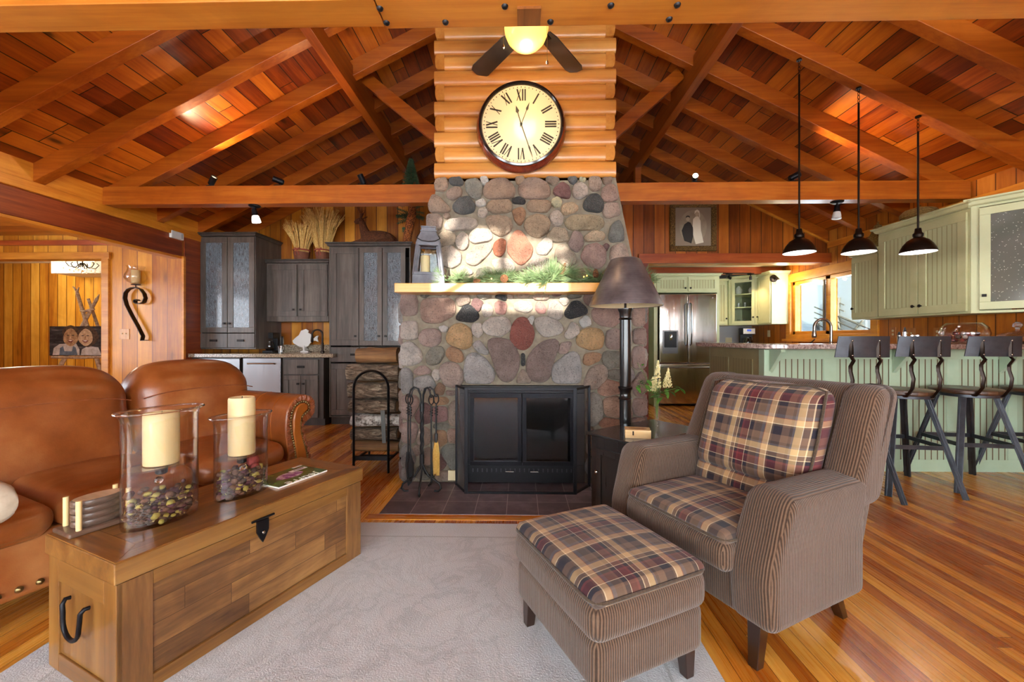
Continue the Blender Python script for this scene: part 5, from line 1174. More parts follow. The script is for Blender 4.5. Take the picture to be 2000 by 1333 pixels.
for k in (0, 1):
    ww = (w3-.09)/2; a = .03+k*ww; door(t, a, a+ww-.004, .11, .645, GREYW, GREYW, (a+ww-.035 if k == 0 else a+.035), .54, KB, None, .055, True)
xe_ = face(650, 5.07)
t = tag(MB().prism([(XL+.002, 5.07), (xe_, 5.07), (xe_, 5.175), (xl3-.006, 5.175), (xl3-.006, YB), (XL+.002, YB)], 'z', .872, .918).box(xr+.01, face(640, 5.7), 5.825, YB, .918, 1.02).build('granite_counter', GRANT, bevel=.004), 'speckled tan granite counter of the back bar under the hutch', 'counter')
CZ = .9185
ff = aY(595, 665, 5.72)
t = thing('fish_figure', 'white cut-out fish standing on the back bar counter', 'figurine', (ff.x, 5.72, CZ))
fo = [(-.17,.16),(-.13,.20),(-.08,.24),(-.05,.30),(.02,.325),(.06,.30),(.05,.275),(.09,.25),(.11,.20),(.13,.19),(.17,.225),(.20,.23),(.185,.19),(.20,.14),(.15,.16),(.11,.15),(.08,.12),(.05,.08),(-.02,.06),(-.08,.075),(-.12,.10),(-.16,.125)]
MB().prism(fo, 'y', -.008, .008).build('fish_body', CERAM, t, bevel=.003)
MB().prism([(-.05, 0), (.07, 0), (.06, .012), (.015, .02), (.01, .09), (-.01, .09), (-.01, .02), (-.04, .012)], 'y', -.03, .03).build('stand', CERAM, t)
fa = aY(625, 690, 5.55)
def faucet(nm, label, p, h, reach, mat, rz, pull=False, sc=1):
    t = thing(nm, label, 'faucet', p, rz)
    MB().lathe([(.028*sc, 0), (.028*sc, .01), (.017*sc, .02), (.017*sc, .12*sc), (.013*sc, .14*sc)], n=20).build('faucet_base', mat, t, smooth=40)
    r = reach/2; pts = [(0, 0, .12*sc), (0, 0, h-r)]+[(r-r*math.cos(a), 0, h-r+r*math.sin(a)) for a in [PI*k/12 for k in range(1, 13)]]+[(reach, 0, h-r-.04)]
    MB().tube(pts, .012*sc, 12).build('gooseneck', mat, t, smooth=60)
    MB().lathe([(.014*sc, 0), (.019*sc, .01), (.019*sc, .03), (.014*sc, .075)], (reach, 0, h-r-.105), 16).build('spray_head', mat, t, smooth=50)
    MB().tube([(0, -.012, .07*sc), (-.0, -.05*sc, .09*sc), (-.01, -.10*sc, .12*sc)], [.009*sc, .007*sc, .005*sc], 10).build('lever', mat, t, smooth=60)
faucet('bar_faucet', 'bronze gooseneck faucet on the back bar counter beside the fish', (fa.x, 5.62, CZ), .31, .13, BRNZ, PI+.4)
cm = aY(528, 680, 5.6)
def coffee(nm, label, p, rz, s, body, disp=True):
    t = thing(nm, label, 'coffee maker', p, rz)
    MB().box(-.09*s, .09*s, -.11*s, .11*s, 0, .03*s).box(-.09*s, .09*s, .03*s, .11*s, .03*s, .25*s).box(-.09*s, .09*s, -.10*s, .11*s, .235*s, .34*s).build('machine_body', BLKM, t, bevel=.005)
    MB().box(-.085*s, .085*s, -.104*s, -.10*s, .245*s, .33*s).build('front_panel', body, t)
    if disp: MB().box(-.03*s, .03*s, -.106*s, -.104*s, .285*s, .315*s).build('display', plain('blue_display', '4a6ac8', .3, emis='3a5ad0', es=.6), t)
    MB().lathe([(.055*s, .035*s), (.07*s, .06*s), (.07*s, .13*s), (.05*s, .18*s), (.052*s, .19*s)], (0, -.04*s, 0), 24).build('carafe', plain('dark_carafe', '15110e', .08, coat=1), t, smooth=40)
    MB().tube([(.0, -.09*s, .175*s), (.0, -.135*s, .17*s), (.0, -.135*s, .08*s), (.0, -.105*s, .07*s)], .008*s, 8).build('carafe_handle', BLKM, t, smooth=60)
coffee('coffee_maker', 'small black coffee maker on the back bar counter by the hutch', (cm.x, 5.62, CZ), 0, .8, BLKM, False)
mg_ = aY(548, 685, 5.5)
t = thing('glass_mug', 'small clear glass mug beside the back bar coffee maker', 'mug', (mg_.x, 5.5, CZ))
MB().lathe([(.03, 0), (.036, .09), (.033, .09), (.028, .005)], n=20, caps=False).build('mug_glass', VASEG, t, smooth=40); MB().tube([(.034, 0, .07), (.06, 0, .06), (.055, 0, .03), (.032, 0, .02)], .004, 6).build('mug_handle', GLASS, t, smooth=60)
t = plate('wall_outlet', 'metal double plate on the panel wall behind the back bar coffee maker', 'outlet', (face(545, 5.84), 5.849, 1.08), .12, .12, NICKEL)
# decor above the kitchenette
def wheat(nm, label, p, pot_r, pot_h, H, n, spread, seed):
    t = thing(nm, label, 'dried wheat', p)
    MB().lathe([(pot_r*.82, 0), (pot_r, pot_h), (pot_r*.92, pot_h), (pot_r*.75, .02)], n=28).build('clay_pot', mottled('clay_brown', '5e3220', '7a4730', 12, .8), t, smooth=40)
    rr = random.Random(seed); m = MB(); e = MB()
    for _ in range(n):
        a, r = rr.uniform(0, 2*PI), math.sqrt(rr.random())*pot_r*.85; b = Vector((r*math.cos(a), r*math.sin(a), pot_h*.8)); s_ = 1+spread*rr.uniform(.4, 1); hh = H*rr.uniform(.78, 1)
        w_ = Vector((b.x*1.05, b.y*1.05, pot_h+.06)); top = Vector((b.x*s_*1.5, b.y*s_*1.2, hh)); m.tube([b, w_, w_*.35+top*.65, top], .0036, 4)
        d = (top-w_).normalized(); d = (d+Vector((b.x*6*spread, b.y*3, -.1*rr.random()))).normalized(); e.tube([top, top+d*.03, top+d*.06], [.007, .011, .003], 5)
        for q in range(4):
            d2 = (d+Vector((rr.uniform(-.25, .25), rr.uniform(-.25, .25), rr.uniform(-.1, .25)))).normalized(); e.tube([top+d*.03, top+d*.05+d2*.09], .0014, 3)
    ST = mottled('wheat_straw', 'c39445', 'f0cd80', 40, .7)
    m.build('wheat_stalks', ST, t, smooth=60)['kind'] = 'stuff'; e.build('wheat_ears', ST, t, smooth=60)['kind'] = 'stuff'
    RB = plain('gingham_ribbon', 'a04a3c', .8); z = pot_h+.03
    MB().tube([(pot_r*1.02*math.cos(k*PI/12), pot_r*1.02*math.sin(k*PI/12), z) for k in range(24)], .009, 4, closed=True).build('ribbon', RB, t, smooth=60)
    y = -pot_r*1.06
    MB().tube([(0, y, z), (-.035, y-.01, z+.02), (-.04, y-.01, z-.005), (0, y, z), (.035, y-.01, z+.02), (.04, y-.01, z-.005), (0, y, z)], .005, 5).tube([(0, y, z), (-.02, y-.01, z-.05), (-.015, y-.01, z-.09)], .005, 5).tube([(0, y, z), (.02, y-.01, z-.05), (.03, y-.01, z-.085)], .005, 5).build('bow', RB, t, smooth=60)
TZ2 = 1.34+.79+.05
wheat('wheat_sheaf', 'smaller wheat sheaf with gingham bow on the left above the wall cabinet', (face(592, 5.66), 5.62, TZ2), .105, .12, .42, 120, .5, 3)
wheat('wheat_sheaf', 'larger wheat sheaf above the wall cabinet beside the resting deer', (face(633, 5.68), 5.64, TZ2), .10, .12, .60, 170, .75, 4)
PZ = 2.335
# resting deer
dx_ = face(727, 5.5)
deer = thing('deer_figure', 'brown woven reclining deer figure on top of the pantry', 'deer figure', (dx_, 5.52, PZ+.012))
DM = NT('woven_twig_brown'); v = DM.obj(); n = DM.noise(v, 85, 3, .7, 1.5); DM.set(DM.ramp(n, [(.38, '2a140a'), (.6, '7a4524')]), .85); DM.bump(n, 1, .01)
def skin(nm, V, E, R, mat, par, sub=2, root=0):
    me = bpy.data.meshes.new(nm); me.from_pydata([tuple(v) for v in V], E, []); o = bpy.data.objects.new(nm, me); COL.objects.link(o); o.parent = par
    sk = o.modifiers.new('skin', 'SKIN'); sk.use_smooth_shade = True
    for k, r in enumerate(R):
        r = (r, r) if isinstance(r, (int, float)) else r; me.skin_vertices[0].data[k].radius = r
    me.skin_vertices[0].data[root].use_root = True
    s_ = o.modifiers.new('sub', 'SUBSURF'); s_.levels = s_.render_levels = sub
    me.materials.append(mat); return o
DV = [(.30,0,.09),(.20,0,.115),(.08,0,.125),(-.02,0,.12),(-.09,0,.15),(-.125,0,.25),(-.145,0,.335),(-.165,0,.375),(-.215,0,.35),(-.255,-.0,.335),
      (-.14,-.05,.06),(-.24,-.07,.035),(-.33,-.07,.03),(-.14,.05,.06),(-.22,.07,.035),(-.30,.08,.03),(.26,-.06,.06),(.18,-.12,.05),(.08,-.13,.03),(.37,0,.055)]
DE = [(0,1),(1,2),(2,3),(3,4),(4,5),(5,6),(6,7),(7,8),(8,9),(3,10),(10,11),(11,12),(3,13),(13,14),(14,15),(0,16),(16,17),(17,18),(0,19)]
DR = [x*1.12 for x in [.085,.10,.095,.095,.085,.05,.042,.048,.032,.02,.045,.028,.02,.045,.028,.02,.06,.045,.02,.02]]
skin('deer_body', DV, DE, DR, DM.m, deer)
for sg in (-1, 1):
    MB().tube([(-.15, sg*.03, .395), (-.12, sg*.07, .43), (-.10, sg*.085, .44)], [.012, .022, .004], 8, flat=.5).build('ear', DM.m, deer, smooth=60)
    MB().tube([(-.165, sg*.018, .40), (-.155, sg*.04, .45), (-.175, sg*.06, .50), (-.20, sg*.05, .54)], [.010, .008, .007, .003], 7).tube([(-.158, sg*.045, .46), (-.13, sg*.05, .50), (-.13, sg*.045, .53)], [.007, .006, .002], 6).tube([(-.17, sg*.055, .49), (-.15, sg*.065, .53)], [.006, .002], 6).build('antler', plain('antler_brown', '6e4022', .7), deer, smooth=60)
# artificial fir with a thick woven trunk
fb = aY(803, 470, 5.35)
fir = thing('fir_tree_figure', 'thin artificial fir with a rough orange trunk behind the mantel lantern', 'artificial tree', (fb.x-.08, 5.42, PZ))
FT = NT('fir_trunk_bark'); n = FT.noise(FT.obj(), 60, 3, .7); FT.set(FT.ramp(n, [(.4, '4a200a'), (.62, 'b5682c')]), .8); FT.bump(n, 1, .012)
MB().tube([(0, 0, 0), (.02, 0, .18), (.07, 0, .40), (.10, 0, .62), (.11, 0, .85)], [.05, .06, .058, .04, .02], 12).build('trunk', FT.m, fir, smooth=60)
MB().tube([(.09, -.02, .55), (.07, -.04, .68), (.10, -.05, .76)], [.018, .014, .006], 7).tube([(.11, -.02, .55), (.16, -.04, .68), (.14, -.05, .80)], [.016, .012, .005], 7).build('branch_stub', FT.m, fir, smooth=60)
FG = mottled('fir_green', '26392a', '4d6c46', 30, .7); rr = random.Random(11)
def sprig(m, p, d, L, nd, nl, nr=.0011):
    d = Vector(d).normalized(); p = Vector(p); a = d.orthogonal().normalized(); b = d.cross(a)
    m.tube([p, p+d*L], [.003, .001], 4)
    for k in range(nd):
        f = (k+.5)/nd; th = k*2.4; o = (a*math.cos(th)+b*math.sin(th)); q = p+d*L*f; m.tube([q, q+(d*.9+o).normalized()*nl*(1-.4*f)], nr, 3)
m = MB()
for k in range(140):
    f = k/140; z = .60+.55*f; r = .17*(1-f)+.015; a = k*2.4; c = Vector((.06, 0, z)); sprig(m, c, (math.cos(a), math.sin(a)*.7, -.25+.5*f), r, 20, .034, .0026)
for z, a in ((.40, PI), (.44, PI+.4), (.36, PI-.2), (.42, .1), (.48, .3), (.2, PI+.1)):
    for q in range(5): sprig(m, (.05, 0, z), (math.cos(a)+rr.uniform(-.3, .3), math.sin(a)+rr.uniform(-.5, .3), rr.uniform(-.5, .4)), .18 if z > .25 else .1, 26, .036, .0026)
m.build('foliage', FG, fir, smooth=60)['kind'] = 'stuff'
MB().cyl((.06, 0, .5), (.06, 0, 1.12), .008, n=8).build('stem', FT.m, fir, smooth=50)

# ================= bar, stools =================
BX, BY = 2.055, 3.50
bar = thing('bar_peninsula', 'sage green beadboard breakfast bar with bracketed pink granite overhang', 'breakfast bar', (BX, BY, 0))
MB().box(0, XR-BX-.005, 0, .22, 0, 1.025).box(0, .10, .22, 1.0, 0, 1.025).build('bar_body', SAGEB, bar, bevel=.002)
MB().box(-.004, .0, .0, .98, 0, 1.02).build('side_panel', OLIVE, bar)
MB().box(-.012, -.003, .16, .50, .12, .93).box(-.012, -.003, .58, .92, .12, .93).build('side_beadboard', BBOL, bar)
MB().box(-.012, .045, -.02, .06, 0, 1.02).build('corner_post', SAGEB, bar, bevel=.003)
MB().box(.1, XR-BX-.01, -.008, 0, .94, 1.02).box(.1, XR-BX-.01, -.008, 0, 0, .10).build('bar_rail', SAGEB, bar)
xs0 = [1520, 1631, 1755, 1870, 1985]; xs1 = [1607, 1735, 1847, 1966, 2080]
for a, b in zip(xs0, xs1):
    a_, b_ = face(a, BY)-BX, min(face(b, BY)-BX, XR-BX-.03)
    MB().box(a_, b_, -.006, .0, .10, .94).build('bar_beadboard', BBBAR, bar)
st0 = [face(a, BY)-BX for a in [1607, 1735, 1847, 1966]]; st1 = [face(a, BY)-BX for a in [1631, 1755, 1870, 1985]]
for a_, b_ in [(.045, face(1520, BY)-BX)]+list(zip(st0, st1)): MB().box(a_, b_, -.010, 0, .10, .94).build('bar_stile', SAGEB, bar, bevel=.0015)
for x in (.03, 1.05, 1.92):
    MB().prism([(0, .1), (-.165, .28), (-.165, .30), (0, .30)], 'x', x, x+.035, M=Matrix.Translation((0, -.01, .725))).build('bracket', SAGEB, bar, bevel=.003)
gp = [(1.955, 4.62), (1.955, 3.72), (1.965, 3.55), (2.0, 3.43), (2.07, 3.36), (2.18, 3.33), (XR-.004, 3.33), (XR-.004, 3.78), (2.30, 3.78), (2.30, 4.62)]
tag(MB().prism(gp, 'z', 1.028, 1.068).build('granite_bar_top', GRANP, bevel=.006), 'pink speckled granite bar top with a rounded corner', 'counter')
tag(MB().prism([(2.16, 3.79), (XR-.004, 3.79), (XR-.004, 4.45), (2.16, 4.45)], 'z', .88, .918).build('sink_counter', GRANP), 'lower granite sink counter tucked behind the raised bar', 'counter')
t = thing('sink_cabinet', 'sage cabinet run hidden below the sink counter behind the bar', 'cabinet', (2.17, 3.80, 0)); MB().box(0, 2.1, 0, .6, .0, .875).build('cabinet_body', SAGE, t)
def stool(label, p, rz):
    t = thing('bar_stool', label, 'bar stool', p, rz, 'metal stools along the bar')
    MB().lathe([(.195, .70), (.205, .71), (.205, .728), (.195, .735), (.0, .728)], n=36).build('seat', wood('stool_seat_wood', ('2e1c10', '50331d', '76502f'), 'x', 'y', .07, knots=.1, rough=.4), t, smooth=40)
    MB().lathe([(.16, .675), (.19, .68), (.19, .70), (.16, .70)], n=36).build('seat_ring', GUN, t, smooth=40)
    for a in (PI/4, 3*PI/4, 5*PI/4, 7*PI/4):
        c, s_ = math.cos(a), math.sin(a); MB().beam((c*.15, s_*.15, .69), (c*.345, s_*.345, 0), .042, .012, up=(c, s_, 0)).beam((c*.15+.012*s_, s_*.15-.012*c, .69), (c*.345+.012*s_, s_*.345-.012*c, 0), .012, .034, up=(c, s_, 0)).build('leg', GUN, t, bevel=.002)
    r_ = .25
    q = [(r_*math.cos(a), r_*math.sin(a), .335) for a in (PI/4, 3*PI/4, 5*PI/4, 7*PI/4)]
    for k in range(4): MB().beam(q[k], q[(k+1) % 4], .010, .030).build('foot_rail', GUN, t, bevel=.0015)
    for x in (-.085, .085):
        pts = [(x*.8, .02, .69), (x, -.10, .685), (x, -.19, .70), (x, -.235, .76), (x, -.245, .83), (x, -.225, .89), (x, -.225, .925), (x, -.255, .965), (x, -.235, .985), (x, -.235, 1.10)]
        MB().tube(pts, .0135, 4, flat=.55).build('back_support', BRNZ, t, smooth=40)
        MB().ell((x, -.245, 1.10), .006, .004, .006, 8, 6).ell((x, -.245, 1.0), .006, .004, .006, 8, 6).build('rivet', NICKEL, t, smooth=60)
    vs = []; n = 12
    for sd in (0, .006):
        for j in range(2):
            for k in range(n+1):
                u = -1+2*k/n; z = .985+.145*j; vs.append((u*(.175-.012*j), -.232+.022*u*u+sd-.018*j, z))
    fs = []; r1 = n+1
    for k in range(n): fs += [(k, k+1, r1+k+1, r1+k), (2*r1+k, 3*r1+k, 3*r1+k+1, 2*r1+k+1), (k, 2*r1+k, 2*r1+k+1, k+1), (r1+k, r1+k+1, 3*r1+k+1, 3*r1+k)]
    fs += [(0, r1, 3*r1, 2*r1), (n, 2*r1+n, 3*r1+n, r1+n)]
    MB().add(vs, fs).build('backrest', GUN, t, smooth=40)
    return t
s0 = stool('metal bar stool partly hidden behind the plaid armchair back', (2.35, 3.06, 0), math.radians(-4))
dup(s0, None, (2.86, 3.16, 0), math.radians(-6), 'metal bar stool standing just right of the armchair')
dup(s0, None, (3.42, 3.22, 0), math.radians(-8), 'metal bar stool fully in view before the right bar panels')
dup(s0, None, (4.0, 3.24, 0), math.radians(-8), 'metal bar stool cut off by the right edge of the photo')
# things on the bar
faucet('kitchen_faucet', 'tall brushed nickel gooseneck faucet behind the bar top', (3.17, 4.25, .9185), .39, .17, NICKEL, PI, sc=1.15)
MB_b = aY(1878, 675, 3.62)
t = thing('glass_bowl', 'round glass bowl of red ornaments on the bar top', 'bowl', (MB_b.x, 3.6, 1.0685)); R_ = .155
MB().lathe([(.07, 0), (.12, .02), (.153, .06), (.157, .09), (.145, .14), (.11, .178), (.108, .178), (.142, .14), (.153, .09), (.149, .062), (.118, .024), (.05, .006)], n=40, caps=False).build('bowl_glass', VASEG, t, smooth=50)
rr = random.Random(4); k = 0; cols = ['5e1018', '3a0c10', '8a2a22', 'c9c4c0']
for z in (.028, .058, .086):
    n = 11
    for j in range(n):
        a = 2*PI*j/n+z*30; r = rr.uniform(.05, .10) if z < .08 else rr.uniform(.02, .09); c = rr.choice(cols)
        o = MB().ell((0, 0, 0), .017, .017, .017, 12, 8).build('ornament_ball', plain('ball_'+c, c, .12, metal=.4, coat=.6), None, smooth=60); o.location = (MB_b.x+r*math.cos(a), 3.6+r*math.sin(a), 1.0685+z)
        tag(o, 'small shiny round ornament heaped in the glass bowl on the bar', 'ornament', 'round ornaments in the glass bowl')
cdp = aY(1982, 675, 3.62)
t = thing('cake_dome', 'cut glass dome dish with faceted knob at the right end of the bar', 'cake dome', (cdp.x, 3.6, 1.0685))
CUT = glassm('cut_glass', 'ffffff', .02, .6, 90)
MB().lathe([(.06, 0), (.13, .01), (.14, .022), (.05, .02)], n=32).build('dish', CUT, t, smooth=40)
MB().lathe([(.125, .022), (.128, .06), (.09, .09), (.03, .11), (.012, .115), (.012, .13), (.03, .15), (.028, .17), (.012, .185), (0, .187)], n=24).build('dome_lid', CUT, t, smooth=25)
for px, hh, r, nm, lb, mt in ((1757, .145, .014, 'salt_mill', 'tall slim steel salt mill on the bar', CHROME), (1746, .105, .013, 'pepper_mill', 'shorter steel pepper mill on the bar beside the salt mill', NICKEL)):
    q = aY(px, 678, 3.75); t = thing(nm, lb, 'mill', (q.x, 3.7, 1.0685)); MB().lathe([(r, 0), (r, hh*.7), (r*.8, hh*.72)], n=16).build('mill_body', mt, t, smooth=40); MB().lathe([(r*.9, hh*.73), (r*.5, hh*.9), (r*.3, hh), (0, hh)], n=16).build('mill_top', plain('mill_dark', '222226', .3), t, smooth=40)
for px, r, lb in ((1767, .014, 'smallest clear glass jar on the bar by the mills'), (1777, .019, 'wider clear glass jar on the bar right of the mills')):
    q = aY(px, 678, 3.75); t = thing('glass_jar', lb, 'jar', (q.x, 3.68, 1.0685)); MB().lathe([(r, 0), (r, .055), (r*.8, .06)], n=16).build('jar_glass', VASEG, t, smooth=40); MB().lathe([(r*.85, .06), (r*.85, .075), (0, .076)], n=16).build('lid', CHROME, t, smooth=40)
for px, py, sk, w_, lb in ((1745, 650, 'outlet', .075, 'wooden outlet plate on the right wall behind the mills'), (1778, 652, 'switch', .12, 'wooden double switch plate on the right wall'), (1832, 652, 'outlet', .08, 'wooden outlet plate on the right wall left of the glass bowl')):
    q = aX(px, py, XR); plate('wall_plate', lb, 'outlet' if sk == 'outlet' else 'light switch', (XR-.001, q.y, q.z), w_, .12, wood('plate_wood', ('8a4a1c', 'a8642c', 'bd7a3c'), 'x', 'z', knots=0, gs=30), -PI/2, sk)

# ================= kitchen uppers and appliances =================
KN = plain('black_knob', '141212', .35, metal=.4)
CF = 3.98
t = thing('wall_cabinet', 'sage beadboard double-door wall cabinet, largest one above the bar', 'cabinet', (CF, 4.64, 1.335), -PI/2); w, h, d = .93, .935, XR-CF-.003
MB().box(0, w, 0, d, 0, h).build('cabinet_body', SAGE, t, bevel=.002)
for k in (0, 1):
    a, b = .02+k*(w/2-.01), w/2-.003+k*(w/2-.015); door(t, a, b, .02, h-.03, SAGE, BBX, (b-.03 if k == 0 else a+.03), .10, KN, None, .075)
crown(t, 0, w, -.02, d, h, SAGE, .04, .055)
t = thing('wall_cabinet', 'small single-door sage wall cabinet beside the kitchen window', 'cabinet', (CF+.02, 5.03, 1.335), -PI/2); w, h, d = .385, .75, XR-CF-.023
MB().box(0, w, 0, d, 0, h).build('cabinet_body', SAGE, t, bevel=.002)
door(t, .015, w-.01, .02, h-.02, SAGE, BBX, .045, .13, KN, None, .06); crown(t, 0, w-.002, -.02, d, h, SAGE, .03, .045)
ang = math.atan2(-.79, .62)
t = thing('corner_cabinet', 'pale green cabinet with a seedy glass door at the right edge', 'cabinet', (CF, 3.705, 1.335), ang); w, h = .54, .945
M0 = (Matrix.Translation(t.location) @ RZ(ang)).inverted()
cp = [M0 @ Vector(q) for q in ((CF, 3.705, 0), (CF+.62*w, 3.705-.79*w, 0), (XR-.004, 3.28, 0), (XR-.004, 3.705, 0))]
MB().prism([(q.x, q.y) for q in cp], 'z', 0, .02).prism([(q.x, q.y) for q in cp], 'z', h-.02, h).prism([(0, 0), (.05, 0), (.05, .02), (0, .02)], 'z', .02, h-.02).prism([(w-.03, 0), (w, 0), (w, .02), (w-.03, .02)], 'z', .02, h-.02).prism([(cp[0].x, cp[0].y), (cp[3].x, cp[3].y), (cp[3].x+.01, cp[3].y-.01), (cp[0].x+.01, cp[0].y+.01)], 'z', .02, h-.02).build('cabinet_body', SAGEL, t)
for z in (.32, .62): MB().prism([(q.x*.9+.02, q.y*.9+.02) for q in cp], 'z', z, z+.018).build('shelf', SAGEL, t)
door(t, .05, w-.01, .03, h-.03, SAGEL, SAGEL, .08, .15, KN, SEEDY, .065, True); crown(t, 0, w, -.02, .05, h, SAGEL, .04, .055)
def basket(nm, lb, p, prof, ribs):
    t = thing(nm, lb, 'basket', p); m = MB(); n = 48; vs = []
    for r, z in prof:
        for k in range(n): a = 2*PI*k/n; rr_ = r*(1+.05*abs(math.sin(a*ribs/2))); vs.append((rr_*math.cos(a), rr_*math.sin(a), z))
    m.add(vs, [(i*n+k, i*n+(k+1) % n, (i+1)*n+(k+1) % n, (i+1)*n+k) for i in range(len(prof)-1) for k in range(n)]+[tuple(range(n)), tuple((len(prof)-1)*n+k for k in range(n))])
    WK = NT('wicker'); X = WK.sep(WK.obj()); s1 = WK.math('SINE', WK.math('MULTIPLY', X[2], 520)); nn = WK.noise(WK.obj(), 60, 2); WK.set(WK.ramp(WK.math('ADD', WK.math('MULTIPLY', s1, .3), nn), [(.25, '6a4c22'), (.7, 'b38e4c')]), .75); WK.bump(s1, .8, .006)
    m.build('woven_body', WK.m, t, smooth=60); MB().tube([(0, 0, prof[-1][1]-.01), (.0, 0, prof[-1][1]+.02), (.012, 0, prof[-1][1]+.035)], [.012, .008, .006], 8).build('stem', WK.m, t, smooth=60)
q = aY(1773, 440, 4.36)
basket('pumpkin_basket', 'squat pumpkin shaped wicker basket on top of the large sage cabinet', (4.16, 4.36, 2.325), [(.05, 0), (.12, .015), (.15, .055), (.15, .09), (.12, .125), (.06, .145), (.015, .14)], 14)
basket('pear_basket', 'tall pear shaped wicker basket on top of the small sage cabinet', (4.16, 4.86, 2.13), [(.05, 0), (.10, .02), (.115, .08), (.10, .14), (.06, .21), (.045, .26), (.03, .30), (.008, .31)], 12)
# fridge
FY = 6.79; fx0, fx1 = face(1286, FY), face(1398, FY); w = fx1-fx0
fr = thing('refrigerator', 'stainless french door refrigerator with dispenser at the kitchen back wall', 'refrigerator', (fx0, FY, 0))
MB().box(.005, w-.005, .02, .75, .02, 1.82).build('fridge_case', plain('fridge_side', '5a5a5e', .5), fr)
for a, b in ((.002, w/2-.003), (w/2+.003, w-.002)):
    d_ = MB().rbox(a, b, -.045, .018, .705, 1.835, .012, n=3).build('upper_door', STEEL, fr, smooth=50)
    hx = b-.03 if a < .1 else a+.03
    MB().tube([(hx, -.045, 1.0), (hx, -.09, 1.02), (hx, -.10, 1.2), (hx, -.10, 1.5), (hx, -.09, 1.66), (hx, -.045, 1.68)], .013, 12).build('door_handle', STEELF, d_, smooth=60)
    if a < .1:
        dz0, dz1 = .86, 1.24; dp = MB().box(a+.05, a+.30, -.052, -.045, dz0, dz1).build('dispenser_frame', plain('dispenser_grey', '7a7c80', .25, metal=.8), d_, bevel=.002)
        MB().box(a+.075, a+.275, -.0535, -.052, dz0+.1, dz1-.02).build('dispenser_recess', plain('dispenser_dark', '1a1c20', .3), dp)
        MB().lathe([(.02, 0), (.028, .03), (.028, .07), (.02, .09)], (a+.175, -.065, dz0+.22), 14).build('dispenser_spout', CHROME, dp, smooth=50)
fd = MB().rbox(.002, w-.002, -.045, .018, .04, .695, .012, n=3).build('freezer_drawer', STEEL, fr, smooth=50)
MB().tube([(.05, -.045, .63), (.06, -.09, .635), (w-.06, -.09, .635), (w-.05, -.045, .63)], .014, 12).build('drawer_handle', STEELF, fd, smooth=60)
MB().lathe([(.012, 0), (.012, .002)], n=16, M=Matrix.Translation((w-.07, -.046, 1.77)) @ Matrix.Rotation(PI/2, 4, 'X')).build('badge', plain('badge_grey', 'b8a8a8', .3, metal=.6), fr)
t = thing('fridge_cabinet', 'sage cabinet with two beadboard doors bridging over the refrigerator', 'cabinet', (fx0-.08, FY-.02, 0)); w_ = w+.13
MB().box(0, w_, 0, .9, 1.86, 2.13).box(0, .06, 0, .9, 0, 1.86).box(w_-.04, w_, 0, .9, 0, 1.86).build('cabinet_body', SAGEL, t, bevel=.002)
for k in (0, 1):
    a, b = .04+k*(w_/2-.02), w_/2-.003+k*(w_/2-.04); door(t, a, b, 1.88, 2.11, SAGEL, BBX, (b-.03 if k == 0 else a+.03), 1.93, KN, None, .045)
crown(t, 0, w_, -.02, .9, 2.13, SAGEL, .03, .04)
# back right uppers
t = thing('wall_cabinet', 'narrow sage beadboard cabinet between the refrigerator and the corner unit', 'cabinet', (fx1+.085, 7.4, 1.34)); w_ = 3.70-fx1-.085
MB().box(0, w_, 0, .34, 0, .79).build('cabinet_body', SAGEL, t); door(t, w_-.30, w_-.01, .02, .77, SAGEL, BBX, w_-.04, .12, KN, None, .05); crown(t, 0, w_, -.02, .3, .79, SAGEL, .03, .04)
ang = math.atan2(-.29, .33)
t = thing('corner_cabinet', 'sage diagonal corner cabinet with clear glass door showing dishes', 'cabinet', (3.70, 7.34, 1.34), ang); w_ = .44
M0 = (Matrix.Translation(t.location) @ RZ(ang)).inverted()
cp = [M0 @ Vector(q) for q in ((3.70, 7.34, 0), (4.03, 7.05, 0), (XR-.004, 7.05, 0), (XR-.004, 7.745, 0), (3.70, 7.745, 0))]
PG = [(q.x, q.y) for q in cp]
m = MB().prism(PG, 'z', 0, .02).prism(PG, 'z', .79, .81)
for i in (1, 2, 3, 4):
    a, b = Vector(PG[i]+(0,)), Vector(PG[(i+1) % 5]+(0,)); m.beam(a+Vector((0, 0, .405)), b+Vector((0, 0, .405)), .012, .77)
m.box(0, .04, 0, .02, .02, .79).box(w_-.04, w_, 0, .02, .02, .79); m.build('cabinet_body', SAGEL, t)
shz = (.30, .53)
for z in shz: MB().prism([(x*.92+.02, y*.92+.02) for x, y in PG], 'z', z, z+.016).build('shelf', SAGEL, t)
door(t, .04, w_-.04, .02, .79, SAGEL, SAGEL, w_-.06, .13, KN, PANE, .05); crown(t, 0, w_, -.02, .04, .81, SAGEL, .03, .045)
Tc = Matrix.Translation(t.location) @ RZ(ang)
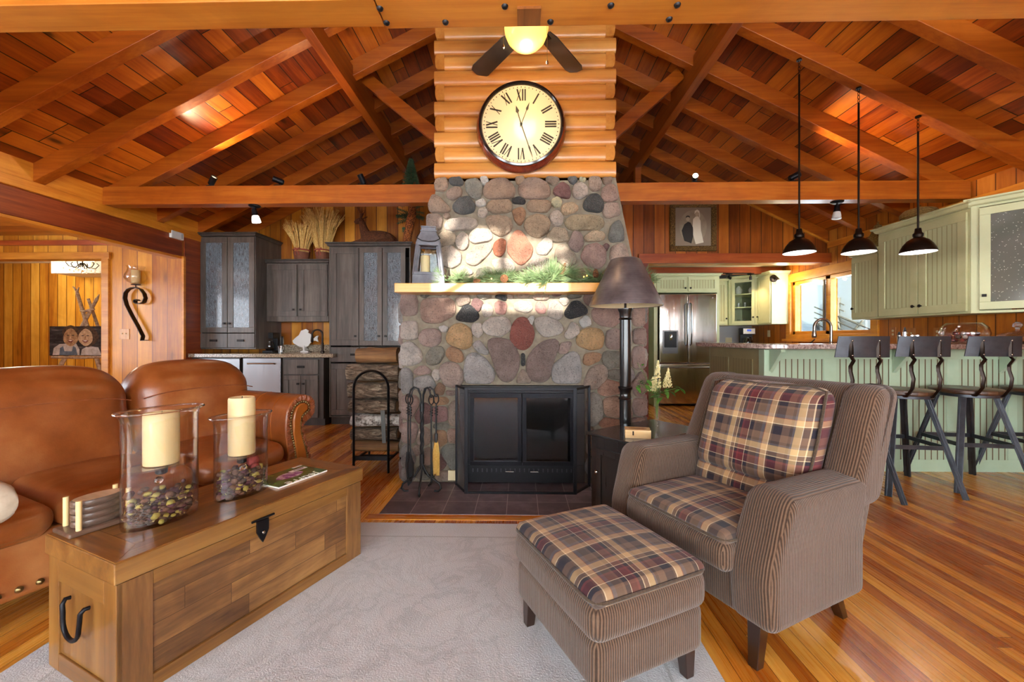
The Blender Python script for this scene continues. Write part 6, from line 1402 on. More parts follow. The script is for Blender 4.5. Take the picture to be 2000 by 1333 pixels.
for z, n_, nm, lb in ((.546, 2, 'teapot', ''), (.316, 3, 'glass_tumbler', ''), (.021, 3, 'glass_tumbler', '')):
    for k in range(n_):
        x = .12+.2*k/(n_-1); q = Tc @ Vector((x, .11, z+.002))
        if nm == 'teapot':
            o = thing('patterned_jar', ('left patterned ceramic jar on the top shelf of the glass corner cabinet', 'right patterned ceramic pitcher on the top shelf of the glass corner cabinet')[k], 'jar', q)
            MB().lathe([(.03, 0), (.045, .03), (.05, .08-.02*k), (.035, .12-.03*k), (.02, .14-.03*k), (0, .15-.03*k)], n=20).build('jar_body', mottled('blue_white_ceramic', 'b9bcc0', 'e6e4dc', 40, .25), o, smooth=50)
            MB().tube([(.045, 0, .09), (.07, 0, .08), (.065, 0, .04), (.045, 0, .035)], .005, 6).build('jar_handle', CERAM, o, smooth=60)
        else:
            o = MB().lathe([(.022, 0), (.027, .08), (.025, .08), (.02, .004)], n=16, caps=False).build('glass_tumbler', VASEG, None, smooth=40); o.location = q
            tag(o, 'clear tumbler on the %s shelf of the glass corner cabinet' % ('middle' if z > .1 else 'lowest'), 'glass', 'tumblers on the %s shelf of the corner cabinet' % ('middle' if z > .1 else 'lowest'))
t = thing('end_wall_cabinet', 'sage end wall cabinet carrying the bulb sconce left of the window', 'cabinet', (4.03, 7.045, 1.34), -PI/2); w_, d = .385, XR-4.03-.003
MB().box(0, w_, 0, d, 0, .81).build('cabinet_body', SAGEL, t, bevel=.002)
door(t, .01, w_-.02, .02, .79, SAGEL, SAGEL, .05, .13, KN, None, .05); crown(t, .002, w_, -.02, d-.0, .81, SAGEL, .03, .045)
# sconce bulb on the end panel
q = aY(1513, 548, 6.655)
t = thing('bulb_sconce', 'dark round wall sconce with a bare glowing bulb by the window', 'sconce', (q.x-.02, 6.655, q.z+.03))
MB().lathe([(.06, 0), (.06, .012), (.03, .03)], n=24, M=Matrix.Rotation(PI/2, 4, 'X')).build('back_plate', BRNZ, t, smooth=50)
MB().tube([(0, -.02, 0), (.01, -.07, -.0), (.02, -.09, -.03)], [.02, .022, .022], 12).build('arm', BRNZ, t, smooth=50)
MB().ell((.025, -.10, -.075), .034, .034, .038, 16, 12).build('bulb', plain('bulb_glow', 'fff4dc', .3, emis='fff0d0', es=9), t, smooth=60)
point('sconce_lamp', (q.x+.005, 6.47, q.z-.06), 8, (1, .86, .62), .04)
# base run along the kitchen back and right walls
t = thing('kitchen_base_cabinet', 'sage base cabinets along the kitchen back wall right of the refrigerator', 'cabinet', (fx1+.06, 7.10, 0)); MB().box(0, XR-fx1-.07, 0, .64, 0, .875).build('cabinet_body', SAGE, t)
tag(MB().prism([(fx1+.055, 7.07), (3.66, 7.07), (3.66, 4.47), (XR-.004, 4.47), (XR-.004, 7.745), (fx1+.055, 7.745)], 'z', .88, .918).build('kitchen_counter', GRANP), 'granite counter along the kitchen back wall and below the window', 'counter')
t = thing('window_base_cabinet', 'sage base cabinets running below the kitchen window', 'cabinet', (3.70, 4.47, 0)); MB().box(0, .61, 0, 2.6, 0, .875).build('cabinet_body', SAGE, t)
q = aY(1462, 672, 7.35); coffee('coffee_maker', 'steel and black coffee maker with blue display on the kitchen counter', (q.x, 7.4, .9185), math.radians(-12), 1.1, NICKEL)
plate('wall_outlet', 'cream plate on the grey kitchen wall beside the coffee maker', 'outlet', (face(1423, 7.75), 7.749, 1.06), .12, .12, CREAMP)
q = aX(1502, 652, XR); plate('wall_outlet', 'cream outlet on the wood wall between coffee maker and window', 'outlet', (XR-.001, q.y, q.z), .075, .115, CREAMP, -PI/2)
q = aX(1580, 665, XR-.05); t = thing('dish_brush', 'small dark dish brush in a white holder on the counter under the window', 'brush', (XR-.3, q.y-.3, .9185)); MB().lathe([(.03, 0), (.035, .04), (.03, .05)], n=16).build('holder', CERAM, t, smooth=40); MB().tube([(0, 0, .04), (.02, -.05, .12), (.04, -.12, .18)], .008, 8).build('brush_handle', BLKM, t, smooth=60)
# framed wedding photograph
fc = aY(1355, 441, 5.80)
t = thing('framed_portrait', 'ornate gilt framed oval wedding photograph on the gable wall', 'picture', (fc.x, 5.846, fc.z-.01)); W2, H2 = .325, .345
GLD = NT('gilt_frame'); n = GLD.noise(GLD.obj(), 70, 3, .7, 1); GLD.set(GLD.ramp(n, [(.35, '3e2a14'), (.55, '7d5c2c'), (.7, 'a98548')]), .45, metal=.5); GLD.bump(n, 1, .012)
m = MB()
for a, b, c, d in ((-W2, W2, H2-.075, H2), (-W2, W2, -H2, -H2+.075), (-W2, -W2+.075, -H2+.075, H2-.075), (W2-.075, W2, -H2+.075, H2-.075)): m.box(a, b, -.045, 0, c, d)
m.build('frame', GLD.m, t, bevel=.012, seg=3)
MB().box(-W2+.07, W2-.07, -.02, -.01, -H2+.07, H2-.07).build('mat_board', plain('mat_board_grey', '8a7864', .7), t)
MB().lathe([(0, 0), (1, 0), (1, .003), (0, .003)], n=48, M=Matrix.Translation((0, -.02, 0)) @ Matrix.Rotation(PI/2, 4, 'X') @ Matrix.Diagonal((.19, .235, 1, 1))).build('oval_photograph', mottled('sepia_ground', '7c6e5a', 'a8977c', 4, .5), t)
PD, PLt, PSk = plain('sepia_dark', '2c2620', .6), plain('sepia_light', 'd8ccb4', .6), plain('sepia_skin', 'b09c80', .6)
def flat(nm, poly, mat, k=1): MB().prism([(x*1.22, z*1.22+.01) for x, z in poly], 'y', -.0245-.0006*k, -.023).build(nm, mat, t)
flat('groom_suit', [(-.13,-.05),(-.10,.02),(-.06,.05),(-.03,.04),(0,-.02),(.0,-.12),(-.02,-.2),(-.10,-.17),(-.12,-.1)], PD, 1)
flat('groom_head', [(-.06+.022*math.cos(a), .085+.03*math.sin(a)) for a in [k*PI/8 for k in range(16)]], PSk, 2)
flat('groom_hair', [(-.082,.09),(-.08,.115),(-.06,.122),(-.04,.115),(-.038,.09),(-.05,.105),(-.07,.105)], PD, 3)
flat('bride_gown', [(.0,.08),(.03,.11),(.06,.11),(.085,.06),(.09,-.05),(.12,-.19),(.03,-.21),(.0,-.1),(-.005,.0)], PLt, 1)
flat('bride_head', [(.045+.02*math.cos(a), .14+.028*math.sin(a)) for a in [k*PI/8 for k in range(16)]], PSk, 2)
flat('bride_veil', [(.015,.14),(.02,.175),(.045,.19),(.07,.175),(.078,.12),(.072,.08),(.068,.15),(.045,.168),(.024,.15)], PLt, 3)
# ================= clock =================
cy = YU-.055; cc = aY(1018, 241, cy-.09)
ck = thing('wall_clock', 'large round wall clock with roman numerals on the log chimney', 'clock', (cc.x, cy, cc.z))
RY = Matrix.Rotation(PI/2, 4, 'X')   # lathe axis toward -y
MAH = wood('mahogany_case', ('3a0f06', '6b2210', '8a3a1c'), 'x', 'z', knots=0, rough=.18, coat=.8)
MB().lathe([(.325, -.02), (.342, 0), (.345, .02), (.335, .045), (.325, .06), (.33, .07), (.322, .085), (.312, .09)], n=72, M=RY, caps=False).build('clock_case', MAH, ck, smooth=50)
MB().lathe([(.322, .078), (.318, .096), (.305, .10), (.297, .092), (.295, .078)], n=72, M=RY, caps=False).build('bezel', plain('bezel_black', '120e10', .15, coat=.8), ck, smooth=50)
MB().lathe([(0, .074), (.30, .074)], n=72, M=RY, caps=False).build('dial', plain('dial_cream', 'cfc09c', .35, coat=.4), ck)
INK = plain('dial_ink', '1c1714', .5)
def stroke(m, a, b, w):
    ax_, az = a; bx_, bz = b; dx, dz = bx_-ax_, bz-az; l = math.hypot(dx, dz); nx, nz = -dz/l*w/2, dx/l*w/2
    m.append([(ax_+nx, az+nz), (bx_+nx, bz+nz), (bx_-nx, bz-nz), (ax_-nx, az-nz)])
def numeral(txt, k):
    H2 = .043; wd = {'I': .020, 'V': .044, 'X': .044}; tot = sum(wd[c] for c in txt); x = -tot/2; S = []
    for c in txt:
        w = wd[c]; cx_ = x+w/2
        if c == 'I': stroke(S, (cx_, -H2), (cx_, H2), .0115)
        if c == 'V': stroke(S, (x+.008, H2), (cx_, -H2), .0115); stroke(S, (x+w-.006, H2), (cx_, -H2), .0045)
        if c == 'X': stroke(S, (x+.008, H2), (x+w-.008, -H2), .0115); stroke(S, (x+w-.007, H2), (x+.007, -H2), .0045)
        x += w
    a = -k*PI/6; M = Matrix.Rotation(-a, 4, 'Y'); m = MB(); r = .222
    for p in S: m.prism([(u*.92, v+r) for u, v in p], 'y', -.0775, -.0745, M=Matrix.Rotation(k*PI/6, 4, 'Y'))
    m.build('numeral', INK, ck)
for k, s in enumerate(['XII', 'I', 'II', 'III', 'IIII', 'V', 'VI', 'VII', 'VIII', 'IX', 'X', 'XI']): numeral(s, k)
m = MB()
for k in range(60): m.box(-.0022, .0022, -.077, -.0745, .276, .284 if k % 5 else .288, M=Matrix.Rotation(k*PI/30, 4, 'Y'))
m.build('minute_track', INK, ck)['kind'] = 'stuff'
def hand(nm, a, L, w, spade):
    m = MB(); poly = [(-w, 0), (-w*.8, L*.62), (-spade, L*.70), (0, L), (spade, L*.70), (w*.8, L*.62), (w, 0), (w*.7, -.02), (-w*.7, -.02)]
    m.prism(poly, 'y', -.083, -.080, M=Matrix.Rotation(math.radians(a), 4, 'Y')); m.build(nm, INK, ck)
hand('hour_hand', -16, .145, .003, .013); hand('minute_hand', 21, .175, .0022, .009); hand('second_hand', 161, .27, .0028, .006)
MB().lathe([(.009, .08), (.009, .087), (0, .09)], n=16, M=RY).build('hand_hub', INK, ck)

# ================= ceiling fan =================
fxy = (.037, 2.64)
fan = thing('ceiling_fan', 'dark bladed ceiling fan with glowing amber bowl light behind the front beam', 'ceiling fan', (fxy[0], fxy[1], 2.98))
MB().cyl((0, 0, .32), (0, 0, 4.58-2.98), .013, n=12).build('downrod', BRNZ, fan, smooth=50)
MB().lathe([(.06, .13), (.13, .14), (.15, .19), (.14, .27), (.08, .31), (.02, .33)], n=32).build('motor_housing', BRNZ, fan, smooth=50)
AM = NT('amber_glass'); g_ = AM.sep(AM.obj()); AM.set('e8b658', .25, coat=.3); lw = AM.node('ShaderNodeLayerWeight'); lw.inputs[0].default_value = .45
AM.b.inputs['Emission Color'].default_value = lin('ffc860'); AM.b.inputs['Emission Strength'].default_value = 1.5
MB().lathe([(0, 0), (.05, .008), (.09, .028), (.12, .06), (.137, .10), (.142, .135)], n=40, caps=False).build('light_bowl', AM.m, fan, smooth=60)
for a in (128, 56, 200, 272, 344):
    M = Matrix.Rotation(math.radians(a), 4, 'Z') @ Matrix.Rotation(math.radians(10), 4, 'X')
    P = [(.17, -.045), (.24, -.062), (.60, -.072), (.645, -.055), (.66, 0), (.645, .055), (.60, .072), (.24, .062), (.17, .045)]
    bl = MB().prism(P, 'z', .19, .198, M=M).build('blade', mottled('fan_blade_dark', '24201f', '35302e', 8, .3, coat=.3), fan, bevel=.002)
    MB().box(.12, .23, -.02, .02, .185, .20, M=M).build('blade_iron', BRNZ, bl)
for x, y, z0 in ((-.145, -.06, -.02), (.13, -.07, -.13)):
    c = MB().cyl((x, y, z0), (x, y, .14), .0016, n=6).build('pull_chain', BRASSN, fan)
    MB().lathe([(0, -.02), (.008, -.012), (.007, 0), (.002, .012)], (x, y, z0), 12).build('chain_pull', NICKEL, c, smooth=60)
point('fan_lamp', (fxy[0], fxy[1]-.0, 2.94), 14, (1, .72, .40), .10)

# ================= pendants =================
for k, (x, zt, lb) in enumerate(((2.333, 3.363, 'dark dome pendant, leftmost of the three over the bar'), (2.822, 3.108, 'dark dome pendant, middle of the three over the bar'), (3.308, 2.846, 'dark dome pendant, rightmost of the three over the bar'))):
    top = zr(x)
    t = thing('pendant_light', lb, 'pendant light', (x, 3.48, 1.83), 0, None)
    MB().cyl((0, 0, .20), (0, 0, top-1.83-.13), .0075, n=10).build('rod', BRNZ, t, smooth=50)
    m = MB()
    for q in range(4):
        z = top-1.83-.13+.03*q; pts = [(.008*math.cos(a), 0, z+.02+.02*math.sin(a)) if q % 2 else (0, .008*math.cos(a), z+.02+.02*math.sin(a)) for a in [PI*2*j/10 for j in range(10)]]; m.tube(pts, .0022, 5, closed=True)
    m.build('chain', BRNZ, t, smooth=60)['kind'] = 'stuff'
    MB().lathe([(.02, top-1.83-.012), (.02, top-1.83)], n=14).build('ceiling_hook', BRNZ, t)
    sh = MB().lathe([(.119, 0), (.119, .006), (.112, .03), (.095, .065), (.068, .10), (.035, .12), (.03, .125), (.035, .135), (.035, .155), (.025, .165), (.02, .20), (.0, .205)], n=40, caps=False).build('shade', BRNZ, t, smooth=45)
    MB().lathe([(.116, .001), (.108, .03), (.09, .062), (.06, .095), (.0, .105)], n=40, caps=False).build('shade_lining', plain('lining_white', 'dfe2e6', .4), sh, smooth=60)
    MB().ell((0, 0, .035), .026, .026, .034, 14, 10).build('bulb', plain('pendant_bulb', 'f4f6ff', .3, emis='f0f4ff', es=4), t, smooth=60)
    point('pendant_lamp', (x, 3.48, 1.845), 9, (1, .95, .86), .03)

# ================= spot fixtures on the tie beams =================
def spotlight(lb, p, aim, hang, on=0, L=.10, r=.028, ppow=0, ang=70, glasshead=False):
    t = thing('spot_light', lb, 'spot light', p)
    sgn = -1 if hang else 1
    MB().lathe([(.055, 0), (.055, sgn*.008), (.04, sgn*.018)], n=24).build('canopy', BLK, t, smooth=40)
    d = Vector(aim).normalized(); c = Vector((0, 0, sgn*.065))
    MB().tube([(0, 0, sgn*.01), (0, 0, sgn*.05), c], .009, 8).build('stem', BLK, t, smooth=50)
    M = Matrix.Translation(c) @ d.to_track_quat('Z', 'Y').to_matrix().to_4x4()
    if glasshead:
        MB().lathe([(.022, -.03), (.026, .02), (.03, .04)], n=20, M=M).build('head', BLK, t, smooth=40)
        MB().lathe([(.028, .04), (.036, .07), (.04, .105), (.0, .108)], n=24, M=M).build('glass_shade', plain('frosted_glass_on' if on else 'frosted_glass_off', 'e8e8e4', .3, emis='fff0d8', es=on) if on else plain('frosted_glass_off', 'bdbdb8', .3), t, smooth=50)
    else:
        MB().lathe([(.018, -L*.4), (r, -L*.3), (r*1.05, L*.6), (r*.9, L*.6), (r*.88, L*.5)], n=24, M=M, caps=False).lathe([(0, -L*.4), (.018, -L*.4)], n=24, M=M, caps=False).build('head', BLK, t, smooth=40)
        MB().lathe([(0, L*.48), (r*.9, L*.48)], n=20, M=M, caps=False).build('lens', plain('lens_on%d' % int(on*10), 'ffe8c8', .2, emis='ffdfae', es=on) if on else plain('lens_off', '8a8a88', .1), t)
    if ppow:
        q = Vector(p)+c+d*(L*.62+(.05 if glasshead else .012)); spot('spot_lamp', q, q+d, ppow, (1, .70, .40), ang, .8, .02)
    return t
TYc = 4.08
def bx(px, py, z): q = aY(px, py, TYc); return (q.x, TYc, z)
spotlight('black spot head on the left tie beam, nearest the left wall, aimed up right', bx(414, 368, 2.635), (.55, -.25, .6), False, 2, ppow=70, ang=100)
spotlight('black spot head on the left tie beam, the middle one lying sideways', bx(546, 368, 2.635), (-.7, -.4, .22), False, 2, ppow=30, ang=100)
spotlight('lit spot head on the left tie beam, nearest the chimney', bx(708, 368, 2.635), (-.25, -.5, .75), False, 5, ppow=25, ang=100)
spotlight('bright glaring spot head on the right tie beam near the chimney', bx(1357, 364, 2.635), (-.25, -1, .1), False, 40, L=.08, ppow=7, ang=110)
spotlight('dark spot head on the right tie beam behind the left pendant rod', bx(1549, 360, 2.635), (.75, -.2, .35), False, 2, ppow=45, ang=110)
spotlight('hanging spot with lit glass shade under the left tie beam', bx(497, 398, 2.455), (.15, .1, -1), True, 9, ppow=14, ang=120, glasshead=True)
spotlight('hanging spot with unlit glass shade under the right tie beam', bx(1635, 395, 2.455), (-.1, -.05, -1), True, 0, glasshead=True)
trk = thing('track_light_bar', 'dark track bar across the kitchen soffit above the refrigerator', 'track light', (3.05, 6.84, 2.19))
MB().box(-.75, .75, -.012, .012, -.012, 0).build('track', BLK, trk)
for k, px in enumerate((1322, 1391, 1424, 1466)):
    q = aY(px, 532, 6.84); lb = ('leftmost', 'second', 'third', 'rightmost')[k]
    spotlight('small kitchen track spot above the refrigerator, %s of the four' % lb, (q.x, 6.84, 2.177), ((-.3, -.5, -.45), (.2, .3, -.9), (.6, -.4, -.5), (.1, .2, -.9))[k], True, 3, L=.06, r=.02, ppow=14, ang=120)

# ================= wall sconce, switch, sensor =================
SY = 4.995
def c3(x, y, Y=SY-.05): q = aY(x/3.92, 440+y/3.92, Y); return q
sp_ = c3(1105, 885)
q0 = c3(1040, 478)
scn2 = thing('iron_candle_sconce', 'scrolled iron wall sconce holding a glass cup and candle on the pale panel wall', 'sconce', (q0.x, SY-.05, q0.z))
pth = [(1125,882),(1088,885),(1095,850),(1055,770),(1010,690),(970,610),(957,560),(962,520),(985,492),(1015,480),(1045,478),(1080,492),(1105,525),(1115,560),(1103,590),(1078,602),(1050,602),(1036,592),(1036,576),(1052,570),(1062,580)]
P3 = [c3(*p)-Vector((q0.x, SY-.05, q0.z)) for p in pth]
vs = []; 
for i, p in enumerate(P3):
    a = P3[max(0, i-1)]; b = P3[min(len(P3)-1, i+1)]; d = (b-a).normalized(); n = Vector((-d.z, 0, d.x))*.0035
    for yy in (-.028, .028): vs += [p+n+Vector((0, yy, 0)), p-n+Vector((0, yy, 0))]
fs = []
for i in range(len(P3)-1):
    b = i*4; fs += [(b, b+2, b+6, b+4), (b+1, b+5, b+7, b+3), (b, b+4, b+5, b+1), (b+2, b+3, b+7, b+6)]
MB().add(vs, fs).build('scroll', BRNZ, scn2, smooth=50)
MB().cyl((0, 0, 0), (0, 0, .03), .006, n=8).lathe([(.045, .03), (.048, .036), (.03, .042)], n=24).build('cup_plate', BRNZ, scn2, smooth=40)
MB().lathe([(.04, .045), (.085, .07), (.112, .11), (.112, .145), (.085, .20), (.080, .235), (.092, .262), (.090, .262), (.077, .235), (.082, .20), (.109, .145), (.109, .11), (.082, .073), (.03, .05)], n=36, caps=False).build('glass_cup', VASEG, scn2, smooth=50)
t = thing('sconce_candle', 'ivory candle standing inside the wall sconce glass', 'candle', (q0.x, SY-.05, q0.z+.0515)); MB().lathe([(.045, 0), (.045, .155), (.04, .162), (0, .155)], n=28).build('wax_body', WAX, t, smooth=40); MB().cyl((0, 0, .15), (0, 0, .175), .0015, n=6).build('wick', BLKM, t)
q = aY(243, 653, SY); plate('light_switch', 'carved wooden double switch plate on the pale panel wall below the sconce', 'light switch', (q.x, 4.999, q.z), .125, .13, wood('plate_wood_pale', ('a96c38', 'c48a50', 'd6a468'), 'x', 'z', knots=0, gs=30), 0, 'switch')
q = aX(342, 460, -4.2)
t = thing('alarm_sensor', 'white rectangular sensor box on the deep red beam', 'sensor', (-4.199, q.y, q.z)); MB().box(0, .035, -.09, .09, -.045, .045).build('sensor_box', WHITEP, t, bevel=.008); MB().box(.034, .0355, .05, .075, -.03, .03).build('sensor_lens', plain('sensor_lens', 'a8a8a4', .3), t)
for px, py, lb in ((225, 760, ''),): pass

# ================= hall: easel, painting, chandelier =================
EY = 6.35
def e3(x, y, Y=EY): return aY(x/3.92, 440+y/3.92, Y)
eo = e3(665, 900)
es = thing('branch_easel', 'rustic branch easel standing in the hall beyond the doorway', 'easel', (eo.x, EY, 0))
STK = mottled('peeled_branch', '8a6848', 'cbb090', 30, .75, bump=.3); O_ = Vector((eo.x, EY, 0))
def br3(a, b, Ya, Yb, r): 
    p, q_ = e3(*a, Ya)-O_, e3(*b, Yb)-O_; d = q_-p; return p, q_, r
def floorpt(x, Y): return Vector((x, Y, 0))-O_
def branch(nm, p, q_, r):
    m_ = (p+q_)/2+Vector((.015, 0, .01)); MB().tube([p, (p+m_)/2+Vector((.006, 0, 0)), m_, (q_+m_)/2, q_], [r, r*.95, r*.9, r*.8, r*.7], 8).build(nm, STK, es, smooth=60)
X_ = e3(665, 665)-O_
tl, tr, tm_ = e3(590, 515)-O_, e3(745, 560)-O_, e3(675, 562, EY+.1)-O_
branch('easel_leg', Vector(((e3(410, 1000).x-eo.x)-.19, -.08, 0)), tr, .032); branch('easel_leg', Vector((.46, -.08, 0)), tl, .032); branch('easel_leg', Vector((.03, .55, 0)), tm_, .028)
MB().tube([tl, tl+Vector((-.04, 0, .07)), tl+Vector((-.07, 0, .09))], [.018, .012, .008], 6).tube([tl, tl+Vector((.03, 0, .08))], [.018, .008], 6).tube([tr, tr+Vector((.03, 0, .06))], [.018, .008], 6).build('twig_ends', STK, es, smooth=60)
la, lb_ = e3(400, 1012, EY-.1)-O_, e3(850, 1005, EY-.1)-O_
MB().tube([la, (la+lb_)/2+Vector((0, 0, -.015)), lb_], .022, 8).build('ledge_branch', STK, es, smooth=60)
MB().tube([X_+Vector((-.09, 0, .02)), X_+Vector((0, -.05, 0)), X_+Vector((.12, 0, .05))], .022, 8).build('cross_lashing', STK, es, smooth=60)
c0, c1 = e3(374, 775, EY-.11), e3(388, 1000, EY-.11); cw = .84; ch_ = c0.z-c1.z
pt = thing('portrait_painting', 'unframed painting of two smiling faces propped on the branch easel', 'painting', (c1.x-.02, EY-.11, c1.z))
CNV = NT('painted_dark_ground'); v = CNV.obj(); X = CNV.sep(v); n = CNV.noise(CNV.comb(CNV.math('MULTIPLY', X[0], 4), 0, CNV.math('MULTIPLY', X[2], 22)), 1, 4, .6, 1); CNV.set(CNV.ramp(n, [(.35, '1c1a1c'), (.55, '3a3836'), (.7, '77706a')]), .6)
MB().box(0, cw, 0, .02, 0, ch_).build('canvas', CNV.m, pt)
SK1, SK2, HR = mottled('painted_skin_warm', '7a5030', 'd0a878', 22, .6), mottled('painted_skin_light', 'a8805a', 'e0c098', 22, .6), mottled('painted_hair', '2a1c12', '66503a', 30, .7)
SHT, DNM = mottled('painted_shirt', 'a89a88', 'd8cfc4', 14, .7), mottled('painted_denim', '4c5a66', '77838c', 14, .7)
def blob(nm, cx_, cz, rx, rz, mt, k, pr=pt): 
    MB().prism([(cx_+rx*math.cos(a)*(1+.06*math.sin(3*a+k)), cz+rz*math.sin(a)*(1+.05*math.cos(4*a))) for a in [PI*j/10 for j in range(20)]], 'y', -.0006*k, .0005).build(nm, mt, pr)
MB().prism([(.05, .01), (.07, .12), (.16, .18), (.42, .20), (.48, .10), (.48, .01)], 'y', -.0006, 0).build('painted_shirt', SHT, pt)
MB().prism([(.16, .01), (.17, .12), (.22, .15), (.24, .07), (.36, .07), (.38, .15), (.42, .13), (.45, .01)], 'y', -.0012, 0).build('painted_overalls', DNM, pt)
MB().prism([(.50, .01), (.52, .10), (.62, .15), (.78, .13), (.83, .01)], 'y', -.0006, 0).build('painted_shirt', SHT, pt)
blob('painted_hair', .34, .35, .14, .12, HR, 1); blob('painted_face', .34, .285, .118, .135, SK1, 3)
blob('painted_hair', .615, .30, .165, .16, HR, 2); blob('painted_face', .58, .285, .115, .13, SK2, 4)
for cx_, cz in ((.34, .285), (.575, .28)):
    MB().prism([(cx_-.05, cz-.045), (cx_, cz-.03), (cx_+.05, cz-.045), (cx_+.02, cz-.075), (cx_-.02, cz-.075)], 'y', -.0036, 0).build('painted_smile', plain('painted_lip', '7a3a30', .6), pt)
    MB().prism([(cx_-.036, cz-.047), (cx_, cz-.038), (cx_+.036, cz-.047), (cx_, cz-.06)], 'y', -.0042, 0).build('painted_teeth', plain('painted_white', 'e6ddd0', .6), pt)
    for sg in (-1, 1): MB().prism([(cx_+sg*.04+.022*math.cos(a), cz+.03+.008*math.sin(a)) for a in [PI*j/6 for j in range(12)]], 'y', -.0038, 0).build('painted_eye', HR, pt)
    MB().prism([(cx_-.006, cz+.02), (cx_+.006, cz+.02), (cx_+.014, cz-.02), (cx_-.014, cz-.02)], 'y', -.0036, 0).build('painted_nose', SK2 if cx_ < .5 else SK1, pt)
chn = e3(632, 300, 6.7)
cdl = thing('chandelier', 'small dark chandelier with crystal drops hanging in the hall', 'chandelier', (chn.x, 6.7, chn.z))
m = MB(); cr = MB()
for k in range(6):
    a = k*PI/3; u = Vector((math.cos(a), math.sin(a), 0)); m.tube([u*r+Vector((0, 0, z)) for r, z in ((.02, .02), (.08, -.06), (.16, -.05), (.20, .01), (.17, .04))], .007, 6)
    for j in range(3): cr.ell(tuple(u*(.08+.07*j)+Vector((0, 0, -.10-.02*(j % 2)))), .011, .011, .018, 8, 6)
m.cyl((0, 0, -.05), (0, 0, 2.5-chn.z), .008, n=8); m.build('scroll_arms', BRNZ, cdl, smooth=60); cr.ell((0, 0, -.13), .02, .02, .03, 10, 8); cr.build('crystal_drops', glassm('crystal', 'ffffff'), cdl, smooth=30)['kind'] = 'stuff'
for k in range(3): a = k*2*PI/3; MB().lathe([(.02, 0), (.035, .03), (.03, .06), (0, .065)], (.17*math.cos(a), .17*math.sin(a), .04), 14).build('candle_shade', plain('warm_shade_on', 'ffeecc', .5, emis='ffe6b8', es=2.5), cdl, smooth=50)

# ================= mantel: lantern and garland =================
MZ = 1.5185
lq = aY(838, 553, 3.075)
ln = thing('metal_lantern', 'weathered grey tapered lantern with a bail handle at the left end of the mantel', 'lantern', (lq.x-.005, 3.08, MZ), math.radians(12))
LG = mottled('lantern_grey', '4c4e54', '6e7078', 12, .6)
MB().hexa([(-.118, -.088, 0), (.118, -.088, 0), (.118, .088, 0), (-.118, .088, 0)], [(-.115, -.085, .065), (.115, -.085, .065), (.115, .085, .065), (-.115, .085, .065)]).build('lantern_base', LG, ln, bevel=.002)
tx_, ty_, zt2 = .078, .062, .31
m = MB()
for sx in (-1, 1):
    for sy2 in (-1, 1): m.beam((sx*.105, sy2*.078, .065), (sx*tx_, sy2*ty_, zt2), .02, .02)
for sy2 in (-1, 1):
    m.beam((-.108, sy2*.079, .075), (.108, sy2*.079, .075), .018, .02); m.beam((-.082, sy2*.064, zt2-.01), (.082, sy2*.064, zt2-.01), .018, .03)
    m.beam((-.085, sy2*.079, .085), (-.065, sy2*.064, .28), .012, .014); m.beam((.085, sy2*.079, .085), (.065, sy2*.064, .28), .012, .014)
for sx in (-1, 1):
    m.beam((sx*.106, -.075, .075), (sx*.106, .075, .075), .018, .02); m.beam((sx*.079, -.06, zt2-.01), (sx*.079, .06, zt2-.01), .018, .03)
m.build('lantern_frame', LG, ln, bevel=.0015)
gm_ = MB()
for sy2 in (-1, 1): gm_.add([(-.10, sy2*.077, .075), (.10, sy2*.077, .075), (.075, sy2*.061, .30), (-.075, sy2*.061, .30)], [(0, 1, 2, 3)])
for sx in (-1, 1): gm_.add([(sx*.104, -.072, .075), (sx*.104, .072, .075), (sx*.077, .056, .30), (sx*.077, -.056, .30)], [(0, 1, 2, 3)])
gm_.build('lantern_glass', PANE, ln)
MB().hexa([(-.09, -.073, zt2), (.09, -.073, zt2), (.09, .073, zt2), (-.09, .073, zt2)], [(-.055, -.045, .395), (.055, -.045, .395), (.055, .045, .395), (-.055, .045, .395)]).box(-.06, .06, -.05, .05, .395, .405).box(-.052, .052, -.042, .042, .405, .425).box(-.056, .056, -.046, .046, .425, .434).build('lantern_roof', LG, ln, bevel=.002)
MB().tube([(-.075, -.02, .37), (-.085, -.06, .34), (-.05, -.085, .315), (0, -.092, .308), (.05, -.085, .315), (.085, -.06, .34), (.075, -.02, .37)], .0035, 8).build('bail_handle', BLKM, ln, smooth=60)
t = thing('lantern_candle', 'cream pillar candle inside the mantel lantern', 'candle', (lq.x-.03, 3.08, MZ+.0655)); MB().lathe([(.035, 0), (.035, .15), (.03, .155), (0, .15)], n=28).build('wax_body', WAX, t, smooth=40); MB().cyl((0, 0, .15), (0, 0, .165), .0012, n=6).build('wick', BLKM, t)
gl = thing('pine_garland', 'long needled pine garland with cones and tiny lights along the mantel', 'garland', (.3, 3.06, MZ))
rr = random.Random(21); NG = mottled('pine_needle_green', '3f5a34', '7f9466', 25, .65)
g0, g1 = aY(862, 540, 3.06).x-.3, aY(1268, 540, 3.06).x-.3
def tuft(m, c, d, L, n, spr, r=.0009):
    d = Vector(d).normalized()
    for _ in range(n):
        q = (d+Vector((rr.gauss(0, spr), rr.gauss(0, spr), rr.gauss(0, spr)))).normalized(); p = Vector(c)+d*rr.uniform(0, .04); e = p+q*L*rr.uniform(.7, 1); mid = (p+e)/2+Vector((0, 0, -.006))
        if e.z < .002 and e.y > -.10: e.z = .003+rr.random()*.02; mid.z = max(mid.z, .004)
        e.y = min(e.y, .115); m.tube([p, mid, e], [r, r, r*.5], 3)
chunks = 6
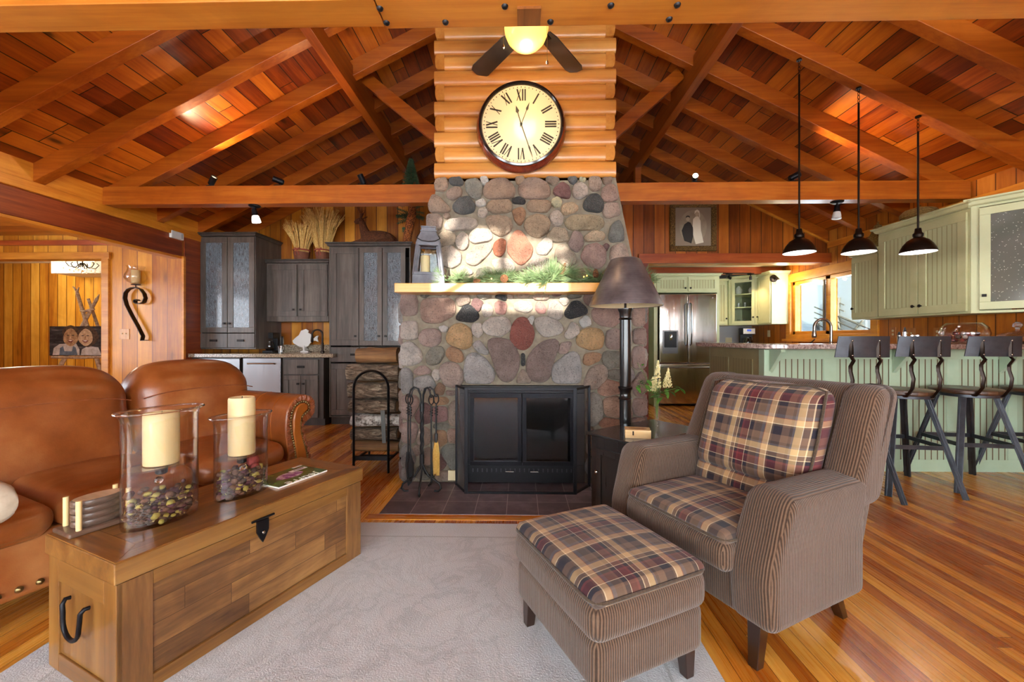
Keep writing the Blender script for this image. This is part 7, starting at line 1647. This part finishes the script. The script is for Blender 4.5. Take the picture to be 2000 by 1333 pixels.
for c_ in range(chunks):
    m = MB(); xa_, xb_ = g0+(g1-g0)*c_/chunks, g0+(g1-g0)*(c_+1)/chunks
    for k in range(20):
        x = rr.uniform(xa_, xb_); z = rr.uniform(.02, .055); a = rr.choice((-1, 1))
        m.tube([(x, rr.uniform(-.02, .07), z), (x+a*.05, rr.uniform(-.03, .07), z+.01)], .002, 4)
        tuft(m, (x, rr.uniform(-.05, .07), z), (a*rr.uniform(.4, 1), rr.uniform(-.5, .2), rr.uniform(-.1, .7)), .10, 36, .35)
    m.build('pine_foliage', NG, gl, smooth=60)['kind'] = 'stuff'
for px, py, L, d in ((1078, 548, .13, (.55, -.3, .75)), (1070, 552, .15, (-.5, -.75, -.25)), (1060, 540, .14, (-.9, -.4, .1)), (1100, 535, .13, (.9, -.3, .25)), (1075, 540, .13, (.1, -.4, 1)), (1040, 553, .13, (-.7, -.8, -.1))):
    m = MB(); q = aY(px, py, 3.0); tuft(m, (q.x-.3, -.065, max(.02, q.z-MZ)), d, L, 110, .38, .001); m.build('pine_spray', NG, gl, smooth=60)['kind'] = 'stuff'
m_ = Matrix.Rotation(math.radians(75), 4, 'X')
for px, py, r, h, rot in ((985, 541, .034, .05, Matrix.Rotation(math.radians(80), 4, 'X')), (1096, 532, .022, .09, Matrix.Rotation(math.radians(18), 4, 'Y')), (1163, 537, .026, .06, Matrix()), (1262, 540, .03, .05, Matrix.Rotation(math.radians(70), 4, 'X')), (925, 552, .022, .05, Matrix.Rotation(math.radians(80), 4, 'Y'))):
    q = aY(px, py, 3.0); cone('pine_cone', gl, (q.x-.3, -.07, max(.012, q.z-MZ-.02)), r, h, mottled('mantel_cone_brown', '3a2012', '8a5c38', 60, .8), rot)
lb_ = None
for px, py in ((1140, 541), (1146, 539), (1165, 533), (1190, 540), (800, 549), (790, 549), (960, 545)):
    q = aY(px, py, 2.99)
    if px < 850: continue
    MB().ell((q.x-.3, -.075, q.z-MZ), .004, .004, .005, 8, 6).build('fairy_light', plain('fairy_glow', 'ffd080', .3, emis='ffb840', es=8), gl, smooth=60)
